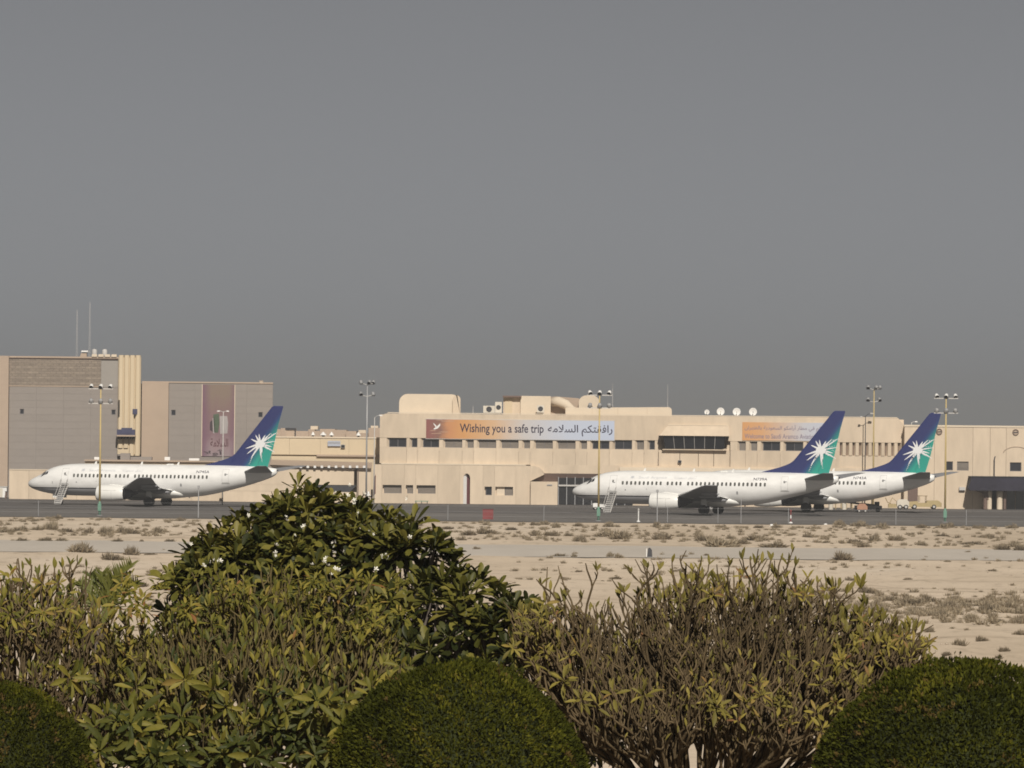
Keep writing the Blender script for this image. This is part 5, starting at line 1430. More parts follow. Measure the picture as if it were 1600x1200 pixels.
for dx, w, h, m_, lab in ((.75, .75, .42, 'roofwhite', 'pale crate on the flat trailer, left of the red one'), (1.45, .55, .5, 'red', 'red crate on the flat trailer'), (2.0, .4, .36, 'white', 'white crate at the right end of the flat trailer')):
    t = thing('crate', lab, 'crate', (p.x+dx, p.y, .645), 'crates on the flat trailer')
    b = MB(); b.box(-w/2, w/2, -.4, .4, 0, h); b.build('body', M[m_], t, local=True); b = MB(); b.box(-w/2-.02, w/2+.02, -.42, .42, h+.002, h+.05); b.build('lid', M['roofwhite' if m_ != 'red' else 'darkred'], t, local=True)
# yellow tow tractor and small machines behind the last tail
tt = vehicle('tow_tractor', 'low yellow tow tractor by the hall, right of the tall dark wall panel', 'tow tractor', 1443, 795.5, 2, 4.6, 2.0, 1.15, M['vyellow'], [(0,0),(0,.7),(.3,.85),(.34,.6),(.55,.6),(.6,.95),(.9,1),(1,.6),(1,0)])
b = MB()
for xx in (-.6, .3): b.tube([(xx, -.8, .9), (xx, -.8, 1.7)], .035, 5); b.tube([(xx, .8, .9), (xx, .8, 1.7)], .035, 5)
b.box(-.75, .45, -.9, .9, 1.7, 1.76); b.build('canopy', M['scaffold'], tt, local=True)
t2 = vehicle('ground_power_unit', 'small pale wheeled machine beside the yellow tow tractor', 'ground equipment', 1410.5, 796, 0, 1.6, 1.2, 1.3, M['roofwhite'], [(0,.1),(0,.8),(.2,1),(.8,1),(1,.7),(1,.1)], wheels=(.25,.75))
b = MB(); b.tube([(-.8, 0, .4), (-2.0, 0, .9), (-2.3, 0, 1.5)], .05, 5); b.build('tow_bar', M['scaffold'], t2, local=True)
b = MB(); b.box(-1.9, -.85, -.5, .5, .2, .7); b.tube([(-1.8, -.4, .7), (-1.4, -.4, 1.5), (-.9, -.4, 1.1)], .05, 5); b.build('hose_reel', M['vyellow'], t2, local=True)
cv = vehicle('covered_dolly', 'baggage dolly with an orange pink cover under the last airliner', 'baggage dolly', 1347, 801, 0, 1.3, 1.1, 1.1, M['orange'], [(0,.1),(0,.55),(.2,1),(.75,1),(1,.6),(1,.1)], wheels=(.2,.8), r=.2)
b = MB(); b.box(-1.0, 1.0, -.58, .58, .22, .34); b.build('deck', M['darkgrey'], cv, local=True)
p = G(1352, 800.5)
bl = thing('belt_loader', 'dark belt loader standing nose up beneath the last airliner', 'belt loader', (p.x, p.y+2.5, .02))
b = MB(); b.add([(-2.6,-.45,1.35),(1.6,-.45,.95),(1.6,.45,.95),(-2.6,.45,1.35),(-2.6,-.45,1.15),(1.6,-.45,.62),(1.6,.45,.62),(-2.6,.45,1.15)], [(0,1,2,3),(4,7,6,5),(0,4,5,1),(1,5,6,2),(2,6,7,3),(3,7,4,0)]); b.build('belt', M['darkgrey'], bl, local=True)
b = MB(); b.box(-1.2, 2.2, -.7, .7, .3, .8); b.build('chassis', M['grey'], bl, local=True)
for xx in (-.8, 1.7):
    for s in (-1, 1):
        b = MB(); b.lathe([(.05,-.1),(.28,-.1),(.28,.1),(.05,.1)], 12, 'y', (xx, s*.7, .28)); b.build('wheel', M['rubber'], bl, local=True)
b = MB(); b.box(1.3, 1.9, -.3, .3, .81, 1.3); b.tube([(.9,-.6,.8),(.9,-.6,1.9)], .05, 5); b.build('driver_seat', M['dark'], bl, local=True)
# yellow stand and drums behind the last airliner's belly
for px, lab in ((1310, 'yellow wheeled work stand below the belly of the last airliner'), (1327, 'second yellow work stand, nearer the orange covered dolly')):
    p = G(px, 796.5); t = thing('work_stand', lab, 'work stand', p, 'yellow work stands')
    for dx in (-.35, .35):
        for dy in (-.3, .3):
            b = MB(); b.tube([(dx, dy, .1), (dx, dy, 1.5)], .05, 5); b.build('leg', M['vyellow'], t, local=True)
    b = MB(); b.box(-.45, .45, -.4, .4, 1.0, 1.06); b.build('platform', M['grey'], t, local=True)
    b = MB(); b.tube([(-.35,-.3,1.5),(.35,-.3,1.5),(.35,.3,1.5),(-.35,.3,1.5)], .04, 5); b.build('rail', M['vyellow'], t, local=True)
for px, lab in ((1298, 'pale drum beside the main wheels of the last airliner'), (1319, 'pale drum between the two yellow work stands')):
    p = G(px, 796.5); t = thing('steel_drum', lab, 'drum', p, 'drums under the last airliner')
    b = MB(); b.lathe([(.05,0),(.29,0),(.30,.28),(.28,.3),(.30,.32),(.30,.58),(.28,.6),(.30,.62),(.29,.88),(.05,.88)], 14); b.build('shell', M['roofwhite'], t, local=True)
    b = MB(); b.lathe([(.05,.885),(.04,.92)], 8); b.build('bung', M['grey'], t, local=True)
# things by the left wall: scaffold tower, road signs, white cabin
p = G(38, 779); t = thing('scaffold_tower', 'narrow rusty yellow scaffold tower left of the left airliner nose', 'scaffold', (p.x, p.y, 0))
for dx in (-.55, .25):
    for dy in (-.4, .4):
        b = MB(); b.tube([(dx*1.2, dy, 0), (dx*.5, dy*.6, 2.9)], .06, 5); b.build('leg', M['scaffold'], t, local=True)
for i in range(4):
    b = MB(); z = .4+i*.65; s = 1.1-.15*i; b.tube([(-.6*s, -.4, z), (.28*s, -.35, z+.5)], .045, 5); b.tube([(-.6*s, -.4, z), (.28*s, -.4, z)], .045, 5); b.build('brace', M['scaffold'], t, local=True)
b = MB(); b.tube([(.15, 0, 2.5), (.12, 0, 3.4)], .07, 6); b.build('mast', M['soffit'], t, local=True)
p = G(21, 779); t = thing('sign_post', 'short post with a dark cross board at the left boundary wall', 'sign', (p.x, p.y, 0))
b = MB(); b.tube([(0,0,0), (.05,0,1.5)], .06, 6); b.build('post', M['soffit'], t, local=True); b = MB(); b.box(-.35, .45, -.08, -.062, .75, 1.1); b.build('board', M['scaffold'], t, local=True)
p = G(9, 779); t = thing('metal_bin', 'dark slim bin in front of the white cabin at the left edge', 'bin', (p.x, p.y, 0))
b = MB(); b.prism([(-.15,0),(.1,0),(.22,.9),(-.05,.9)], -.2, .2); b.build('body', M['soffit'], t, local=True); b = MB(); b.box(-.1, .28, -.24, .24, .902, .98); b.build('lid', M['darkgrey'], t, local=True)
p = G(0, 778.5); t = thing('site_cabin', 'small white cabin at the left edge of the apron', 'cabin', (p.x, p.y+.5, 0))
b = MB(); b.box(-1.6, .85, 0, 2, .1, 1.5); b.build('body', M['white'], t, local=True); b = MB(); b.box(-1.7, .95, -.1, 2.1, 1.502, 1.6); b.build('roof', M['palegrey'], t, local=True)
b = MB(); b.box(-.3, .3, -.03, -.002, .15, 1.35); b.build('door', M['roofwhite'], t, local=True); b = MB(); b.box(-1.5, .8, .1, 1.9, 0, .098); b.build('skid', M['darkgrey'], t, local=True)
p = G(48, 780); t = thing('traffic_cone', 'small dark cone at the foot of the scaffold tower', 'cone', p)
b = MB(); b.lathe([(.26,0),(.26,.05),(.16,.06),(.04,.62)], 10); b.build('cone', M['soffit'], t, local=True)
p = G(63, 779.5); t = thing('tool_trolley', 'low dark trolley under the nose of the left airliner', 'trolley', p)
b = MB(); b.box(-.7, .5, -.3, .3, .35, .55); b.build('deck', M['darkred'], t, local=True)
b = MB()
for dx in (-.5, .35):
    for s in (-1, 1): b.lathe([(.03,-.05),(.17,-.05),(.17,.05),(.03,.05)], 10, 'y', (dx, s*.3, .17))
b.build('wheel', M['rubber'], t, local=True)
# kerbside planters by the terminal wall
p = G(657, 788.5); t = thing('grille_bench', 'low green bench against the terminal wall under the right ground floor window', 'bench', (p.x, TD-1.2, 0))
b = MB(); b.box(-.9, .9, -.25, .25, .3, .38); b.build('seat', M['greenpole'], t, local=True)
for dx in (-.75, 0, .75):
    b = MB(); b.box(dx-.05, dx+.05, -.2, .2, 0, .298); b.build('leg', M['darkgrey'], t, local=True)

# ---- one person standing by the left end of the terminal
def person(px, py, label):
    g = G(px, py); t = thing('person', label, 'person', (g.x, g.y, .02))
    J = [(0,0,.95,.15),(0,0,1.12,.14),(0,0,1.32,.155),(0,0,1.46,.09),(0,0,1.54,.055),(0,-.01,1.64,.095),(0,-.01,1.73,.07),
         (-.10,0,.88,.095),(-.12,-.02,.48,.065),(-.13,.02,.09,.05),(-.14,-.13,.045,.04),
         (.10,0,.88,.095),(.12,.04,.48,.065),(.13,.06,.09,.05),(.15,-.09,.045,.04),
         (-.19,0,1.40,.06),(-.25,.02,1.13,.045),(-.24,-.08,.88,.035),(-.235,-.10,.79,.03),
         (.19,0,1.40,.06),(.26,.03,1.13,.045),(.22,-.10,.92,.035),(.20,-.14,.83,.03)]
    E = [(0,1),(1,2),(2,3),(3,4),(4,5),(5,6),(0,7),(7,8),(8,9),(9,10),(0,11),(11,12),(12,13),(13,14),(2,15),(15,16),(16,17),(17,18),(2,19),(19,20),(20,21),(21,22)]
    me = bpy.data.meshes.new('body'); me.from_pydata([j[:3] for j in J], E, []); me.update()
    o = bpy.data.objects.new('body', me); COL.objects.link(o)
    sk = o.modifiers.new('skin', 'SKIN'); sv = me.skin_vertices[0].data
    for i, j in enumerate(J): sv[i].radius = (j[3], j[3]*.85)
    sv[0].use_root = True
    o.modifiers.new('sub', 'SUBSURF').levels = 1
    bpy.context.view_layer.update()
    m2 = bpy.data.meshes.new_from_object(o.evaluated_get(bpy.context.evaluated_depsgraph_get()))
    bpy.data.objects.remove(o, do_unlink=True)
    for m_ in (M['skin'], M['white'], M['darkgrey']): m2.materials.append(m_)
    for p in m2.polygons:
        z = p.center.z; x = abs(p.center.x)
        p.material_index = 2 if z < .98 and x < .2 else (1 if z < 1.5 and (z > 1.05 or x < .2) else 0)
        p.use_smooth = True
    m2.name = 'body'
    inst('body', m2, t)
    b = MB(); b.lathe([(.02, 1.78), (.085, 1.75), (.115, 1.68), (.125, 1.60), (.15, 1.5), (.16, 1.42)], 12, 'z', (0, .02, 0), cap=False); b.build('headcloth', M['white'], t, local=True, smooth=True)
    for s in (-1, 1):
        b = MB(); b.box(s*.135-.05, s*.135+.05, -.2, .09, 0, .07); b.build('shoe', M['rubber'], t, local=True)
    return t
M['skin'] = mat('skin', (.25,.14,.09), .6, .05, 3)
person(575.5, 789.5, 'person in a white top and dark trousers standing by the left end of the terminal')

# ================================================================== DESERT SHRUBS
def shrub_material(name, c1, c2):
    m = bpy.data.materials.new(name); m.use_nodes = True
    n, l = m.node_tree.nodes, m.node_tree.links
    b = n['Principled BSDF']; b.inputs['Roughness'].default_value = .9; b.inputs['Specular IOR Level'].default_value = .1
    at = n.new('ShaderNodeAttribute'); at.attribute_name = 'var'; oi = n.new('ShaderNodeObjectInfo')
    ad = n.new('ShaderNodeMath'); ad.operation = 'MULTIPLY_ADD'; ad.inputs[1].default_value = .5; l.new(oi.outputs['Random'], ad.inputs[0]); l.new(at.outputs['Fac'], ad.inputs[2])
    sb = n.new('ShaderNodeMath'); sb.operation = 'SUBTRACT'; sb.inputs[1].default_value = .25; l.new(ad.outputs[0], sb.inputs[0])
    mx = n.new('ShaderNodeMix'); mx.data_type = 'RGBA'; mx.inputs['A'].default_value = (*c1, 1); mx.inputs['B'].default_value = (*c2, 1); l.new(sb.outputs[0], mx.inputs['Factor'])
    l.new(mx.outputs['Result'], b.inputs['Base Color'])
    return m
M['shrub'] = shrub_material('dry_shrub', (.150,.118,.080), (.32,.262,.180))
def shrub_mesh(seed, n=460):
    r = np.random.RandomState(seed)
    v, f, a = [], [], []
    lobes = [(r.uniform(-.35,.35), r.uniform(-.3,.3), r.uniform(.5,1.0)) for _ in range(r.randint(3,6))]
    for i in range(n):
        lx, ly, lh = lobes[r.randint(len(lobes))]
        th = r.uniform(0, 2*math.pi); el = r.uniform(.15, 1.5); L = r.uniform(.25, .62)
        bx, by = lx+r.normal(0,.08), ly+r.normal(0,.08)
        d = np.array([math.cos(th)*math.cos(el), math.sin(th)*math.cos(el), math.sin(el)])
        s = r.uniform(.0,.45); p0 = np.array([bx,by,0])+d*L*s*.8*np.array([1,1,lh]); p1 = np.array([bx,by,0])+d*L*np.array([1,1,lh*1.25])
        w = r.uniform(.012,.03); q = np.cross(d, r.normal(size=3)); q /= np.linalg.norm(q)+1e-9
        mid = (p0+p1)/2+q*r.uniform(-.03,.03)
        k = len(v); v += [p0-q*w, p0+q*w, mid+q*w*1.4, mid-q*w*1.4, p1]
        f += [(k,k+1,k+2),(k,k+2,k+3),(k+3,k+2,k+4)]
        a += [r.uniform(0,1)]*5
    v = np.array(v); v[:,2] = np.maximum(v[:,2], -.05)
    return v, f, a
SHM = []
for s in range(7):
    v, f, a = shrub_mesh(s+20)
    SHM.append(np_mesh('twigs', v, np.array(f), M['shrub'], False, a))

shr = [(55,814,14,5),(87,811,20,6),(10,833,30,7),(32,831,25,8),(56,830,20,7),(78,829,24,14),(105,832,26,9),(138,834,22,10),(165,835,26,12),(188,833,20,10),(208,834,24,9),(227,829,10,5),(250,831,28,9),(280,813,16,7),
 (35,845,20,5),(70,845,25,6),(95,845,20,5),(182,846,18,6),(222,846,8,4),(265,846,16,5),(123,865,46,14),(203,866,26,13),(177,873,36,11),(235,865,24,4),(183,890,20,6),(222,915,28,10),
 (800,830,22,6),(837,839,22,9),(862,839,26,8),(890,839,16,7),(905,844,24,10),(945,839,30,10),(972,842,36,13),(1033,842,36,14),(1092,840,16,15),(1100,845,30,10),(1143,840,16,7),(1126,854,62,15),(1158,852,26,9),(1183,843,42,9),(1205,855,48,9),(1262,840,16,5),(1336,847,30,9),(1366,846,20,13),(1400,844,26,9),(1352,855,22,8),(1318,875,34,13),(875,869,22,5),(898,870,10,7),(952,870,14,8),(968,871,14,7),(1070,870,14,4),(1104,868,10,5),
 (1567,859,30,10),(1586,854,20,10),(1595,860,24,9),(1515,850,44,4),(1290,850,12,4),(1440,852,18,5),(1470,838,22,6),(1540,840,26,6),
 (1355,926,26,11),(1392,936,30,10),(1425,942,38,12),(1455,938,26,9),(1480,946,34,12),(1510,944,24,9),(1540,952,34,12),(1572,948,30,10),(1596,956,28,11),(1430,955,30,9),(1470,960,26,9),(1520,962,30,9),(1560,966,26,8),(1590,972,28,9),
 (1380,952,24,8),(1405,985,24,9),(1500,1008,24,11),(1452,985,18,8),(1535,1000,20,8),(1570,1014,18,8),(1590,990,20,8),(1560,1030,16,7),(1478,1022,18,8),
 (735,838,30,8),(770,836,20,6),(700,826,24,6),(745,858,14,5),(720,845,16,6),(650,822,20,8),(760,836,34,9),(610,815,20,6),
 (1025,823,14,8),(905,822,20,6),(850,820,18,6),(950,823,16,8),(868,824,14,8),(835,821,16,6),(1215,824,18,7),(1310,822,20,8),(1340,823,24,9),(1380,824,22,8),(1440,823,22,8),(1480,824,26,8),(1530,826,22,7),(1580,826,20,7),(1130,822,12,5),(1070,822,12,5),(1185,824,16,5),
 (1060,892,26,6),(905,890,14,4),(960,905,20,5),(880,905,14,4),(1480,880,14,4),(1550,895,18,4),(1420,905,16,4),(1330,905,20,6),(370,1192,20,8),(990,1187,22,10)]
def shrub_row(y):
    if y < 828: return 'along the apron edge'
    if y < 852: return 'on the sand between apron and road'
    if y < 880: return 'on or beside the sandy road'
    if y < 920: return 'on the smooth sand before the road'
    return 'on the rough sand near the garden'
shr.sort(key=lambda q: (shrub_row(q[1]), q[0]))
ROWN = {}
TENS = ['', '', 'twenty', 'thirty', 'forty', 'fifty', 'sixty']
UNITS = ['', 'first', 'second', 'third', 'fourth', 'fifth', 'sixth', 'seventh', 'eighth', 'ninth', 'tenth', 'eleventh', 'twelfth', 'thirteenth', 'fourteenth', 'fifteenth', 'sixteenth', 'seventeenth', 'eighteenth', 'nineteenth']
def ordinal(n):
    if n < 20: return UNITS[n]
    return TENS[n//10][:-1]+'ieth' if n % 10 == 0 else TENS[n//10]+'-'+UNITS[n % 10]
for i, (px, py, w, h) in enumerate(shr):
    p = G(px, py+.6); s = p.y/FPX
    o = bpy.data.objects.new('desert_shrub', SHM[i % len(SHM)]); COL.objects.link(o)
    o.location = (p.x, p.y, float(sand_h(p.x, p.y))-.03)
    sx_ = w*s/1.25; sz = 1.35*h*s/.62
    o.scale = (sx_, max(.5, min(sx_, 1.8)), sz); o.rotation_euler = (0, 0, rnd.choice((0, math.pi)) + rnd.uniform(-.3, .3))
    rw = shrub_row(py); ROWN[rw] = ROWN.get(rw, 0)+1
    tag(o, '%s %s dry shrub, %s from the left %s' % ('wide' if w > 32 else ('mid sized' if w > 21 else 'small'), 'flat' if h < 8 else 'bushy', ordinal(ROWN[rw]), rw), 'shrub', 'dry desert shrubs scattered on the sand')
# tiny tufts and litter, too many to count: one object
r = np.random.RandomState(5); V, Fc, A = [], [], []; k = 0
bv, bf, ba = shrub_mesh(99, 60); bv = np.array(bv); bf = np.array(bf)
for i in range(4300):
    if i < 2600: y = 180+500*r.rand()**1.3; x = r.uniform(-1, 1)*(y*.085+6)
    elif i < 3500: y = r.normal(368, 17); x = r.uniform(14, 40)
    else: y = r.choice([668, 640, 606, 578])+r.normal(0, 6); x = r.uniform(-62, 62)
    if ROAD0-2 < y < ROAD1+2 and r.rand() < .85: continue
    if i < 2600 and float(vnoise(np.array(x/14), np.array(y/26), 44)) < .45: continue
    s = r.uniform(.25, .8)*(1 if y > 330 else .6)*(1.25 if i >= 2600 else 1)
    ca, sa = math.cos(i), math.sin(i)
    q = bv*[s, s, s*.75]; V.append(np.stack([q[:,0]*ca-q[:,1]*sa+x, q[:,0]*sa+q[:,1]*ca+y, q[:,2]+float(sand_h(x, y))-.03], 1))
    Fc.append(bf+k); k += len(bv); A.append(ba)
o = bpy.data.objects.new('scrub', np_mesh('scrub', np.concatenate(V), np.concatenate(Fc), M['shrub'], False, np.concatenate(A))); COL.objects.link(o); tag(o, 'sparse dry tufts and litter strewn over the sand', 'ground cover', kind='stuff')

# loose stones on the rough sand: one scatter
r = np.random.RandomState(15); V, Fc = [], []; k = 0
OV = np.array([(1,0,0),(0,1,0),(-1,0,0),(0,-1,0),(0,0,.8),(0,0,-.5)]); OF = np.array([(0,1,4),(1,2,4),(2,3,4),(3,0,4),(1,0,5),(2,1,5),(3,2,5),(0,3,5)])
for i in range(1500):
    y = 180+300*r.rand()**1.2; x = r.uniform(-1, 1)*(y*.085+5)
    if ROAD0-4 < y < ROAD1+4 or float(vnoise(np.array(x/6), np.array(y/12), 54)) < .5: continue
    s_ = r.uniform(.03, .11)*(1.6 if r.rand() < .06 else 1); q = OV*s_*(1+r.normal(0,.2,(6,3))); a = r.uniform(0, 6.28)
    V.append(np.stack([q[:,0]*math.cos(a)-q[:,1]*math.sin(a)+x, q[:,0]*math.sin(a)+q[:,1]*math.cos(a)+y, q[:,2]+float(sand_h(x, y))+s_*.2], 1)); Fc.append(OF+k); k += 6
M['rock'] = mat('pale_rock', (.42,.35,.27), .9, .25, 3.0)
o = bpy.data.objects.new('gravel', np_mesh('gravel', np.concatenate(V), np.concatenate(Fc), M['rock'])); COL.objects.link(o); tag(o, 'loose pale stones scattered on the rough sand', 'gravel', kind='stuff')

# ================================================================== GARDEN PLANTS
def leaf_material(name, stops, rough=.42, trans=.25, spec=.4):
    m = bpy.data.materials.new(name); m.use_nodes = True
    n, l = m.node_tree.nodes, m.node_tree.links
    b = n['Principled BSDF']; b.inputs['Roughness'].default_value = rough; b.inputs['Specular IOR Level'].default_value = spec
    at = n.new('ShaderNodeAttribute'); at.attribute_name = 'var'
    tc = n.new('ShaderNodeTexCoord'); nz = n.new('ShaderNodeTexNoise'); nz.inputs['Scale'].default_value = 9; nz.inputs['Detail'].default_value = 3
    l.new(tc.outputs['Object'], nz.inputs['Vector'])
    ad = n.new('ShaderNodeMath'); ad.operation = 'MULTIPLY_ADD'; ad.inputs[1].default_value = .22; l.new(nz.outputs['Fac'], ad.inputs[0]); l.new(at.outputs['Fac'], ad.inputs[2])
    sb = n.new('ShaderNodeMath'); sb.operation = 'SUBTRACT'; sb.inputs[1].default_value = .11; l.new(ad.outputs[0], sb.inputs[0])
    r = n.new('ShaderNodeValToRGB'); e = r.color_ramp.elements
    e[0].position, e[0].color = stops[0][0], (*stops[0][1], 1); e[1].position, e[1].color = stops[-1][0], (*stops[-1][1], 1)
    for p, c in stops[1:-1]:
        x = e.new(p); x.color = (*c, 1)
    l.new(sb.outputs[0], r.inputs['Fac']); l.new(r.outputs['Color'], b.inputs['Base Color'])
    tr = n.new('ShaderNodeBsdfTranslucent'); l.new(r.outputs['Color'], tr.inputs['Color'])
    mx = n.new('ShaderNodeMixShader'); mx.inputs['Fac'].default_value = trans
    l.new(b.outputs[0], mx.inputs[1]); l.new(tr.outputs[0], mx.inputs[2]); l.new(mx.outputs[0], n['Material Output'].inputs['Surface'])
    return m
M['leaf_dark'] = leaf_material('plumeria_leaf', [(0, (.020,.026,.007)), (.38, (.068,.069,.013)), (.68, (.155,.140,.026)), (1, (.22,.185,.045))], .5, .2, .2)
M['leaf_yellow'] = leaf_material('yellowing_leaf', [(0, (.040,.050,.010)), (.35, (.125,.120,.020)), (.72, (.26,.215,.038)), (.93, (.26,.18,.05)), (1, (.24,.11,.04))], .55, .25, .2)
M['leaf_olive'] = leaf_material('olive_leaf', [(0, (.08,.07,.016)), (.5, (.185,.155,.034)), (.85, (.30,.24,.05)), (1, (.20,.10,.045))], .6, .25, .2)
M['leaf_ball'] = leaf_material('topiary_leaf', [(0, (.030,.034,.004)), (.5, (.068,.072,.007)), (.85, (.135,.125,.012)), (1, (.13,.085,.028))], .75, .25, .08)
M['leaf_palm'] = leaf_material('palm_leaf', [(0, (.07,.085,.02)), (1, (.17,.17,.04))], .5, .2)
M['bark_tan'] = mat('tan_bark', (.150,.108,.056), .85, .15, 7.0, bump=.4, spec=.15, tint=(.055,.040,.022))
M['bark_olive'] = mat('olive_bark', (.140,.108,.046), .85, .15, 7.0, bump=.4, spec=.15, tint=(.05,.038,.018))
M['bark_grey'] = mat('grey_bark', (.15,.125,.105), .85, .25, 5.0, bump=.3, spec=.2)
M['petal'] = mat('white_petal', (.75,.72,.62), .5, .05, 8)

def leaf_shape(kind, rs):
    """unit-length leaf along +x, face up +z: folded along the midrib and curling"""
    if kind == 'obovate': st = [(0,.015),(.12,.03),(.35,.08),(.6,.140),(.8,.152),(.94,.09),(1,.0)]
    elif kind == 'lance': st = [(0,.015),(.15,.06),(.4,.13),(.65,.135),(.85,.075),(1,.0)]
    else: st = [(0,.02),(.25,.14),(.55,.19),(.8,.14),(1,.0)]
    curl = rs.uniform(-.05, .32); fold = rs.uniform(.12, .55); side = rs.uniform(-.08,.08); wv = rs.uniform(-.02,.02)
    v, f = [], []
    for i, (s, w) in enumerate(st):
        z = -curl*s*s; y0 = side*s*s
        v += [(s, y0-w, z+w*fold+wv*(i % 2)), (s, y0, z), (s, y0+w, z+w*fold-wv*(i % 2))]
    for i in range(len(st)-1):
        a = 3*i; f += [(a, a+3, a+4, a+1), (a+1, a+4, a+5, a+2)]
    return np.array(v), np.array(f)
RS = np.random.RandomState(3)
LEAFKIND = {k: [leaf_shape(k, RS) for _ in range(6)] for k in ('obovate', 'lance', 'oval')}

class Leaves:
    """placed leaves: the largest visible become parts, the rest one joined part"""
    def __init__(s, kind): s.kind, s.items = kind, []
    def put(s, p, d, up, L, var, score=0.0, wide=1.0):
        d = Vector(d).normalized(); up = Vector(up); y = up.cross(d)
        if y.length < 1e-4: y = d.orthogonal()
        y.normalize(); z = d.cross(y)
        s.items.append((Vector(p), d, y, z, L, min(.999, max(0, var)), score, wide, rnd.randrange(6)))
    def finish(s, root, m, nparts, name='leaf'):
        it = sorted(s.items, key=lambda q: -q[6])
        own, rest = it[:nparts], it[nparts:]
        cache = {}
        off = root.location
        for (p, d, y, z, L, var, sc, wd, k) in own:
            key = (k, int(var*5))
            if key not in cache:
                v, f = LEAFKIND[s.kind][k]
                cache[key] = np_mesh(name, v, f, m, True, np.full(len(v), (key[1]+.5)/5))
            o = bpy.data.objects.new(name, cache[key]); COL.objects.link(o); o.parent = root
            q = p-off
            o.matrix_local = Matrix(((d.x*L, y.x*L*wd, z.x*L, q.x), (d.y*L, y.y*L*wd, z.y*L, q.y), (d.z*L, y.z*L*wd, z.z*L, q.z), (0,0,0,1)))
        if rest:
            V, Fc, A = [], [], []; n0 = 0
            for (p, d, y, z, L, var, sc, wd, k) in rest:
                v, f = LEAFKIND[s.kind][k]
                q = p-off
                B = np.array([[d.x, d.y, d.z], [y.x*wd, y.y*wd, y.z*wd], [z.x, z.y, z.z]])*L
                V.append(v @ B + np.array(q)); Fc.append(f+n0); n0 += len(v); A.append(np.full(len(v), var))
            me = np_mesh('leaves', np.concatenate(V), np.concatenate(Fc), m, True, np.concatenate(A))
            o = bpy.data.objects.new('leaves', me); COL.objects.link(o); o.parent = root; o['kind'] = 'stuff'

CAMP = Vector((0, 0, CAMZ))
def in_frame(p):
    d = p-CAMP; x = d.dot(CR)/d.dot(F)*FPX; y = d.dot(CU)/d.dot(F)*FPX
    return abs(x) < 820 and abs(y) < 620
def proj(p):
    d = p-CAMP; return 800+d.dot(CR)/d.dot(F)*FPX, 600-d.dot(CU)/d.dot(F)*FPX

def rosette(LV, c, axis, n, L, var, spread=(.35, 1.35), vis=0.0, vj=.22):
    axis = Vector(axis).normalized(); a = axis.orthogonal().normalized(); b_ = axis.cross(a); ph = rnd.uniform(0, 6.28)
    for i in range(n):
        t = ph+i*2.39996; f = (i+.5)/n
        el = spread[0]+(spread[1]-spread[0])*f**.8 + rnd.uniform(-.12,.12)
        d = axis*math.cos(el)+(a*math.cos(t)+b_*math.sin(t))*math.sin(el)
        d.z -= .12*f
        l = L*(.72+.38*f)*rnd.uniform(.8, 1.15)
        toC = (CAMP-c).normalized()
        nrm = (axis-d*d.dot(axis)); 
        if nrm.length < .01: nrm = Vector((0,0,1))
        nrm.normalize()
        area = l*l*(.25+abs(nrm.dot(toC)))
        v_ = var+rnd.gauss(0, vj)
        LV.put(c+d*.02-axis*.05*f, d, nrm+Vector((rnd.uniform(-.3,.3), rnd.uniform(-.3,.3), rnd.uniform(-.2,.2))), l, v_, area*vis if in_frame(c) else 0)

def branch_tree(tips, root, r_tip, drop=1.0, seed=0, tipup=.4, spur=0.0):
    """branches from root to every tip by repeated splitting; returns tubes [(points, radii)]"""
    r = random.Random(seed); out = []
    def rad(n): return r_tip*n**.27
    def split(T):
        d = Vector((r.gauss(0,1), r.gauss(0,1), r.gauss(0,.7)))
        m = sum(T, Vector())/len(T)
        # principal-ish direction by a few power steps
        for _ in range(4):
            q = Vector()
            for t in T: q += (t-m)*((t-m).dot(d))
            if q.length > 1e-9: d = q.normalized()
        S = sorted(T, key=lambda t: (t-m).dot(d)); k = max(1, min(len(S)-1, int(len(S)*r.uniform(.35,.65))))
        return S[:k], S[k:]
    def rec(pos, d, T):
        n = len(T)
        if n == 1:
            t = T[0]; L = (t-pos).length; o_ = (t-root); o_.z = 0; end = (Vector((r.uniform(-.35,.35), r.uniform(-.35,.35), 1))+o_*.35).normalized()
            c1 = pos+(d*.6+(t-pos).normalized()*.4)*L*.3; c2 = t-end*L*tipup
            pts = [pos*(1-f)**3+c1*3*f*(1-f)**2+c2*3*f*f*(1-f)+t*f**3 for f in (0,.25,.5,.75,1)]
            k_ = r.uniform(.75, 1.15)
            out.append((pts, [r_tip*1.08*k_, r_tip*1.0*k_, r_tip*.98*k_, r_tip*.9*k_, r_tip*.55*k_]))
            if r.random() < spur:
                q0 = pts[2]; dd_ = (end+Vector((r.gauss(0,.5), r.gauss(0,.5), 0))).normalized(); l_ = r.uniform(.07, .2)
                sd_ = Vector((r.gauss(0,1), r.gauss(0,1), .3)).normalized()
                out.append(([q0, q0+sd_*l_*.25+dd_*l_*.25, q0+sd_*l_*.35+dd_*l_], [r_tip*.85, r_tip*.75, r_tip*.5]))
            return
        for P in split(T):
            c = sum(P, Vector())/len(P); m = len(P)
            if m == 1: rec(pos, d, P); continue
            lv = math.log2(m)+1
            tgt = c-Vector((0, 0, (.13+.085*lv)*drop))
            node = pos+(tgt-pos)*min(.78, 1.55/lv)
            node += Vector((r.gauss(0,.012), r.gauss(0,.012), r.gauss(0,.012)))
            L = (node-pos).length; dd = (node-pos).normalized()
            c1 = pos+d*L*.3; pts = [pos*(1-f)**2+c1*2*f*(1-f)+node*f*f for f in (0,.5,1)]
            out.append((pts, [rad(m)*1.08, rad(m), rad(m)*.96]))
            rec(node, ((node-c1).normalized()+Vector((0,0,.25))).normalized(), P)
    rec(root, Vector((0,0,1)), tips)
    return out
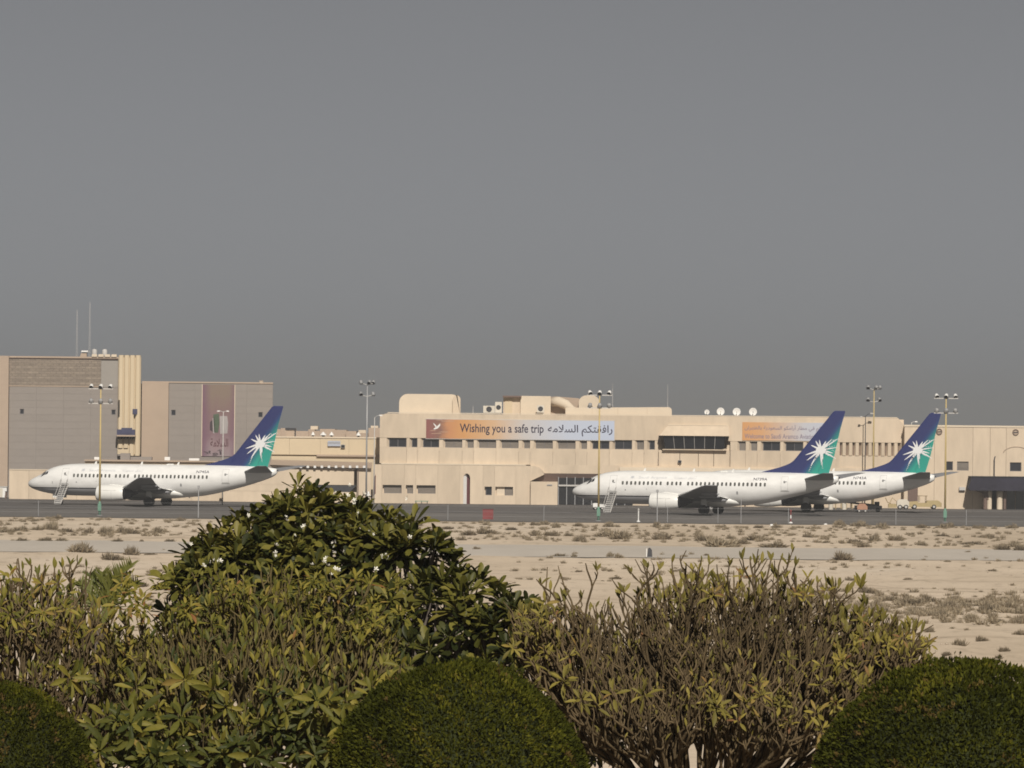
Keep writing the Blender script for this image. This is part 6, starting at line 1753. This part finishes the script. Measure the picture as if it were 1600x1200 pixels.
def tubes_mesh(tubes, sides=5):
    V, Fc = [], []; n0 = 0
    ang = np.arange(sides)*2*np.pi/sides; ca, sa = np.cos(ang), np.sin(ang)
    for pts, rad in tubes:
        P = np.array([tuple(p) for p in pts]); m = len(P)
        D = np.gradient(P, axis=0); D /= np.linalg.norm(D, axis=1)[:, None]+1e-9
        ref = np.array([.31, .87, .2]); A = np.cross(D, ref); A /= np.linalg.norm(A, axis=1)[:, None]+1e-9; B = np.cross(D, A)
        R_ = np.array(rad)[:, None, None]
        ring = P[:, None, :]+R_*(A[:, None, :]*ca[None, :, None]+B[:, None, :]*sa[None, :, None])
        V.append(ring.reshape(-1, 3))
        i = np.arange(m-1)[:, None]*sides; k = np.arange(sides)[None, :]; k2 = (k+1) % sides
        Fc.append((np.stack([i+k, i+k2, i+sides+k2, i+sides+k], -1)).reshape(-1, 4)+n0); n0 += m*sides
    return np.concatenate(V), np.concatenate(Fc)

def ell_pts(c, rx, ry, rz, n, el0, r0, seed, front=0.0):
    """points on / in the upper part of an ellipsoid, favouring the camera side"""
    r = random.Random(seed); out = []
    s0 = math.sin(el0)
    while len(out) < n:
        th = r.uniform(0, 2*math.pi); se = r.uniform(s0, 1); ce = math.sqrt(1-se*se)
        d = Vector((ce*math.cos(th), ce*math.sin(th), se))
        if d.y > .15 and r.random() < front: continue
        q = r.uniform(r0, 1)
        out.append((Vector((c.x+d.x*rx*q, c.y+d.y*ry*q, c.z+d.z*rz*q)), d))
    return out

# ---------------------------------------------------------------- A: dense dark flowering plumeria, centre left, behind
AD_ = 69.0; sA = FPX/AD_
cA = W(478, 985, AD_)
rootA = thing('plumeria_tree', 'tall dense plumeria with dark glossy leaf whorls and white flowers, rising over the road', 'tree', (cA.x, cA.y, TZ0))
LA = Leaves('obovate')
lobes = [(W(480, 990, 69), 1.38, 1.42, 1.45, 150), (W(468, 850, 68.6), .45, .6, .50, 24), (W(360, 925, 68.6), .55, .7, .58, 30), (W(590, 890, 68.6), .58, .62, .58, 28), (W(655, 920, 68.2), .36, .45, .60, 20),
         (W(720, 1030, 67.3), .80, .9, .86, 64), (W(800, 1020, 66.8), .45, .55, .52, 28), (W(640, 990, 67.6), .6, .6, .6, 26), (W(300, 955, 68.4), .24, .5, .46, 16)]
ros = []
for i, (c, rx, ry, rz, n) in enumerate(lobes):
    for p, d in ell_pts(c, rx, ry, rz, n, -.25, .9, 100+i, .5):
        ros.append((p, d))
keep = []
for p, d in ros:
    inside = False
    for (c, rx, ry, rz, n) in lobes:
        q = ((p.x-c.x)/rx)**2+((p.y-c.y)/ry)**2+((p.z-c.z)/rz)**2
        if q < .55: inside = True
    if not inside or rnd.random() < .12: keep.append((p, d))
# the crown's few stray heads that break its outline
for px, py in ((466,762),(450,786),(645,818),(684,850),(330,842),(400,808),(558,796),(775,922),(268,905),(706,884),(590,818),(300,864),(822,950),(515,784),(432,795),(350,830),(490,772),(610,815),(745,905),(380,815)):
    keep.append((W(px, py, 68.6+rnd.uniform(-.4,.4)), Vector((rnd.uniform(-.3,.3), rnd.uniform(-.4,0), 1))))
tipsA = []
for p, d in keep:
    ax = Vector((d.x*.75, d.y*.75, d.z*.6+.62)) + Vector((rnd.uniform(-.25,.25), rnd.uniform(-.25,.25), 0))
    px, py = proj(p)
    vis = 1.0 if d.y < .25 and not (py > 930 and px < 620) else .15
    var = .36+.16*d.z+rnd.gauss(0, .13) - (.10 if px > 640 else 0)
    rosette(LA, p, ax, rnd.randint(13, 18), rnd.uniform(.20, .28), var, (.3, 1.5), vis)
    tipsA.append(p-ax.normalized()*.05)
tub = branch_tree(tipsA, Vector((cA.x, cA.y, cA.z-1.0)), .016, 1.2, 5, .35)
tub.append(([Vector((cA.x+.1, cA.y, TZ0-.1)), Vector((cA.x+.05, cA.y, (TZ0+cA.z-1)/2)), Vector((cA.x, cA.y, cA.z-.9))], [.16, .14, .12]))
v, f = tubes_mesh(tub); me = np_mesh('trunk', v-np.array(rootA.location), f, M['bark_grey'], True); inst('trunk', me, rootA)
# inner foliage keeps the crown dense
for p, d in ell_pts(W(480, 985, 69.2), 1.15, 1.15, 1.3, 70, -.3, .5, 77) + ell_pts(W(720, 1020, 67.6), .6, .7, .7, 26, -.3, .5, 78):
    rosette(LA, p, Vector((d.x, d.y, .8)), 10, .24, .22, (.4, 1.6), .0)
LA.finish(rootA, M['leaf_dark'], 290)
# flowers: five white petals each
b = MB()
for k in range(5):
    a = k*2*math.pi/5; P = lambda r_, t, z: (r_*math.cos(a+t), r_*math.sin(a+t), z)
    b.add([P(0,0,0), P(.022,-.5,.008), P(.040,-.30,.020), P(.048,.05,.020), P(.036,.35,.010), P(.018,.4,.004)], [(0,1,2,3,4,5)])
flo = b.mesh('flower', M['petal'])
for (px, py) in [(390,808),(463,833),(474,826),(523,770),(547,762),(552,783),(563,800),(541,775),(523,844),(522,852),(428,854),(434,868),(302,853),(332,878),(345,875),(605,869),(520,895),(527,888),(507,875),(511,882),(590,890),(580,832),(637,835),(640,775),(660,815),(570,768),(578,775),(508,868),(718,880),(728,883),(492,880),(600,868),(322,884),(445,812)]:
    p = W(px, py, 67.15 if py > 790 else 67.9)
    for k in range(rnd.randint(1, 2)):
        o = inst('flower', flo, rootA, p-rootA.location+Vector((rnd.uniform(-.03,.03), rnd.uniform(-.03,.03), rnd.uniform(-.03,.03))), (rnd.uniform(.5,1.5), rnd.uniform(-.6,.6), rnd.uniform(0,6)), (rnd.uniform(.38,.68),)*3)

# ---------------------------------------------------------------- bare-stemmed plumerias
def bare_plumeria(label, c, rx, ry, rz, ntips, base, r_tip, bark, leafm, el0, r0, seed, leafy, ros_list, ros_L, ros_var, extra=(), trunk_r=.1, small_L=(.06,.14), nparts=290, small_n=(0,3), kind='lance', drop=.5, more=(), cores=()):
    root = thing('plumeria_tree', label, 'tree', (base.x, base.y, TZ0))
    tips = [p for p, d in ell_pts(c, rx, ry, rz, ntips, el0, r0, seed, .45)]
    tips += list(extra)
    for k_, (mc, mx_, my_, mz_, mn) in enumerate(more): tips += [p for p, d in ell_pts(mc, mx_, my_, mz_, mn, -.4, .3, seed+7+k_, .4)]
    r = random.Random(seed)
    nz_ = lambda p: float(vnoise(np.array(p.x*3.1+seed), np.array(p.z*3.1+p.y), seed))
    tub = branch_tree(tips, base, r_tip, drop, seed, .4, .75)
    for k_, (mc, mx_, my_, mz_, mn, rt) in enumerate(cores):
        T_ = [p for p, d in ell_pts(mc, mx_, my_, mz_, mn, -.6, .2, seed+31+k_, .4)]; tips += T_
        tub += branch_tree(T_, rt, r_tip, .3, seed+51+k_, .4, .75)
    tub.append(([Vector((base.x, base.y, TZ0-.1)), Vector((base.x+.04, base.y, (TZ0+base.z)/2)), Vector((base.x, base.y, base.z+.05))], [trunk_r*1.3, trunk_r*1.1, trunk_r]))
    v, f = tubes_mesh(tub); me = np_mesh('trunk', v-np.array(root.location), f, bark, True); inst('trunk', me, root)
    LV = Leaves(kind)
    for p in tips:
        k = leafy(p, r)
        if k <= 0: continue
        n = r.randint(*small_n)
        for i in range(int(round(n*k))):
            t = r.uniform(0, 6.28); el = r.uniform(.1, 1.0)
            d = Vector((math.sin(el)*math.cos(t), math.sin(el)*math.sin(t), math.cos(el)))
            L = r.uniform(*small_L)*(.8+.4*k)
            LV.put(p-Vector((0,0,.03)), d+Vector((0,0,.5)), Vector((-d.x*.5+r.uniform(-.6,.6), -d.y*.5-.7, .6)), L, .42+.35*(nz_(p)-.5)+r.gauss(0,.2), L*L if p.y < c.y and in_frame(p) else 0)
    for it_ in ros_list:
        p, ax, var = it_[:3]; sc_ = it_[3] if len(it_) > 3 else 1.0
        rosette(LV, p, ax, r.randint(6, 10), ros_L*sc_*r.uniform(.75, 1.25), ros_var+var, (.5, 1.75), 1.3, .2)
    LV.finish(root, leafm, nparts)
    return root

# C: wide bare candelabra on the right
DC = 60.0
cC = W(1142, 1090, 61); baseC = W(1078, 1330, 60.6)
spikes = [W(px, py, 60+rnd.uniform(-.5, .8)) for px, py in ((838,905),(872,884),(877,900),(915,880),(932,888),(956,905),(985,893),(1012,884),(1021,882),(1050,876),(1063,868),(1072,880),(1096,873),(1108,878),(1120,882),(1160,870),(1172,874),(1190,876),(1205,872),(1221,870),(1230,878),(1239,858),(1243,880),(1262,900),(1290,905),(1310,915),(1345,915),(1370,940),(1402,955),(1440,985),(1462,995),(845,910),(860,920),(1005,884),(1030,886),(1140,880),(1180,880))]
rosC = []
for px, py in ((815,950),(830,985),(845,935),(812,1010),(835,1040),(820,1075),(870,1060),(850,970),(905,1088),(935,1095),(965,1080),(990,1092),(1080,1100),(1110,1085),(1140,1110),(1165,1098),(1185,1085),(1210,1100),(1240,1120),(1275,1108),(1290,1130),(1300,1095),(1150,1130),(1240,1090),(1270,1040),(1320,1000),(1360,985),(1400,1000),(1440,1010),(1450,1000),(1420,990),(1380,1020),(1340,960),(1300,930),(1265,935),(1255,925),(1120,935),(1070,935),(1150,900),(860,960),(850,1010),(880,1030),(1190,1060),(1230,1030),(1290,1060),(1330,1040),(1180,1090),(1125,1110),(1095,1075),(1350,1065),(1390,1050),(1425,1030)):
    ax = Vector((rnd.uniform(-.4,.4), -.5, rnd.uniform(.2,1))); rosC.append((W(px+rnd.uniform(-14,14), py+rnd.uniform(-10,10), 59.2+rnd.uniform(-.3,.4)+(.6 if py < 1000 else 0)), ax, rnd.gauss(.04,.14), (.62 if py < 1050 else .85)))
def leafyC(p, r):
    px, py = proj(p)
    k = .35+(.8 if px > 1300 else 0)+(.55 if py < 940 else 0)+(.4 if px < 880 else 0)
    return k if r.random() < .75 else 0
bare_plumeria('broad umbrella shaped plumeria of bare brown stems with sparse yellow green leaves, on the right', cC, 1.92, 1.75, 1.26, 3000, baseC, .0088, M['bark_tan'], M['leaf_olive'], -.3, .5, 41, leafyC, rosC, .15, .62, spikes, .1, (.05,.115), 290, (1,4), drop=.42, more=((W(885, 1025, 60.6), .52, .7, .62, 330), (W(830, 1000, 60.8), .25, .5, .40, 120), (W(1390, 1020, 60.6), .45, .6, .36, 220), (W(960, 1090, 60.3), .55, .6, .36, 180), (W(1210, 1120, 60.2), .7, .7, .36, 260), (W(1098, 1075, 60.0), .30, .4, .5, 160)), cores=((W(1092, 1080, 60.2), .42, .45, .60, 260, W(1085, 1330, 60.3)), (W(1140, 1140, 60.0), .40, .4, .34, 160, W(1100, 1330, 60.2)), (W(1030, 1120, 60.1), .34, .4, .32, 130, W(1070, 1330, 60.3))))

# B: yellowing plumeria in front of the dense one
cB = W(415, 1140, 60.2); baseB = W(430, 1260, 60.4)
rosB = []
r = random.Random(8)
for i in range(150):
    px, py = r.uniform(110, 640), 1205-abs(r.gauss(0, 72))
    if py < 1035: continue
    if px > 560 and py > 1120: continue
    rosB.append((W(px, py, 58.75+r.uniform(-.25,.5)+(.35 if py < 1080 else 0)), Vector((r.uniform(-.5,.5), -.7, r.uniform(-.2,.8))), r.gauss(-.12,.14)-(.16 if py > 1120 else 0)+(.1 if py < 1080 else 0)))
for i in range(95):
    px = r.uniform(190, 650); py = 898+abs(r.gauss(0, 45)) + (40 if r.random() < .25 else 0)
    rosB.append((W(px, py, 59.7+r.uniform(-.3,.5)), Vector((r.uniform(-.4,.4), -.4, 1)), r.gauss(.08,.14), .58))
extraB = [W(px, py, 60.2+rnd.uniform(-.4,.4)) for px, py in [(290+i*13+rnd.uniform(-5,5), 905+rnd.uniform(-10,12)-8*math.sin(i/22*3.14)) for i in range(24)]]
def leafyB(p, r):
    px, py = proj(p); return .9 if py < 990 or r.random() < .5 else .45
bare_plumeria('yellowing plumeria with upright olive stems above drooping green leaves, in front of the dense one', cB, 1.52, 1.4, 1.42, 2000, baseB, .0092, M['bark_olive'], M['leaf_yellow'], -.1, .7, 52, leafyB, rosB, .19, .45, extraB, .1, (.065,.125), 295, (1,3), more=((W(222, 1045, 60.6), .42, .5, .56, 200), (W(560, 1040, 60.4), .5, .5, .62, 160)))
# B2: similar plant at the left edge
cB2 = W(45, 1130, 62); baseB2 = W(60, 1260, 62)
rosB2 = []
for i in range(46):
    px, py = r.uniform(-30, 230), r.uniform(930, 1150)
    if r.random() < .45: py = r.uniform(880, 960)
    if py < 900 and px > 130: continue
    rosB2.append((W(px, py, 60.9+r.uniform(-.3,.6)), Vector((r.uniform(-.5,.5), -.5, r.uniform(0,1))), r.gauss(.02,.16), r.uniform(.5,1.0)))
extraB2 = [W(px, py, 61.8+rnd.uniform(-.4,.4)) for px, py in ((5,905),(20,893),(35,888),(48,880),(60,896),(72,890),(85,885),(98,884),(110,880),(122,878),(135,884),(142,892),(28,872),(65,905),(92,900))]
bare_plumeria('stemmy plumeria at the left edge with pale bare twigs and thin olive leaves', cB2, 1.28, 1.2, 1.46, 1350, baseB2, .0092, M['bark_tan'], M['leaf_yellow'], -.1, .7, 63, leafyB, rosB2, .15, .5, extraB2, .09, (.06,.115), 290, (0,3))

# ---------------------------------------------------------------- small fan of palm fronds behind the left plumerias
pc = W(160, 985, 64); pr_ = thing('young_palm', 'young feather palm with stiff pointed fronds between the two yellowing plumerias', 'palm', (pc.x, pc.y, TZ0))
b = MB(); b.tube([(0,0,-.1), (0,0,pc.z-TZ0)], [.14, .10], 8); b.build('trunk', M['bark_grey'], pr_, local=True)
for tx_, ty_, bend in ((205,884,.10),(192,893,.05),(178,905,.02),(140,900,-.06),(122,915,-.1),(215,912,.25),(160,898,0),(198,930,.3),(112,945,-.2),(172,930,.05)):
    e = W(tx_, ty_, 64+rnd.uniform(-.4,.3))-Vector((pc.x, pc.y, TZ0)); s = Vector((0,0,pc.z-TZ0)); 
    fr = MB(); N = 16
    for i in range(N+1):
        f_ = i/N; base_ = s+(e-s)*f_+Vector((0,0,.16*math.sin(f_*3.1)))
        dr = (e-s).normalized()
        if i > 3:
            for sg in (-1, 1):
                side = Vector((0,1,0)).cross(dr)*sg; l = .26*(1-.55*f_)
                tip = base_+dr*l*.75+side*l*.55+Vector((0, rnd.uniform(-.12,.12), rnd.uniform(-.04,.02)))
                w = dr*.022
                fr.add([base_-w, base_+w, tip], [(0,1,2)])
    fr.tube([s, (s+e)/2+Vector((0,0,.15)), e], [.016, .011, .004], 4, cap=False)
    fo = fr.build('frond', M['leaf_palm'], pr_, local=True, fix=False)
    at = fo.data.attributes.new('var', 'FLOAT', 'POINT'); at.data.foreach_set('value', np.full(len(fo.data.vertices), rnd.uniform(.2,.9), np.float32))

# ---------------------------------------------------------------- clipped topiary balls
def ball_mesh(n, seed):
    r = np.random.RandomState(seed)
    u = r.uniform(-.75, 1, n); th = r.uniform(0, 2*np.pi, n); s = np.sqrt(1-u*u)
    P = np.stack([s*np.cos(th), s*np.sin(th), u], 1)
    # uneven clipped surface: gentle dents plus fine tufting
    def fld(Q, k, sd): return vnoise(Q[:,0]*k+Q[:,2]*k*.7+9, Q[:,1]*k-Q[:,2]*k*.6+5, sd)
    rad = 1+.09*(fld(P,2.0,1)-.5)+.06*(fld(P,6,2)-.5)-np.abs(r.normal(0,.025,n))+(r.rand(n) < .012)*r.uniform(.02,.06,n)
    C = P*rad[:,None]
    D = P*r.uniform(.3,1.2,(n,1))+r.normal(0,.5,(n,3))+np.array([0,0,.25]); D /= np.linalg.norm(D,axis=1)[:,None]
    N_ = r.normal(0,.6,(n,3))+P; Y = np.cross(N_,D); Y /= np.linalg.norm(Y,axis=1)[:,None]+1e-9; Z = np.cross(D,Y)
    L = r.uniform(.018,.050,n)[:,None]; w = L*.21
    tip = C+D*L; m1 = C+D*L*.5+Y*w+Z*w*.4; m2 = C+D*L*.5-Y*w+Z*w*.4
    V = np.stack([C,m1,tip,m2],1).reshape(-1,3)
    i = np.arange(n)*4; Fq = np.stack([i,i+1,i+2,i+3],1)
    pt = fld(P,3.0,4); var = np.clip(.34+.55*(pt-.5)+.5*(fld(P,11,6)-.5)+r.normal(0,.15,n),0,.97)
    dead = (fld(P,8,9) > .80) & (r.rand(n) < .6); var = np.where(dead, .99, var)
    return np_mesh('foliage', V, Fq, M['leaf_ball'], False, np.repeat(var,4))
BM_ = ball_mesh(72000, 4)
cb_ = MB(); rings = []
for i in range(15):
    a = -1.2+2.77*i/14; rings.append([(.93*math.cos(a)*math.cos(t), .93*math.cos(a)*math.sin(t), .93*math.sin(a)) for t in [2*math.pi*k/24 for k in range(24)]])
cb_.loft(rings); CORE = cb_.mesh('dark_core', mat('ball_core', (.020,.024,.004), .9, .4, 8), True)  # solid sphere, shade between the leaves put into its dark colour
def topiary(label, px, py, R, Rz, D, rz_):
    c = W(px, py, D); t = thing('topiary_ball', label, 'topiary', (c.x, c.y, TZ0), 'clipped topiary balls in the foreground')
    k = D/FPX
    o = inst('foliage', BM_, t, (0,0,c.z-TZ0), (0,0,rz_), (R*k, R*k, Rz*k)); o['kind'] = 'stuff'
    inst('dark_core', CORE, t, (0,0,c.z-TZ0), (0,0,rz_), (R*k, R*k, Rz*k))
    b = MB(); b.tube([(0,0,-.1), (.02,0,.5), (0,0,c.z-TZ0-Rz*k*.5)], [.07,.06,.05], 8); b.build('trunk', M['bark_grey'], t, local=True)
topiary('round clipped dark green topiary ball in the middle, standing before the two plumerias', 716, 1240, 206, 206, 54, .3)
topiary('largest clipped topiary ball, on the right before the bare umbrella plumeria', 1500, 1262, 232, 228, 54, 2.1)
topiary('clipped topiary ball cut off by the lower left corner', -18, 1245, 172, 184, 54, 4.0)

# ---------------------------------------------------------------- dark low shrub behind the middle ball
c = W(925, 1160, 63); hs_ = thing('dark_shrub', 'dark leafy shrub in the shade under the bare umbrella plumeria', 'shrub', (c.x, c.y, TZ0))
LH = Leaves('oval')
for p, d in ell_pts(c, .30, .35, .36, 70, -.6, .6, 91): rosette(LH, p, d+Vector((0,0,.2)), 8, .10, .15, (.4, 1.5), 1 if d.y < .2 else 0)
LH.finish(hs_, M['leaf_dark'], 120)
tb2 = [([Vector((c.x+dx, c.y, TZ0-.05)), Vector((c.x+dx*1.3, c.y, (TZ0+c.z)/2)), Vector((c.x+dx*3, c.y+dx, c.z))], [.03,.025,.012]) for dx in (-.08,-.03,.03,.08)]
v, f = tubes_mesh(tb2); inst('stem', np_mesh('stem', v-np.array(hs_.location), f, M['bark_grey'], True), hs_)
